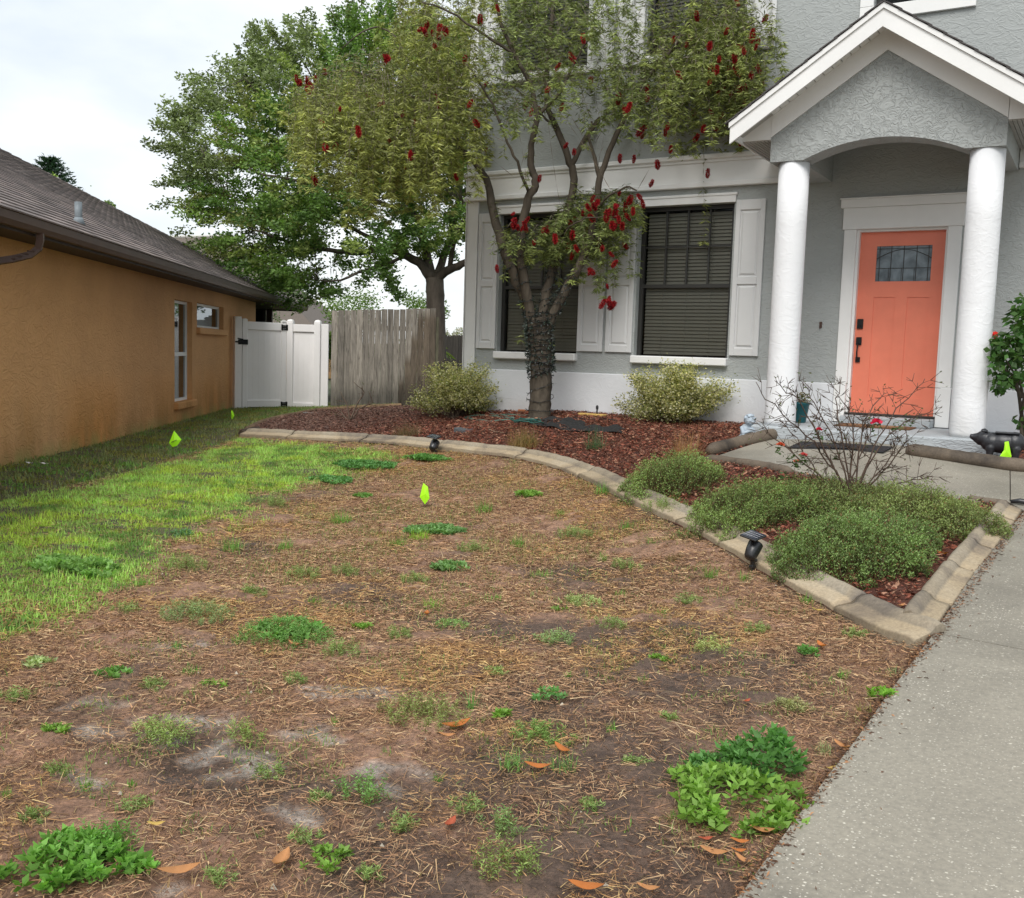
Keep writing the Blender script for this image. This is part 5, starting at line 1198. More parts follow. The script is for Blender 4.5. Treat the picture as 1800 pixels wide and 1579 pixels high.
def blades(name, xy, z, h, w, C, mat, lean=.5, segs=2, curl=.5, flat=0.0, **k):
    """thin bent blades: each a strip of quads"""
    n = len(xy); P0 = np.column_stack([xy, z]); a = rng.uniform(0, 2*pi, n); dirh = np.stack([np.cos(a), np.sin(a), np.zeros(n)], -1); h = np.broadcast_to(h, (n,)); w = np.broadcast_to(w, (n,))
    S = np.stack([-np.sin(a), np.cos(a), np.zeros(n)], -1); le = rng.uniform(.1, 1, n)*lean; V = []; tw = rng.uniform(-.8, .8, n)
    S = unit(S*np.cos(tw)[:, None]+np.array([[0, 0, 1.0]])*np.sin(tw)[:, None]*flat)
    pos = P0.copy(); ang = le*.6
    for s in range(segs+1):
        t = s/segs; wd = (w*(1-t)**.6*.5 if s < segs else w*.04)[:, None]; V.append(pos-S*wd); V.append(pos+S*wd)
        ang = le+curl*t*le*1.6+flat*pi/2*(.85 if flat else 0)
        ang = np.clip(ang, 0, 1.75); pos = pos+(h/segs)[:, None]*(dirh*np.sin(ang)[:, None]+np.array([[0, 0, 1.0]])*np.cos(ang)[:, None])
    m = 2*(segs+1); V = np.stack(V, 1).reshape(-1, 3); i = np.arange(n)[:, None]*m; F = np.stack([i+[2*s, 2*s+1, 2*s+3, 2*s+2] for s in range(segs)], 1).reshape(-1, 4)
    return V, F, np.repeat(C, m, 0)
LAWN = [tuple(p[:2]) for p in wl([(-250,1290),(-120,1640),(400,1660),(1000,1660),(1302,1600),(1450,1384),(1560,1232),(1628,1142)])][:]+[tuple(p) for p in curb_out2[::-1]]+[GREEN[16]]+[tuple(p[:2]) for p in wl([(200,838),(0,885),(-250,950)])]
def in_green(x, y):
    """1 inside the green turf, fading raggedly at its edge"""
    d = pdist(x, y, GREEN); s = np.where(inpoly(x, y, GREEN), d, -d); return sstep(-.22, .30, s+(fbm(x, y, 3.2, 4, 81)-.5)*1.0)
# bright turf
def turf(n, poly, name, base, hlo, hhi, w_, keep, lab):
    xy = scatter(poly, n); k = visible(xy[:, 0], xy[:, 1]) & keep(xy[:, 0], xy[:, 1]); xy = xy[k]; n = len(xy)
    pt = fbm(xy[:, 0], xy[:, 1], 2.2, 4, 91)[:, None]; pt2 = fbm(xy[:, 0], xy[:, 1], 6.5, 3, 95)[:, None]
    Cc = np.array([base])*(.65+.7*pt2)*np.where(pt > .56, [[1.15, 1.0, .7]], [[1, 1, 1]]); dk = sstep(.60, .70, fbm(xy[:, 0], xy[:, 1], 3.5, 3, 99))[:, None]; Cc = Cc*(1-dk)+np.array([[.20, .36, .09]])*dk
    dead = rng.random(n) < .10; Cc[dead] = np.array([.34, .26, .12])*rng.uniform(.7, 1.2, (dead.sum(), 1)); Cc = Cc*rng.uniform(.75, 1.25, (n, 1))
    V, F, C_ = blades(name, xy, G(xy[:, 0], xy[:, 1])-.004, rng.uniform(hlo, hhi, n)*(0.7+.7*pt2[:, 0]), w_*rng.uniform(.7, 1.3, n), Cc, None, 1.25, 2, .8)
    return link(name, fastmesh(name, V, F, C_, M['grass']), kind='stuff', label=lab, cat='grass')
EXT = [tuple(p[:2]) for p in wl([(-250,1330),(0,1160),(120,1120),(260,1060),(350,1000),(450,960),(540,905),(620,880),(720,850),(760,812),(740,794),(540,779),(420,772),(330,806),(200,838),(0,885),(-250,950)])]
turf(150000, EXT, 'bright_grass', (.42, .64, .16), .024, .052, .0068, lambda x, y: rng.random(len(x)) < in_green(x, y), 'short bright green turf on the left half of the lawn')
SHADE = np.array([.085, .125, .045])
def strip_keep(x, y): return rng.random(len(x)) < .45+.55*sstep(.30, .55, fbm(x, y, 1.8, 3, 17))
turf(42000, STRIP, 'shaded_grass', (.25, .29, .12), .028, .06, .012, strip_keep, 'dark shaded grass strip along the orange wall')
# dead straw lying flat over the bare ground
def strawlayer(n, lo, hi, w_, keep, name, lift=.002, fl=1.0, cols=((.50, .30, .165), (.36, .20, .115), (.62, .44, .25), (.18, .105, .07))):
    xy = scatter(LAWN, n); k = visible(xy[:, 0], xy[:, 1]); xy = xy[k]; d = keep(xy[:, 0], xy[:, 1]); xy = xy[rng.random(len(xy)) < d]; n = len(xy)
    ci = rng.choice(len(cols), n, p=[.42, .25, .18, .15][:len(cols)]); Cc = np.array(cols)[ci]*rng.uniform(.65, 1.3, (n, 1)); yl = sstep(.5, .62, fbm(xy[:, 0], xy[:, 1], 1.6, 3, 55))[:, None]; Cc = Cc*(1-yl*.6)+Cc*np.array([[1.15, 1.12, .75]])*yl*.6
    V, F, C_ = blades(name, xy, G(xy[:, 0], xy[:, 1])+lift+rng.uniform(0, .014, n), rng.uniform(lo, hi, n), w_*rng.uniform(.6, 1.5, n), Cc, None, .5, 2, .6, fl)
    return link(name, fastmesh(name, V, F, C_, M['straw']), kind='stuff', label='dead brown grass lying over the bare soil', cat='dead grass')
def depth(x, y): return x*CF[0]+y*CF[1]
def k_far(x, y):
    g = 1-in_green(x, y)*.8; f = sstep(3.4, 5.2, depth(x, y)); m = .50+.50*sstep(.36, .56, fbm(x, y, 2.6, 4, 33)); return g*f*m*(1-.55*blobs(x, y, DARK))
def k_near(x, y):
    f = 1-sstep(4.6, 6.2, depth(x, y)); m = .42+.58*sstep(.36, .56, fbm(x, y, 3.3, 4, 35)); return f*m*(1-.8*blobs(x, y, [(a, b, r*.62) for a, b, r in SAND]))*(1-.35*blobs(x, y, DARK))*(1-in_green(x, y)*.6)
strawlayer(230000, .025, .070, .0046, k_far, 'dead_grass'); strawlayer(330000, .016, .065, .0024, k_near, 'dead_grass')
strawlayer(9000, .06, .16, .0026, lambda x, y: (1-in_green(x, y))*.9, 'dead_stems', .012, 1.0, ((.42, .28, .16), (.22, .13, .075), (.52, .40, .24), (.30, .17, .09)))
# upright tufts of half dead grass over the brown zone, denser far away
def k_up(x, y): return (1-in_green(x, y))*(.12+.88*sstep(5.0, 7.5, depth(x, y)))*sstep(.40, .6, fbm(x, y, 4.5, 3, 39))
xy = scatter(LAWN, 90000); k = visible(xy[:, 0], xy[:, 1]); xy = xy[k]; xy = xy[rng.random(len(xy)) < k_up(xy[:, 0], xy[:, 1])]; n = len(xy)
Cc = np.where(rng.random((n, 1)) < .62, [[.47, .33, .16]], np.where(rng.random((n, 1)) < .5, [[.30, .34, .10]], [[.34, .21, .11]]))*rng.uniform(.65, 1.3, (n, 1))
V, F, C_ = blades('x', xy, G(xy[:, 0], xy[:, 1]), rng.uniform(.018, .045, n), .0045, Cc, None, 1.0, 2, .6); link('dry_turf', fastmesh('dry_turf', V, F, C_, M['straw']), kind='stuff', label='half dead stubble of turf on the brown lawn', cat='dead grass')
# matted fine thatch, short brown bits close to the soil
xy = scatter(LAWN, 280000); k = visible(xy[:, 0], xy[:, 1]); xy = xy[k]; xy = xy[rng.random(len(xy)) < (1-in_green(xy[:, 0], xy[:, 1])*.8)*(.25+.75*sstep(.35, .6, fbm(xy[:, 0], xy[:, 1], 8, 3, 47)))*np.clip(9/depth(xy[:, 0], xy[:, 1])**1.2, .15, 1)*(1-.8*blobs(xy[:, 0], xy[:, 1], [(a, b, r*.62) for a, b, r in SAND]))]; n = len(xy)
Cc = np.array([[.30, .17, .10], [.18, .10, .065], [.42, .27, .16], [.09, .055, .042]])[rng.choice(4, n, p=[.38, .28, .16, .18])]*rng.uniform(.7, 1.3, (n, 1)); V, F, C_ = leaves(np.column_stack([xy, G(xy[:, 0], xy[:, 1])+rng.uniform(.0, .010, n)]), rdir(n, -.25, .35), rng.uniform(.008, .032, n), rng.uniform(.0018, .0045, n), Cc, .1)
link('thatch', fastmesh('thatch', V, F, C_, M['straw']), kind='stuff', label='matted brown thatch and bits on the soil', cat='dead grass')
# sparse green sprouts nobody could count
xy = scatter(LAWN, 120000); k = visible(xy[:, 0], xy[:, 1]); xy = xy[k]; pz = sstep(.56, .70, fbm(xy[:, 0], xy[:, 1], 4.2, 4, 57))+.6*sstep(.50, .66, fbm(xy[:, 0], xy[:, 1], 1.5, 3, 58))*sstep(4.0, 6.5, depth(xy[:, 0], xy[:, 1])); xy = xy[rng.random(len(xy)) < pz*.9]; n = len(xy)
Cc = np.where(rng.random((n, 1)) < .5, [[.30, .40, .11]], [[.17, .32, .08]])*rng.uniform(.6, 1.3, (n, 1)); V, F, C_ = blades('x', xy, G(xy[:, 0], xy[:, 1]), rng.uniform(.012, .038, n), .0042, Cc, None, 1.2, 2, .7); link('sparse_grass', fastmesh('sparse_grass', V, F, C_, M['grass']), kind='stuff', label='sparse green grass sprouting through the brown lawn', cat='grass')
# soil crumbs
xy = scatter(LAWN, 34000); k = visible(xy[:, 0], xy[:, 1]) & (depth(xy[:, 0], xy[:, 1]) < 6.5); xy = xy[k]; n = len(xy); s = (.0016+.0028*rng.random(n)+.010*rng.random(n)**9)[:, None]; P = np.column_stack([xy, G(xy[:, 0], xy[:, 1])+.004])
Cc = np.where(rng.random((n, 1)) < .03, [[.50, .45, .36]], np.where(rng.random((n, 1)) < .7, [[.21, .13, .09]], [[.11, .07, .052]]))*rng.uniform(.7, 1.3, (n, 1)); o4 = np.array([[1, 0, -.3], [-.5, .87, -.3], [-.5, -.87, -.3], [0, 0, .8]])
V = (P[:, None, :]+o4[None]*s[:, None, :]*rng.uniform(.6, 1.4, (n, 4, 1))+rng.uniform(-.001, .001, (n, 4, 3))).reshape(-1, 3); i = np.arange(n)[:, None]*4; F = np.stack([i+[0, 1, 3], i+[1, 2, 3], i+[2, 0, 3]], 1).reshape(-1, 3)
link('soil_crumbs', fastmesh('soil_crumbs', V, F, np.repeat(Cc, 4, 0), M['chips']), kind='stuff', label='crumbs of dark soil and tiny pebbles', cat='soil')
# litter in the joint between curb, walk and lawn
for nm_, line in (('joint_litter', [ong(*c)[:2] for c in ((1306,1590),(1450,1386),(1560,1234),(1632,1140))]), ('joint_litter', [ong(*c)[:2] for c in ((1640,1134),(1680,1078),(1720,1018),(1752,975),(1802,907))])):
    Q = resample(line, .01); n = 2600; q = Q[rng.integers(0, len(Q), n)]+rng.normal(0, 1, (n, 2))*np.where(rng.random((n, 1)) < .12, .07, .016); z = G(q[:, 0], q[:, 1])+.022+rng.uniform(0, .012, n); D = rdir(n, -.2, .3)
    V, F, C_ = leaves(np.column_stack([q, z]), D, rng.uniform(.008, .03, n), rng.uniform(.003, .008, n), np.where(rng.random((n, 1)) < .3, [[.34, .17, .08]], [[.12, .065, .04]])*rng.uniform(.6, 1.3, (n, 1))); link(nm_, fastmesh(nm_, V, F, C_, M['chips']), kind='stuff', label='brown litter caught along the walkway edge', cat='litter')

# ================================================================ weeds
def weed(kind, px, py, size, label=None, h=None, col=None, group=None):
    """size is the width in the photo"""
    P = ong(px, py); w_ = dep(P); R = size/FPX*w_*(.66 if kind == 'fine' else .58); col = None if col is None else tuple(np.array(col)*1.45); O = np.array([P[0], P[1], G(P[0], P[1])]); lb = LB()
    if kind == 'broad':                    # rosettes of pointed oval leaves on short stems
        h = h or R*.55; ns = int(max(9, 200*R*R/.0625*1.0+10)); a = rng.uniform(0, 2*pi, ns); r = R*np.sqrt(rng.random(ns))*(.45+1.0*vnoise(np.cos(a)*1.6+px*.37, np.sin(a)*1.6+py*.21, 5)); sx, sy = r*np.cos(a), r*np.sin(a)*.85; lump = .45+.8*vnoise(sx*9+px, sy*9, 4); hh = h*lump*np.clip(1-.55*(r/R)**2, .25, 1)+.008
        c0 = np.array(col or (.17, .35, .065))*np.array([1.12, .95, .95]); keepm = vnoise(sx*14+px, sy*14+py, 9) > .36; keepm[:max(3, ns//3)] = True; sx, sy, r, hh = sx[keepm], sy[keepm], r[keepm], hh[keepm]*.8; ns = len(sx)
        for j in range(ns):
            m = rng.integers(6, 11); aa = rng.uniform(0, 2*pi)+np.arange(m)*2.4; lv = np.linspace(.45, 1, m)
            Pb = np.stack([sx[j]+0*aa, sy[j]+0*aa, hh[j]*lv], -1); up = np.linspace(.05, .9, m); D = np.stack([np.cos(aa)*1.0, np.sin(aa)*1.0, up], -1); Ls = (.036 if R > .1 else .025)*rng.uniform(.7, 1.3)*(1.15-.5*np.abs(lv-.75)*2)
            cl = c0[None]*rng.uniform(.65, 1.25)*(0.75+.55*lv[:, None]); V, F, C_ = leaves(Pb, D, Ls, Ls*.52, cl, -.10, .42); lb.add(V, F, C_)
    elif kind == 'fine':                   # feathery upright stems with many small narrow leaves
        h = h or R*.75; ns = int(max(9, 900*R*R*3.2+10)); a = rng.uniform(0, 2*pi, ns); r = R*rng.random(ns)**.7; sx, sy = r*np.cos(a), r*np.sin(a)*.8; c0 = np.array(col or (.28, .39, .13))
        for j in range(ns):
            hj = h*rng.uniform(.5, 1.15)*(1-.4*(r[j]/R)); m = 14; t = np.linspace(.15, 1, m); aa = rng.uniform(0, 6.28)+np.arange(m)*2.4; lean = rng.uniform(-.4, .4, 2)
            Pb = np.stack([sx[j]+lean[0]*hj*t, sy[j]+lean[1]*hj*t, hj*t], -1); D = np.stack([np.cos(aa), np.sin(aa), rng.uniform(.1, .9, m)], -1); cl = c0[None]*rng.uniform(.7, 1.25)*(0.7+.5*t[:, None])
            lb.leaves(Pb, D, .016*rng.uniform(.7, 1.3, m), .0042, cl)
            st = np.array([[sx[j], sy[j], 0]]); lb.leaves(st, np.array([[lean[0], lean[1], 1.0]]), hj, .0022, np.array([[.17, .13, .06]]), 0)
    else:                                  # grass tuft
        h = h or R*.9; n = int(max(26, 2400*R*R*1.6+26)); a = rng.uniform(0, 2*pi, n); r = R*.55*rng.random(n)**.7; xy = np.column_stack([r*np.cos(a), r*np.sin(a)]); c0 = np.array(col or (.19, .38, .075))
        V, F, C_ = blades('g', xy, np.zeros(n), h*rng.uniform(.5, 1.2, n), .0034, c0[None]*rng.uniform(.65, 1.3, (n, 1)), None, 1.0, 3, .6); lb.add(V, F, C_)
    o = lb.obj('weed' if kind != 'tuft' else 'grass_tuft', M['leaf'] if kind != 'tuft' else M['grass'], None, label=label or 'small green weed growing in the bare part of the lawn', cat='weed' if kind != 'tuft' else 'grass tuft', group=group or (None if label and not label.startswith(('small ', 'another ', 'third ')) else 'small weeds scattered over the bare lawn')); o.location = tuple(O+np.array([0, 0, -.004])); return o
weed('broad', 1300, 1420, 215, 'largest bright leafy weed patch beside the lower walkway edge', .13); weed('broad', 1350, 1360, 150, 'taller darker back part of the big leafy weed by the walkway', .17, (.065, .18, .045)); weed('broad', 1245, 1352, 80, 'low dark leafy weed at the upper left of the big leafy weed', .06, (.07, .19, .05))
weed('broad', 140, 1520, 190, 'wide leafy weed patch in the bottom left corner', .075, (.10, .25, .045)); weed('fine', 175, 1490, 110, 'feathery weed growing out of the bottom left leafy patch', .09, (.11, .25, .05)); weed('broad', 580, 1520, 85, 'leafy weed right of the curled tan leaf at the bottom', .05)
weed('broad', 1548, 1228, 46, 'small bright weed touching the walkway edge above the big weed', .05, (.13, .30, .04)); weed('broad', 775, 935, 95, 'dark clover patch behind the bright grass tuft', .04, (.10, .22, .075)); weed('tuft', 738, 948, 60, 'bright yellow green grass tuft in front of the dark clover', .10, (.22, .38, .04))
weed('broad', 655, 818, 100, 'clover patch left of the smaller spotlight', .035, (.075, .20, .06)); weed('broad', 752, 808, 70, 'clover patch at the foot of the smaller spotlight', .05, (.075, .20, .05)); weed('broad', 580, 845, 70, 'low clover patch at the edge of the green turf', .035, (.085, .22, .07)); weed('broad', 640, 873, 32, 'small round clover weed on the brown turf', .03, (.09, .22, .05))
weed('fine', 505, 1120, 140, 'round feathery green weed left of centre with a tan leaf at its foot', .10, (.13, .26, .07)); weed('broad', 520, 1112, 100, 'leafy heart of the round weed left of centre', .06, (.10, .23, .06)); weed('fine', 345, 1085, 110, 'pale feathery weed above the sandy puddle on the left', .10, (.20, .28, .12)); weed('fine', 745, 1262, 130, 'wide pale weed with orange leaves at its right foot', .10, (.20, .24, .08))
weed('fine', 285, 1295, 95, 'pale green weed between two wet sandy patches', .09, (.24, .32, .10)); weed('fine', 432, 1300, 52, 'upright pale weed right of the wet sandy patch', .10, (.20, .27, .08)); weed('fine', 640, 1400, 80, 'bushy weed on pale soil left of the lower centre', .10, (.15, .28, .08)); weed('fine', 890, 1530, 105, 'lowest tall pale weed at the bottom centre', .10, (.20, .27, .08))
weed('fine', 880, 1460, 70, 'pale weed just above the lowest weed at the bottom centre', .09, (.17, .26, .09)); weed('tuft', 902, 1348, 75, 'grassy weed left of an orange leaf in the lower centre', .08, (.15, .28, .08)); weed('tuft', 992, 1355, 65, 'grassy weed right of an orange leaf in the lower centre', .07, (.12, .24, .07)); weed('broad', 968, 1228, 44, 'small leafy weed above a dark hole', .05, (.09, .24, .07)); weed('fine', 955, 1295, 95, 'low weed below the pale sandy dip right of centre', .05, (.16, .25, .07)); weed('tuft', 830, 1245, 34, 'narrow upright weed right of the wide pale weed', .10, (.13, .27, .08))
weed('fine', 1252, 1148, 55, 'pale yellowish weed on the dark soil right of centre', .09, (.33, .38, .14)); weed('broad', 1422, 1150, 36, 'dark leafy weed left of an orange leaf near the curb corner', .03, (.08, .21, .05)); weed('fine', 975, 1130, 60, 'pale green weed standing in the middle of the bare soil', .08, (.22, .32, .13)); weed('fine', 1022, 1062, 60, 'pale flowering weed above the middle weed', .06, (.28, .36, .14))
weed('tuft', 952, 1012, 70, 'grassy weed in the middle distance right of centre', .05, (.16, .28, .06)); weed('tuft', 760, 1068, 62, 'light green weed above an upright orange leaf', .07, (.22, .38, .07)); weed('fine', 792, 1102, 50, 'feathery weed right of an upright orange leaf', .05, (.19, .30, .10)); weed('tuft', 865, 1055, 60, 'bright grassy weed in the middle of the lawn', .05, (.12, .28, .05))
weed('broad', 790, 1000, 70, 'low leafy weed in the middle distance', .04, (.12, .24, .09)); weed('broad', 322, 942, 38, 'bluish dark weed at the turf edge on the left', .06, (.07, .16, .07)); weed('broad', 125, 1000, 130, 'dark bushy clump inside the bright turf on the left', .07, (.13, .27, .075)); weed('tuft', 1185, 985, 60, 'dark dry tuft near the curved curb', .06, (.16, .12, .05)); weed('broad', 65, 1168, 50, 'pale flat weed at the left edge', .02, (.24, .34, .16))
weed('broad', 200, 1190, 62, 'low green weed left of the round weed on the left side', .04, (.10, .23, .06)); weed('tuft', 335, 1182, 56, 'green grassy weed under the wet gray patch', .05, (.10, .28, .05)); weed('tuft', 312, 1140, 42, 'small bright tuft inside the wet gray patch', .05, (.10, .26, .05)); weed('fine', 1390, 1245, 60, 'pale grass tuft between the big weed and the curb corner', .05, (.26, .27, .12)); weed('tuft', 1575, 1185, 46, 'gray green tuft close to the curb corner', .04, (.22, .27, .13)); weed('tuft', 1520, 1250, 50, 'yellowish tuft beside the walkway edge', .04, (.27, .28, .08)); weed('tuft', 1450, 1322, 60, 'gray green tuft right above the big leafy weed', .05, (.20, .25, .11))
LMK = [(1300,1420,'the big leafy weed by the walkway'),(140,1520,'the bottom left leafy patch'),(580,1520,'the leafy weed by the curled tan leaf'),(745,1262,'the wide pale weed with orange leaves'),(505,1120,'the round weed with a tan leaf'),(285,1295,'the wet sandy patches'),(1322,1000,'the larger spotlight'),(745,885,'the lime flag in the dry lawn'),(760,942,'the dark clover patch'),(890,1530,'the lowest tall pale weed'),(975,1130,'the pale middle weed'),(1252,1148,'the yellowish weed'),(1615,1130,'the curb corner'),(763,795,'the smaller spotlight'),(640,1400,'the bushy weed on pale soil'),(125,1000,'the dark clump in the turf'),(945,1355,'the lower centre orange leaf'),(345,1085,'the pale weed over the sandy puddle'),(750,1083,'the upright orange leaf'),(1050,855,'the bend of the curved curb')]
used_l = set()
def small_label(kind, x, y):
    kn = {'fine': 'feathery weed', 'broad': 'leafy weed', 'tuft': 'grassy tuft'}[kind]; c = sorted(LMK, key=lambda l: (l[0]-x)**2+((l[1]-y)*1.3)**2)
    for far_ in ('small ', 'another small ', 'third small '):
        for l in c[:4]:
            dx, dy = x-l[0], y-l[1]; dr = ('right of' if dx > 0 else 'left of') if abs(dx) > 1.3*abs(dy) else ('nearer the viewer than' if dy > 0 else 'farther off than'); dd = 'just ' if abs(dx)+abs(dy) < 90 else ''
            s = far_+kn+' '+dd+dr+' '+l[2]
            if s not in used_l: used_l.add(s); return s
    return None
for q in (('fine',605,1150,62),('broad',92,1285,42),('tuft',10,1400,34),('fine',700,1455,55),('fine',390,1550,55),('fine',540,1478,52),('tuft',1082,1095,30),('tuft',1165,1080,34),('fine',1075,1105,50),('broad',925,872,40),('tuft',985,905,26),('tuft',1145,958,30),('tuft',1090,1048,32),('fine',470,1365,52),('tuft',410,968,60),('tuft',500,965,50),('fine',535,1015,50),('fine',220,1075,40),('broad',990,1075,26),('tuft',600,920,60),('fine',730,1025,44),('tuft',1060,985,34),('fine',60,1440,44),('tuft',150,1385,40),('fine',1180,1265,30),('tuft',1075,1285,36),('fine',1120,1345,36),('tuft',230,1380,30),('broad',640,1105,30),('tuft',850,900,50),('fine',1010,945,50),('tuft',1250,1015,46),('tuft',1310,1020,40),('fine',1170,900,70),('tuft',1060,868,50),('tuft',1420,1060,40),('fine',330,1000,60),('tuft',250,1030,50),('fine',450,1045,44),('broad',380,1205,34),('fine',30,1230,50),('fine',1500,1118,36),('tuft',590,1270,30),('fine',560,1405,36),('tuft',1000,1190,26),('fine',870,1185,34)): weed(q[0], q[1], q[2], q[3], small_label(q[0], q[1], q[2]))

for q in (('fine',820,1420,50),('fine',270,1210,44),('tuft',1130,1200,34),('fine',1210,1060,44),('tuft',680,1330,36),('fine',520,1200,40),('broad',880,1260,30),('fine',1040,1420,40),('tuft',420,1130,40),('fine',700,1120,44),('tuft',910,960,50),('fine',830,970,46),('tuft',700,960,46),('fine',610,1010,44),('tuft',1100,930,44),('fine',480,890,50),('tuft',550,1060,36),('fine',1330,1110,40),('tuft',1480,1190,36),('fine',1100,1000,44),('broad',1160,1160,26),('fine',240,1420,44),('tuft',770,1370,30),('fine',650,1540,44),('tuft',1180,1440,34),('fine',100,1360,50)): weed(q[0], q[1], q[2], q[3], small_label(q[0], q[1], q[2]))

# ================================================================ low green ground cover and shrubs
def mound(name, label, cx, cy, rx_px, ry, h, nl, c0, lsz=.013, rot=0.0, cat='shrub', group=None):
    P = ong(cx, cy); w_ = dep(P); rx = rx_px/FPX*w_; O = np.array([P[0], P[1], G(P[0], P[1])]); ro = YAW+rot; r = empty(name, O, ro, label=label, cat=cat, group=group)
    def hf(x, y): q = np.sqrt((x/rx)**2+(y/ry)**2); wob = fbm(x+cx, y+cy, 5.5, 3, 6)-.5; fine = fbm(x+cx, y+cy, 16, 2, 8)-.5; return h*np.clip(1-np.maximum(q+wob*.75, 0)**2.6, 0, 1)**.5*(1+wob*.9+fine*.7)
    ns = nl//3; x = rng.uniform(-rx, rx, ns*4)*1.12; y = rng.uniform(-ry, ry, ns*4)*1.12; H_ = hf(x, y); k = H_ > .03; x, y, H_ = x[k][:ns], y[k][:ns], H_[k][:ns]; ns = len(x)
    cs, sn = cos(ro), sin(ro); g0 = G(O[0]+x*cs-y*sn, O[1]+x*sn+y*cs)-O[2]; lb = LB(); tw = LB()
    dr = np.stack([x/rx*.55, y/ry*.55, np.ones(ns)], -1)+rng.normal(0, .28, (ns, 3)); dr = unit(dr); Ls = np.minimum(H_*rng.uniform(.55, 1.25, ns)+.03, .34); top = np.column_stack([x, y, g0+H_*rng.uniform(.75, 1.12, ns)]); tall = rng.random(ns) < .03; top[tall, 2] += rng.uniform(.03, .08, tall.sum())
    tw.leaves(top-dr*Ls[:, None], dr, Ls, .0032, cvar(ns, (.16, .10, .065), .3), 0)
    tone = (fbm(x+cx, y, 7, 3, 14)[:, None]-.5)*1.1+1
    m = 13
    for q in range(m):
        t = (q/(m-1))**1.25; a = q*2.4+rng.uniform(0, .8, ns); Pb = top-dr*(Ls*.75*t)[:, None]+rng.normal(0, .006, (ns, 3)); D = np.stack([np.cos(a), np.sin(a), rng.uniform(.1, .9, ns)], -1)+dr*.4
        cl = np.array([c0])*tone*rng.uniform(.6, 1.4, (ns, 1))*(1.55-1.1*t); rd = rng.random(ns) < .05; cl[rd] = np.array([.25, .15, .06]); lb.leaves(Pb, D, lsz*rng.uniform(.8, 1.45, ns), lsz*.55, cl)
    lb.obj('foliage', M['leaf'], r); tw.obj('stem', M['leaf'], r); return r
M['cane'] = pm('cane', (.085, .055, .04), .8, .4, 20)
gc = (.160, .225, .070)
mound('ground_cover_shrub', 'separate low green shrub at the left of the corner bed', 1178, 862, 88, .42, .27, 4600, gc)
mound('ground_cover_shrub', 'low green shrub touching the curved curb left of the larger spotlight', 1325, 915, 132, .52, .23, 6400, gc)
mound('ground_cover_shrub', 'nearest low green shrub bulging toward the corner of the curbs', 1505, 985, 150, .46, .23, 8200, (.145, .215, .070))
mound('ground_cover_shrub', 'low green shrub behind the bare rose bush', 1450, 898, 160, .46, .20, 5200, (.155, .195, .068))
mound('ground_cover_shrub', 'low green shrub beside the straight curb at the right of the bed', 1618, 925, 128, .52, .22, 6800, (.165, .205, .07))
def variegated(cx, cy, wpx, hpx, label, nl=15000):
    P = ong(cx, cy); w_ = dep(P); R = wpx/FPX*w_*.5; Hh = hpx/FPX*w_; O = np.array([P[0], P[1], G(P[0], P[1])]); r = empty('variegated_shrub', O, label=label, cat='shrub', group='variegated shrubs along the house wall'); lb = LB(); mb = MB()
    ns = 95; tips = []
    for j in range(ns):
        a = rng.uniform(0, 2*pi); rr = R*rng.random()**.45*rng.uniform(.72, 1.06); zz = Hh*rng.uniform(.25, 1.0)*(1-.25*(rr/R)**3); e_ = np.array([rr*cos(a), rr*sin(a)*.75, zz]); mid = e_*np.array([.45, .45, .55])+rng.normal(0, .03, 3); b = np.array([rng.normal(0, .05), rng.normal(0, .05), 0])
        pth = [b, mid, e_]; mb.tube(pth, [.008, .005, .002], 4); tips.append((mid, e_))
    per = nl//ns
    for mid, e_ in tips:
        t = rng.uniform(.1, 1.08, per)[:, None]; Pb = mid*(1-t)+e_*t+rng.normal(0, .045, (per, 3)); D = rdir(per, -.3, .9); u = rng.random((per, 1))
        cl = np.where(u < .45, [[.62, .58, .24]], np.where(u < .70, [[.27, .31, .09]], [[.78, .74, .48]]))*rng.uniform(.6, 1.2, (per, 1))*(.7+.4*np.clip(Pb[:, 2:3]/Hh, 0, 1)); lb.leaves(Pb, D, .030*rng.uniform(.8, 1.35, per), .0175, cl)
    lb.obj('foliage', M['leaf'], r); mb.obj('branch', M['twig'], r); return r
variegated(800, 736, 190, 98, 'airy variegated yellow green shrub at the corner of the gray house')
variegated(1183, 746, 205, 108, 'dense variegated yellow green shrub under the right front window', 19000)
# tufts in the bed
for a in (('tuft', 922, 790, 92, 'brown and green grass clump in front of the bottlebrush trunk', .27, (.24, .16, .07)), ('tuft', 925, 784, 50, 'green heart of the grass clump in front of the trunk', .20, (.06, .13, .03)), ('tuft', 1046, 792, 52, 'small dark green grass tuft in the mulch right of the trunk', .27, (.075, .13, .06)), ('tuft', 716, 770, 84, 'brown grass clump in the mulch behind the smaller spotlight', .22, (.15, .105, .06)), ('tuft', 1205, 812, 78, 'dry orange brown grass clump behind the separate low shrub', .36, (.30, .17, .08))):
    weed(a[0], a[1], a[2], a[3], a[4], a[5], a[6]).__setitem__('category', 'grass clump')
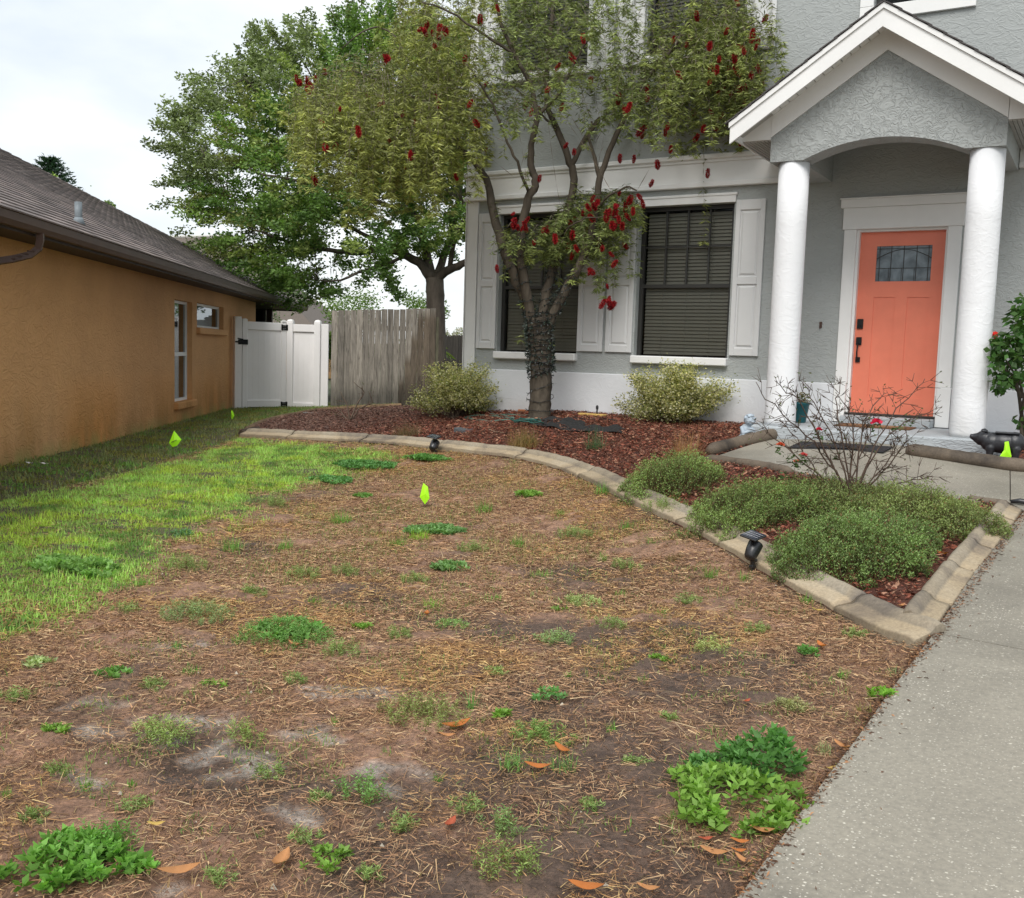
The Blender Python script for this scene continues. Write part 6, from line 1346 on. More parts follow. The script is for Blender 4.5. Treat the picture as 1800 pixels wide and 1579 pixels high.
# twiggy dead plant at the left of the bed
def twigs(name, base_px, lines, w, label, thick=.010, cat='shrub', fork=3, mt='twig', leafn=0, rdep=.25):
    B_ = ong(*base_px); wb = dep(B_); r = empty(name, B_, label=label, cat=cat); mb = MB(); tips = []
    for ln_ in lines:
        dd = random.uniform(-rdep, rdep); P = []
        for i, (x, y) in enumerate(ln_): t = i/(len(ln_)-1); P.append(at_w(x, y, wb+dd*t)-B_)
        P[0] = P[0]*.3; Q = [P[0]]
        for i in range(len(P)-1):
            for k in range(1, 4): t = k/3; Q.append(P[i]*(1-t)+P[i+1]*t+rng.normal(0, .006, 3))
        R_ = np.linspace(thick, thick*.3, len(Q)); mb.tube(Q, R_, 5)
        for f in range(fork):
            i = random.randint(len(Q)//3, len(Q)-2); d = unit(Q[min(i+1, len(Q)-1)]-Q[i]); sd_ = unit(rdir(1)[0]+d*.9); L_ = random.uniform(.08, .20); e_ = Q[i]+sd_*L_; m_ = Q[i]+sd_*L_*.5+rng.normal(0, .01, 3); mb.tube([Q[i], m_, e_], [R_[i]*.55, R_[i]*.45, .0016], 4); tips.append(e_)
            for g in range(2): s2_ = unit(sd_+rdir(1)[0]*.8); e2_ = m_+s2_*random.uniform(.04, .10); mb.tube([m_, e2_], [.0026, .0012], 4); tips.append(e2_)
        tips.append(Q[-1])
    mb.obj('branch', M[mt], r, True)
    if leafn:
        lb = LB(); T = np.array(tips); i = rng.integers(0, len(T), leafn); lb.leaves(T[i]+rng.normal(0, .02, (leafn, 3)), rdir(leafn, -.5, .8), rng.uniform(.015, .03, leafn), .012, cvar(leafn, (.11, .13, .05), .4)); lb.obj('foliage', M['leaf'], r)
    return r, tips, B_
twigs('bare_shrub', (615, 742), [[(615,742),(612,715),(600,690)],[(616,742),(628,710),(640,690),(622,672)],[(617,742),(630,720),(655,708),(648,688)],[(614,742),(602,728),(590,716)]], 0, 'small bare dark shrub in the mulch before the wood fence', .014, leafn=60)
# rose bush with bare canes
RL = [[(1500,888),(1470,830),(1430,780),(1390,740),(1345,700),(1330,672)],[(1500,888),(1478,840),(1450,790),(1400,700),(1385,690),(1362,668)],[(1500,888),(1488,820),(1475,740),(1470,700),(1478,665)],[(1500,888),(1495,830),(1500,760),(1490,720),(1470,690)],[(1502,888),(1520,820),(1545,770),(1575,720),(1605,690),(1628,668)],[(1502,888),(1515,840),(1540,790),(1580,750),(1620,728),(1640,722)],[(1502,888),(1530,850),(1560,820),(1590,780),(1600,770)],[(1500,888),(1460,850),(1420,820),(1385,790),(1350,760),(1340,745)],[(1500,888),(1480,850),(1455,800),(1430,745),(1440,715)],[(1502,888),(1510,800),(1520,740),(1545,700),(1560,690)],[(1500,888),(1485,830),(1460,760),(1430,710),(1405,680)],[(1502,888),(1540,860),(1580,850),(1615,842),(1640,836)],[(1500,888),(1450,860),(1410,850),(1385,838)],[(1502,888),(1500,840),(1515,790),(1530,760),(1528,735)],[(1501,888),(1490,850),(1500,800),(1480,760),(1455,735)],[(1501,888),(1535,840),(1570,800),(1575,770)],[(1501,888),(1470,870),(1440,840),(1400,770),(1372,740)]]
rose, tips, RB = twigs('rose_bush', (1500, 890), RL, 0, 'tall rose bush of mostly bare canes with a few pink blooms', .0075, 'rose bush', 15, leafn=260, rdep=.35, mt='cane')
def bloom(px, py, rad, col, par, B_):
    P = at_w(px, py, dep(B_)+random.uniform(-.15, .1))-B_; n = 26; t = np.linspace(0, 1, n); a = np.arange(n)*2.4; D = np.stack([np.cos(a)*t, np.sin(a)*t, 1.1-t], -1); lb = LB(); lb.leaves(P+D*rad*.15, D, rad*(.7+.5*t), rad*.75, cvar(n, col, .2), .3, .7); lb.obj('bloom', M['flower'], par)
    lb = LB()
    lb.leaves(P+rng.normal(0, .02, (14, 3))+np.array([0, 0, -.03]), rdir(14, -.6, .4), rng.uniform(.025, .04, 14), .018, cvar(14, (.085, .14, .05), .3)); lb.obj('leaf_cluster', M['leaf'], par)
for q in ((1541,743,.036,(.85,.03,.10)),(1440,756,.022,(.75,.03,.08)),(1412,801,.026,(.85,.14,.14)),(1372,783,.026,(.70,.12,.05)),(1400,812,.02,(.75,.22,.12)),(1600,737,.0,(.1,.2,.1)),(1575,741,.0,(.1,.2,.1)),(1390,800,.0,(.1,.2,.1)),(1380,830,.0,(.1,.2,.1)),(1470,800,.0,(.1,.2,.1))): bloom(q[0], q[1], max(q[2], .002), q[3], rose, RB)
# hibiscus at the right edge
HBs = at_w(1803, 792, 9.5); HBs[2] = G(HBs[0], HBs[1]); r = empty('hibiscus_bush', HBs, label='leafy green hibiscus with red bloom at the right edge by the column', cat='bush')
mb = MB(); wb = 9.4
def hp_(x, y, dw=0): return at_w(x, y, wb+dw)-HBs
for ln_ in ([(1800,790),(1794,740),(1800,700),(1790,660),(1775,630)],[(1800,760),(1792,700),(1785,660),(1760,620)],[(1802,790),(1812,700),(1806,620),(1800,560)],[(1795,700),(1780,660),(1755,640)]):
    mb.tube([hp_(x, y, random.uniform(-.1, .1)) for x, y in ln_], np.linspace(.022, .005, len(ln_)), 7)
mb.obj('trunk', M['bark'], r, True); lb = LB()
for (x, y, rx, ry, n) in ((1772,632,34,46,260),(1792,600,20,30,90),(1750,606,14,22,50),(1800,555,24,34,160),(1820,620,40,80,300),(1762,670,20,22,60),(1840,540,40,60,150),(1796,745,8,30,14)):
    a = rng.uniform(0, 2*pi, n); q = np.sqrt(rng.random(n)); X_ = x+rx*q*np.cos(a); Y_ = y+ry*q*np.sin(a); Pb = np.array([hp_(u, v, w) for u, v, w in zip(X_, Y_, rng.uniform(-.3, .3, n))]); lb.leaves(Pb, np.column_stack([rng.uniform(-1, 1, n), rng.uniform(-1, 1, n), rng.uniform(-1.1, .3, n)]), rng.uniform(.06, .11, n), rng.uniform(.035, .06, n), cvar(n, (.055, .125, .028), .5, .15), .12)
lb.obj('foliage', M['leaf'], r); P = hp_(1743, 592); n = 9; a = np.arange(n)*.7; lb = LB(); D = np.stack([np.cos(a), np.sin(a)-.6, np.sin(a*1.7)*.5], -1); lb.leaves(P+D*0, D, .07, .06, cvar(n, (.75, .03, .015), .2), .2, .7); lb.obj('bloom', M['flower'], r)

# ================================================================ bottlebrush tree
M['leaf_brush'] = foliage_mat('brush leaf', .2, .45, .35)
TB = at_w(948, 745, 12.25); TB[2] = G(TB[0], TB[1])-.03; tree = empty('bottlebrush_tree', TB, label='weeping bottlebrush tree with red brush flowers in front of the gray house', cat='tree')
W0 = dep(TB)
def tp(x, y, dw=0.0): return at_w(x, y, W0+dw)-TB
def smoothpath(P, k=3):
    Q = []; n = len(P)
    for i in range(n-1):
        p0, p1, p2, p3 = P[max(i-1, 0)], P[i], P[i+1], P[min(i+2, n-1)]
        for j in range(k): t = j/k; Q.append(.5*((2*p1)+(-p0+p2)*t+(2*p0-5*p1+4*p2-p3)*t*t+(-p0+3*p1-3*p2+p3)*t**3))
    Q.append(P[-1]); return Q
def limb(px, dws, r0, r1, sides=9, wob=.006):
    P = [tp(x, y, d) for (x, y), d in zip(px, dws)]; Q = smoothpath([np.array(p) for p in P], 4); Q = [q+rng.normal(0, wob, 3) for q in Q]; return Q, np.linspace(r0, r1, len(Q))
mb = MB(); trk = [tp(948, 752), tp(948, 735), tp(950, 700), tp(951, 660), tp(950, 620), tp(948, 585), tp(946, 560)]; mb.tube(smoothpath(trk, 4), np.interp(np.arange(25), [0, 2, 6, 14, 20, 24], [.175, .150, .135, .135, .145, .150]), 14, jit=.16); mb.obj('trunk', M['bark'], tree, True)
BR = [([(940,590),(928,540),(903,480),(882,425),(866,370),(858,325),(835,285),(805,255),(788,215),(765,170),(735,135)], (0,.0,-.1,-.1,0,.1,.2,.3,.4,.5,.6), .075, .018),
 ([(950,590),(958,530),(972,470),(985,420),(1000,370),(1009,315),(998,275),(978,225),(962,185),(962,120),(970,40),(975,-60)], (0,.05,.1,.1,.15,.2,.2,.25,.3,.3,.3,.3), .068, .022),
 ([(942,590),(925,520),(917,450),(918,400),(928,350),(942,320),(934,290),(935,245),(945,205),(932,150),(905,95),(880,40),(865,-50)], (0,-.1,-.2,-.3,-.35,-.4,-.4,-.5,-.55,-.6,-.7,-.8,-.8), .066, .016),
 ([(955,590),(978,540),(1005,490),(1032,435),(1047,370),(1053,322),(1065,280),(1090,225),(1108,180),(1140,135),(1180,90),(1220,20)], (0,-.1,-.2,-.25,-.3,-.3,-.3,-.35,-.4,-.5,-.6,-.7), .062, .015),
 ([(1054,315),(1046,280),(1036,245),(1040,215)], (-.3,-.25,-.2,-.15), .028, .014), ([(1004,290),(1035,235),(1065,195),(1100,150),(1160,120),(1240,90)], (.2,.3,.45,.5,.6,.7), .038, .012),
 ([(930,340),(908,285),(888,240),(870,195),(845,150),(820,110)], (-.38,-.5,-.6,-.7,-.8,-.9), .020, .009), ([(788,215),(740,180),(680,150),(620,125),(565,130)], (.4,.3,.2,.0,-.1), .024, .007), ([(765,170),(720,110),(690,60),(650,50),(600,85)], (.5,.6,.7,.8,.9), .022, .007), ([(805,255),(760,240),(700,200),(640,180)], (.3,0,-.3,-.5), .020, .007),
 ([(945,205),(985,160),(1010,110),(1040,60)], (-.55,-.6,-.7,-.8), .024, .010), ([(1108,180),(1170,160),(1230,150),(1290,150)], (-.4,-.6,-.8,-1.0), .022, .008), ([(978,225),(940,190),(900,150),(860,130)], (.25,.4,.6,.7), .018, .008), ([(905,95),(850,60),(790,20),(740,5)], (-.7,-.8,-.9,-.9), .020, .008), ([(1180,90),(1240,60),(1300,40)], (-.6,-.4,-.3), .016, .008), ([(1047,370),(1070,345),(1100,330),(1120,335)], (-.3,-.5,-.6,-.65), .018, .008), ([(918,400),(900,392),(892,400)], (-.3,-.5,-.55), .014, .006), ([(985,420),(1000,400),(1030,385),(1065,380)], (.1,-.3,-.5,-.6), .016, .006)]
ends = []
for px, dws, r0, r1 in BR:
    Q, R_ = limb(px, dws, r0, r1); mb = MB(); mb.tube(Q, R_, 9 if r0 > .03 else 6, jit=.14); mb.obj('branch', M['bark'], tree, True); ends += list(zip(Q, R_))
# crown: hanging strands
def polysamp(poly, n):
    xy = scatter(poly, n); return xy
REG = [ # outline in the photo, strands, hang (m), depth spread
 ([(512,142),(560,108),(630,84),(735,78),(830,110),(838,180),(820,215),(770,230),(720,250),(660,250),(560,215),(520,180)], 900, (.45, 1.0), 1.4, .17),
 ([(700,-60),(1345,-60),(1338,60),(1290,110),(1180,120),(1060,80),(950,120),(860,125),(745,70)], 900, (.35, .8), 1.5, .10),
 ([(1090,70),(1345,20),(1338,110),(1320,150),(1240,190),(1150,190),(1100,160)], 560, (.35, .8), 1.2, .24),
 ([(820,120),(1110,100),(1120,170),(1060,200),(980,180),(900,200),(840,190)], 150, (.30, .7), 1.4, .12),
 ([(884,400),(960,385),(1020,335),(1100,322),(1128,338),(1120,365),(1090,400),(1050,420),(960,425),(890,420)], 330, (.16, .42), .5, .38),
 ([(1225,-20),(1345,-20),(1350,60),(1342,120),(1330,165),(1290,175),(1235,120)], 300, (.35, .75), .7, .40),
 ([(1040,400),(1110,360),(1110,400),(1075,430)], 22, (.35, .85), .3, .55), ([(1190,230),(1290,200),(1300,225),(1210,250)], 14, (.2, .55), .5, .5), ([(700,-20),(760,-20),(790,60),(740,110),(700,60)], 60, (.4, .8), 1.2, .1)]
lb = LB(); tw = LB(); fl = []; E_ = np.array([e[0] for e in ends if e[1] < .03])
def strand(p0, out, hang, red, dens=1.0, yel=0.5):
    """a thin twig that arches out and hangs, leaves in whorls toward its end"""
    n = max(5, int(hang/.085)); P = [p0]; d = np.array([out[0], out[1], random.uniform(.0, .35)]); 
    for i in range(n): d = d*.74+np.array([random.uniform(-.09, .09), random.uniform(-.09, .09), -.27]); P.append(P[-1]+unit(d)*hang/n)
    P = np.array(P); seg = P[1:]-P[:-1]; ln_ = np.linalg.norm(seg, axis=1); tw.leaves(P[:-1], seg, ln_*1.05, .0050*np.linspace(1.5, .8, len(ln_)), np.tile([[.20, .16, .125]], (len(ln_), 1)), 0)
    base = np.array([.165, .205, .070])*(1-yel)+np.array([.275, .285, .075])*yel; base = base*random.uniform(.75, 1.6)
    for i in range(len(P)):
        t = i/(len(P)-1)
        if t < .35 and random.random() < .55: continue
        m = int((4+12*(t > .85)+4*t)*dens*random.choice((.3, .9, 1.6))); 
        if m < 1: continue
        aa = rng.uniform(0, 2*pi, m); tl = unit(P[min(i+1, len(P)-1)]-P[max(i-1, 0)]); D = np.stack([np.cos(aa), np.sin(aa), rng.uniform(-.5, .5, m)], -1)+tl*.45
        lb.leaves(np.repeat(P[i][None], m, 0)+rng.normal(0, .012, (m, 3)), D, rng.uniform(.055, .10, m), rng.uniform(.010, .016, m), base[None]*rng.uniform(.5, 1.4, (m, 1))*(.55+.75*t), .05)
    if red: fl.append((P[-2]-CF*random.uniform(.1, .5), unit(P[-1]-P[-2])))
for ri, (poly, n, (h0, h1), spread, pr) in enumerate(REG):
    xy = polysamp(poly, n)
    for x, y in xy:
        dw = random.gauss(0, spread*.5); p = tp(x, y, dw); a = random.uniform(0, 2*pi); hang = random.uniform(h0, h1); yel = min(1, max(0, .55*(x < 860)+.25*random.random()+.2*(x > 1150)))
        if ri == 5: dw = -.9+random.gauss(0, .3); p = tp(x, y, dw)
        if ri == 0: hang *= 1.15-.5*abs((x-690)/190)**2*.6
        if 830 < x < 1105 and ri in (1, 3) and y < 200: hang *= .62
        strand(p, (cos(a)*.5, sin(a)*.5), hang, random.random() < pr*.30, 1.0 if ri not in (1, 3) else .8, yel)
# short leafy shoots along the visible limbs
for q, r_ in ends:
    if random.random() < .16 and q[2] > 1.1: strand(np.array(q), (random.uniform(-.7, .7), random.uniform(-.7, .7)), random.uniform(.12, .3), False, 1.0, .3)
# arching bare twigs between limbs and crown
for j in range(700):
    q = random.choice(E_); x, y = polysamp(REG[random.choice((0, 1, 1, 2, 3))][0], 1)[0]; e_ = tp(x, y, random.gauss(0, .5)); m_ = (q+e_)/2+np.array([0, 0, random.uniform(0, .25)])+rng.normal(0, .08, 3); 
    if np.linalg.norm(e_-q) > 1.6: continue
    Q = np.array([q*(1-t)**2+2*m_*t*(1-t)+e_*t*t for t in np.linspace(0, 1, 7)]); seg = Q[1:]-Q[:-1]; tw.leaves(Q[:-1], seg, np.linalg.norm(seg, axis=1)*1.05, .006*np.linspace(1.5, .6, 6), np.tile([[.17, .13, .095]], (6, 1)), 0)
for pxy in ((1243,345),(1240,280)): pass
strand(tp(1236, 255, -.4), (0, 0), 1.15, False, .9, .6)
lb.obj('foliage', M['leaf_brush'], tree); tw.obj('twigs', M['leaf_brush'], tree, kind='stuff')
# red brushes
def brush_mesh(L_=.090, R_=.030, n=420):
    t = rng.random(n); a = rng.uniform(0, 2*pi, n); z = -t*L_; D = np.stack([np.cos(a), np.sin(a), rng.uniform(-.5, .6, n)], -1); Pb = np.stack([np.cos(a)*.002, np.sin(a)*.002, z], -1); k = np.sin(np.clip(t, .06, .97)*pi)**.35
    V, F, C_ = leaves(Pb, D, R_*k*rng.uniform(.45, 1.25, n), .006, cvar(n, (.33, .013, .018), .6, .1), 0, .6); return fastmesh('flower', V, F, C_, M['flower'])
bms = [brush_mesh(), brush_mesh(.08, .022), brush_mesh(.11, .029)]
EXF = [(1083,375),(1098,335),(1100,385),(1110,352),(1128,360),(1120,350),(1076,398),(1060,440),(1058,470),(1070,500),(1072,530),(1064,535),(1010,270),(1205,238),(1228,245),(1245,305),(1173,225),(1115,282),(1090,280),(1148,325),(970,322),(950,316),(905,392),(920,398),(895,408),(930,390),(1030,368),(1045,352),(1010,440),(1052,360),(1090,345),(1180,265),(752,45),(742,50),(760,62),(748,58),(1282,88),(1290,80),(1300,100),(1296,86),(1308,108),(1275,95),(1250,190),(1262,185),(1310,180),(1318,200),(520,140),(528,148),(545,152),(555,142),(570,130),(675,105),(680,110),(590,260),(570,262),(630,125),(1320,240),(1135,230),(1155,290),(1175,225),(990,190),(998,260),(935,200),(873,475),(985,120),(1212,70),(1230,95),(1335,15),(1328,30),(1320,10),(955,145),(1170,235)]
for x, y in EXF: fl.append((tp(x, y-9, random.uniform(-1.0, -.45)), unit(np.array([random.uniform(-.4, .4), random.uniform(-.4, .4), -1]))))
for x, y, k_ in ((1290,90,10),(1325,40,7),(1310,150,7),(1322,205,6),(1295,225,4),(1240,130,5),(750,52,6),(1308,185,5),(535,148,6),(1085,372,5),(1060,470,5),(905,398,6),(1250,188,4),(1070,530,3),(960,140,3)):
    for _ in range(k_): fl.append((tp(x+random.gauss(0, 15), y+random.gauss(0, 12), random.uniform(-1.1, -.5)), unit(np.array([random.uniform(-.9, .9), random.uniform(-.9, .9), -.8]))))
random.shuffle(fl); fl = fl[:275]
for p, d in fl:
    o = link('flower', random.choice(bms), tree); dv = Vector(d); o.rotation_mode = 'QUATERNION'; o.rotation_quaternion = (-dv).to_track_quat('Z', 'Y'); o.location = tuple(p); o.rotation_quaternion = (Vector((-dv.x+random.gauss(0, .35), -dv.y+random.gauss(0, .35), -dv.z))).to_track_quat('Z', 'Y'); sc_ = random.uniform(.8, 1.45); o.scale = (sc_, sc_, sc_)
# string of mini lights wound round the trunk
sl_ = empty('string_lights', TB+np.array([0, 0, .05]), label='dark green mini light string wound around the bottlebrush trunk', cat='string lights'); mb = MB(); bl = LB(); zt = trk[-1][2]; TC = np.array(smoothpath(trk, 6))
def wind(C_, R0, R1, turns, ph=0, bn=200, coldark=(.02, .03, .025)):
    C_ = np.array(C_); n = int(turns*14); t = np.linspace(0, 1, n); c = np.array([np.interp(t, np.linspace(0, 1, len(C_)), C_[:, k]) for k in range(3)]).T; rr = R0*(1-t)+R1*t; a = t*turns*2*pi+ph
    P = c+np.column_stack([np.cos(a)*rr, np.sin(a)*rr, np.cumsum(rng.normal(0, .006, n))*.5+.03*np.sin(a+ph*2+2*np.sin(t*9))])+rng.normal(0, .005, (n, 3)); mb.tube(P, .0042, 4); i = rng.integers(0, n, bn); D = np.column_stack([np.cos(a[i]), np.sin(a[i]), rng.uniform(-1.2, 1.2, bn)])+rng.normal(0, .35, (bn, 3))
    bl.leaves(P[i], D, rng.uniform(.025, .05, bn), .013, cvar(bn, coldark, .6), .2); bl.leaves(P[i][:bn//5], D[:bn//5], .03, .006, np.tile([[.35, .38, .38]], (bn//5, 1)), .1)
low = [q for q in TC if q[2] < TC[-1][2]*.55]; up = [q for q in TC if q[2] >= TC[-1][2]*.42]
wind(low, .165, .150, 6, 0, 110); wind(up, .150, .165, 11, 1, 900); wind(up, .155, .17, 9, 3, 800, (.045, .065, .05)); wind(up, .15, .165, 7, 2, 500, (.12, .13, .11))
for bi, (f, rr_) in enumerate(((.30, .068), (.24, .062), (.30, .062), (.24, .06))):
    Q, R_ = limb(BR[bi][0], BR[bi][1], BR[bi][2], BR[bi][3], wob=0); m = int(len(Q)*f); wind(Q[:m], rr_+.02, rr_+.0, 9, bi, 330, (.035, .05, .04))
mb.v = [v-np.array([0, 0, .05]) for v in mb.v]; mb.obj('cord', M['blackplastic'], sl_)
V = np.vstack(bl.V)-np.array([0, 0, .05]); link('bulbs', fastmesh('bulbs', V, np.vstack(bl.F), np.vstack(bl.C), M['chips']), sl_, kind='stuff')

# ================================================================ oak behind the fence
OW = 22.0; OBs = at_w(768, 690, OW); OBs[2] = -1.25; oak = empty('oak_tree', OBs, label='large broad oak behind the wood fence, left of the gray house', cat='tree')
def op(x, y, dw=0): return at_w(x, y, OW+dw)-OBs
mb = MB(); mb.tube(smoothpath([np.array([op(768, 640)[0], op(768, 640)[1], -.1])]+[op(x, y) for x, y in ((767,660),(767,610),(766,560),(765,520),(764,490))], 3), np.interp(np.arange(16), [0, 5, 15], [.25, .215, .20]), 14, jit=.10); mb.obj('trunk', M['bark_oak'], oak, True)
OL = [([(762,495),(745,470),(715,450),(680,440),(630,445),(580,440),(520,430),(450,405)], (0,0,.2,.3,.3,0,-.3,-.6), .15, .03), ([(768,495),(790,475),(820,462),(850,455)], (0,-.2,-.4,-.6), .15, .07), ([(762,492),(748,440),(735,390),(700,330),(660,270),(620,200),(590,120)], (0,.2,.4,.5,.6,.7,.8), .14, .025), ([(766,490),(785,440),(800,380),(810,320),(800,240),(790,150)], (0,.3,.5,.8,1,1.1), .13, .03), ([(735,390),(680,360),(610,340),(530,320),(440,300),(360,270)], (.4,-.2,-.6,-1,-1.2,-1.3), .08, .015), ([(700,330),(640,290),(560,240),(480,190),(430,140)], (.5,.2,0,-.2,-.3), .07, .012), ([(715,450),(660,470),(600,490),(560,495)], (.2,-.5,-.9,-1.1), .06, .015), ([(680,440),(620,400),(560,380),(480,360),(400,350)], (.3,.6,.9,1.1,1.2), .07, .015), ([(620,200),(560,150),(520,90),(500,60)], (.7,.5,.3,.2), .035, .008), ([(790,475),(800,420),(820,380)], (-.2,-.5,-.8), .08, .03)]
oe = []
for px, dws, r0, r1 in OL:
    P = [op(x, y, d) for (x, y), d in zip(px, dws)]; Q = smoothpath([np.array(p) for p in P], 4); Q = [q+rng.normal(0, .015, 3) for q in Q]; mb = MB(); mb.tube(Q, np.linspace(r0*.78, r1*.75, len(Q)), 8, jit=.15); mb.obj('limb', M['bark_oak'], oak, True); oe += Q[len(Q)//4:]
CRN = [(284,250),(310,205),(345,165),(400,125),(450,95),(455,60),(520,62),(560,50),(620,30),(720,45),(850,60),(850,470),(820,440),(800,430),(770,455),(735,440),(700,470),(700,520),(640,510),(590,530),(520,530),(450,490),(395,455),(325,425),(345,350),(300,325),(345,300),(330,280)]
lb = LB(); tw = LB(); oe = np.array(oe)
def spray(p, d, L_, n, c0):
    e_ = p+d*L_; 
    Q = np.array([p+d*L_*t+np.array([0, 0, .05*sin(t*3)*L_]) for t in np.linspace(0, 1, 4)]); seg = Q[1:]-Q[:-1]; tw.leaves(Q[:-1], seg, np.linalg.norm(seg, axis=1)*1.05, .012, np.tile([[.10, .08, .06]], (3, 1)), 0)
    sub = rng.integers(0, 7, n); sd_ = unit(rdir(7)+d*.7); t = rng.uniform(.15, 1.05, n)[:, None]; s_ = rng.random((n, 1))**.8*L_*.42; Pb = p+d*L_*t+sd_[sub]*s_*(1.1-t*.6)+rng.normal(0, .03, (n, 3))
    lb.leaves(Pb, rdir(n, -.4, .8), rng.uniform(.065, .115, n), rng.uniform(.038, .058, n), np.array([c0])*rng.uniform(.55, 1.35, (n, 1)))
cnt = 0; poly = [tuple(p) for p in CRN]; cx_, cy_ = 640, 330
for x, y in scatter(poly, 1450):
    dn_ = fbm(np.array(x), np.array(y), .022, 3, 12); 
    if dn_ < .36: continue
    ed = float(pdist(np.array([x]), np.array([y]), poly)[0]); 
    if ed < 20 and random.random() < .35: continue
    dw = random.gauss(0, 1.25)*min(1, ed/120+.35); p = op(x, y, dw); out_ = unit(p-op(cx_+60, cy_+60, 0)+rng.normal(0, .5, 3)); 
    if y > 400: 
        if random.random() < .12: continue
        out_ = unit(out_*np.array([1, 1, .4]))
    lf = (x < 470); silv = (ed < 70 and x < 560)
    c0 = (.27, .33, .15) if (silv and y < 330) else ((.27, .30, .10) if (lf and random.random() < .3) else random.choice(((.18, .30, .08), (.23, .36, .09), (.125, .22, .06), (.32, .40, .12))))
    spray(p-out_*.25, out_, random.uniform(.45, .85), 118, c0); cnt += 1
    # twig back to the nearest limb
    i = int(np.argmin(((oe-p)**2).sum(1))); q = oe[i]; m_ = (p+q)/2+np.array([0, 0, .12]); Q = np.array([q*(1-t)**2+2*m_*t*(1-t)+p*t*t for t in np.linspace(0, 1, 5)]); seg = Q[1:]-Q[:-1]; tw.leaves(Q[:-1], seg, np.linalg.norm(seg, axis=1)*1.05, .03*np.linspace(1, .5, 4), np.tile([[.09, .075, .06]], (4, 1)), 0)
for x, y, dx, dz_ in ((285,248,-1,.35),(300,230,-1,.5),(320,205,-1,.7),(350,178,-.9,.7),(400,128,-.8,.9),(445,90,-.6,1),(455,70,-.5,1),(520,50,-.4,1),(545,45,-.3,1),(600,30,-.2,1),(620,28,.1,1),(660,35,.1,1),(305,320,-1,.1),(330,300,-1,.2),(300,345,-1,0),(335,400,-1,-.1),(360,420,-1,-.2),(295,262,-1,.2),(380,150,-.8,.8),(420,110,-.7,.9),(480,75,-.4,1),(570,40,0,1),(345,360,-1,.3),(360,380,-1,.1),(340,290,-1,.2)):
    d = unit(CR*dx+np.array([0, 0, dz_])+rng.normal(0, .15, 3)); p = op(x+14, y+14*dz_+6, random.gauss(0, .4)); spray(p, d, .55, 90, (.17, .21, .09))
lb.obj('crown', M['leaf'], oak); tw.obj('twigs', M['leaf'], oak, kind='stuff')

# ================================================================ far greenery
def frond_plant(cx, cy, w, n, Lr, label, c0, up=(.3, 1.1)):
    B_ = at_w(cx, cy, w); r = empty('palm', B_, label=label, cat='palm'); lb = LB(); mb = MB()
    for j in range(n):
        a = random.uniform(0, 2*pi); L_ = random.uniform(*Lr); u = random.uniform(*up); P = [np.zeros(3)]; d = np.array([cos(a)*.6, sin(a)*.6, u*1.3])
        for i in range(12): d = unit(d+np.array([cos(a)*.04, sin(a)*.04, -.13])); P.append(P[-1]+d*L_/12)
        P = np.array(P); mb.tube(P, np.linspace(.02, .005, 13), 4)
        for i in range(2, 13):
            tl = unit(P[i]-P[i-1]); sd_ = unit(np.cross(tl, [0, 0, 1])); 
            for f in (0, .33, .66):
                pp = P[i-1]*(1-f)+P[i]*f; m = np.array([sd_, -sd_]); D = m*1.0+tl*.7+np.array([0, 0, -.15]); lb.leaves(np.repeat(pp[None], 2, 0), D, L_*.30*sin(pi*(i+f)/14)+.05, .035, cvar(2, c0, .3), .05)
    lb.obj('foliage', M['leaf'], r); mb.obj('stem', M['leaf'] if False else M['twig'], r); return r
o = frond_plant(600, 640, 26, 26, (1.3, 2.1), 'feathery green palm fronds rising behind the vinyl panel and wood fence', (.16, .24, .045))
o = frond_plant(690, 640, 25.5, 18, (1.2, 1.9), 'brighter arching palm fronds behind the middle of the wood fence', (.24, .33, .05))
o = frond_plant(560, 620, 30, 16, (1.2, 1.9), 'palm fronds right beside the eave corner of the orange house', (.13, .20, .05))
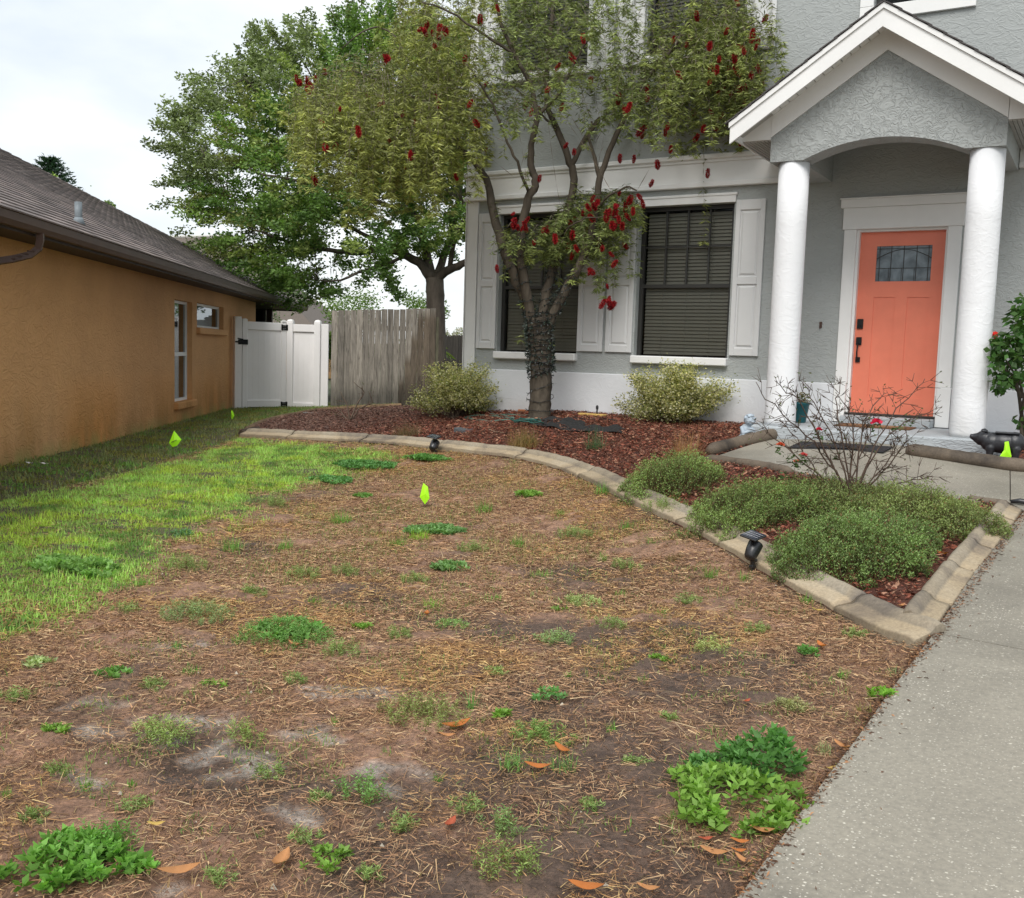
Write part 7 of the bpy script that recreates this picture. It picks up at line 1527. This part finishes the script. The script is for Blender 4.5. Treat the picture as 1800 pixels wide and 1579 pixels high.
def puff(name, x, y, w, rx, ry, n, c0, label, ls=.09, trunk=True, cat='tree', gnd=-1.3):
    C_ = at_w(x, y, w); B_ = np.array([C_[0], C_[1], gnd]); r = empty(name, B_, label=label, cat=cat); lb = LB(); a = rng.uniform(0, 2*pi, n); q = np.sqrt(rng.random(n)); X_ = rx*q*np.cos(a)*w/FPX; Z_ = ry*q*np.sin(a)*w/FPX; Dp = rng.normal(0, .35, n)*rx*w/FPX; k = fbm(X_+x, Z_+y, 2.2*12/w, 3, 3) > .42; X_, Z_, Dp = X_[k], Z_[k], Dp[k]; n = len(X_)
    Pb = (C_-B_)+X_[:, None]*CR+Z_[:, None]*CU+Dp[:, None]*CF; lb.leaves(Pb, rdir(n, -.3, .9), ls*rng.uniform(.7, 1.3, n), ls*.5, cvar(n, c0, .45)); lb.obj('crown', M['leaf'], r)
    if trunk: mb = MB(); T_ = C_-B_; mb.tube([(0, 0, -.1), T_*.5+np.array([.05, 0, 0]), T_], [.12*w/25, .08*w/25, .03*w/25], 8); mb.obj('trunk', M['bark_oak'], r, True)
    return r
puff('shrub', 660, 548, 30, 130, 30, 5200, (.17, .26, .07), 'light green hedge mass behind the wood fence', .10, False, 'hedge'); puff('shrub', 480, 520, 33, 70, 60, 3000, (.10, .16, .06), 'dull green bush behind the end of the orange roof', .10, False, 'bush')
puff('pale_bush', 802, 584, 36, 26, 12, 700, (.42, .40, .34), 'pale dry bush above the dark far fence', .09, False, 'bush')
puff('lime_tree', 150, 340, 30, 18, 14, 520, (.25, .38, .07), 'lime green treetop just above the orange house roof', .11); puff('lime_tree', 190, 366, 30, 11, 12, 260, (.19, .27, .10), 'smaller pale treetop right of the lime one above the roof', .10); puff('lime_tree', 88, 313, 33, 12, 6, 160, (.25, .36, .08), 'lime sprig in front of the dark conifer above the roof', .10)
# layered dark conifer over the roof
CB = at_w(88, 300, 55); B_ = np.array([CB[0], CB[1], -1.3]); r = empty('conifer', B_, label='dark conifer top with layered boughs above the orange house roof', cat='tree'); H_ = at_w(85, 279, 55)[2]+1.3; mb = MB(); mb.tube([(0, 0, 0), (0, 0, H_-.2)], [.3, .05], 8); mb.obj('trunk', M['bark_oak'], r, True); lb = LB()
for k in range(9):
    z = H_-.15-k*.28; Rr = .35+.26*k**.8
    for j in range(9):
        a = j*.7+k*.4+random.uniform(-.15, .15); n = 46; t = rng.random(n); lb.leaves(np.column_stack([cos(a)*Rr*t, sin(a)*Rr*t, z+.28*t*t*Rr+0*t])+rng.normal(0, .05, (n, 3)), np.column_stack([cos(a)+rng.normal(0, .5, n), sin(a)+rng.normal(0, .5, n), rng.uniform(-.1, .9, n)]), .26, .07, cvar(n, (.035, .07, .045), .4))
lb.obj('crown', M['leaf'], r)
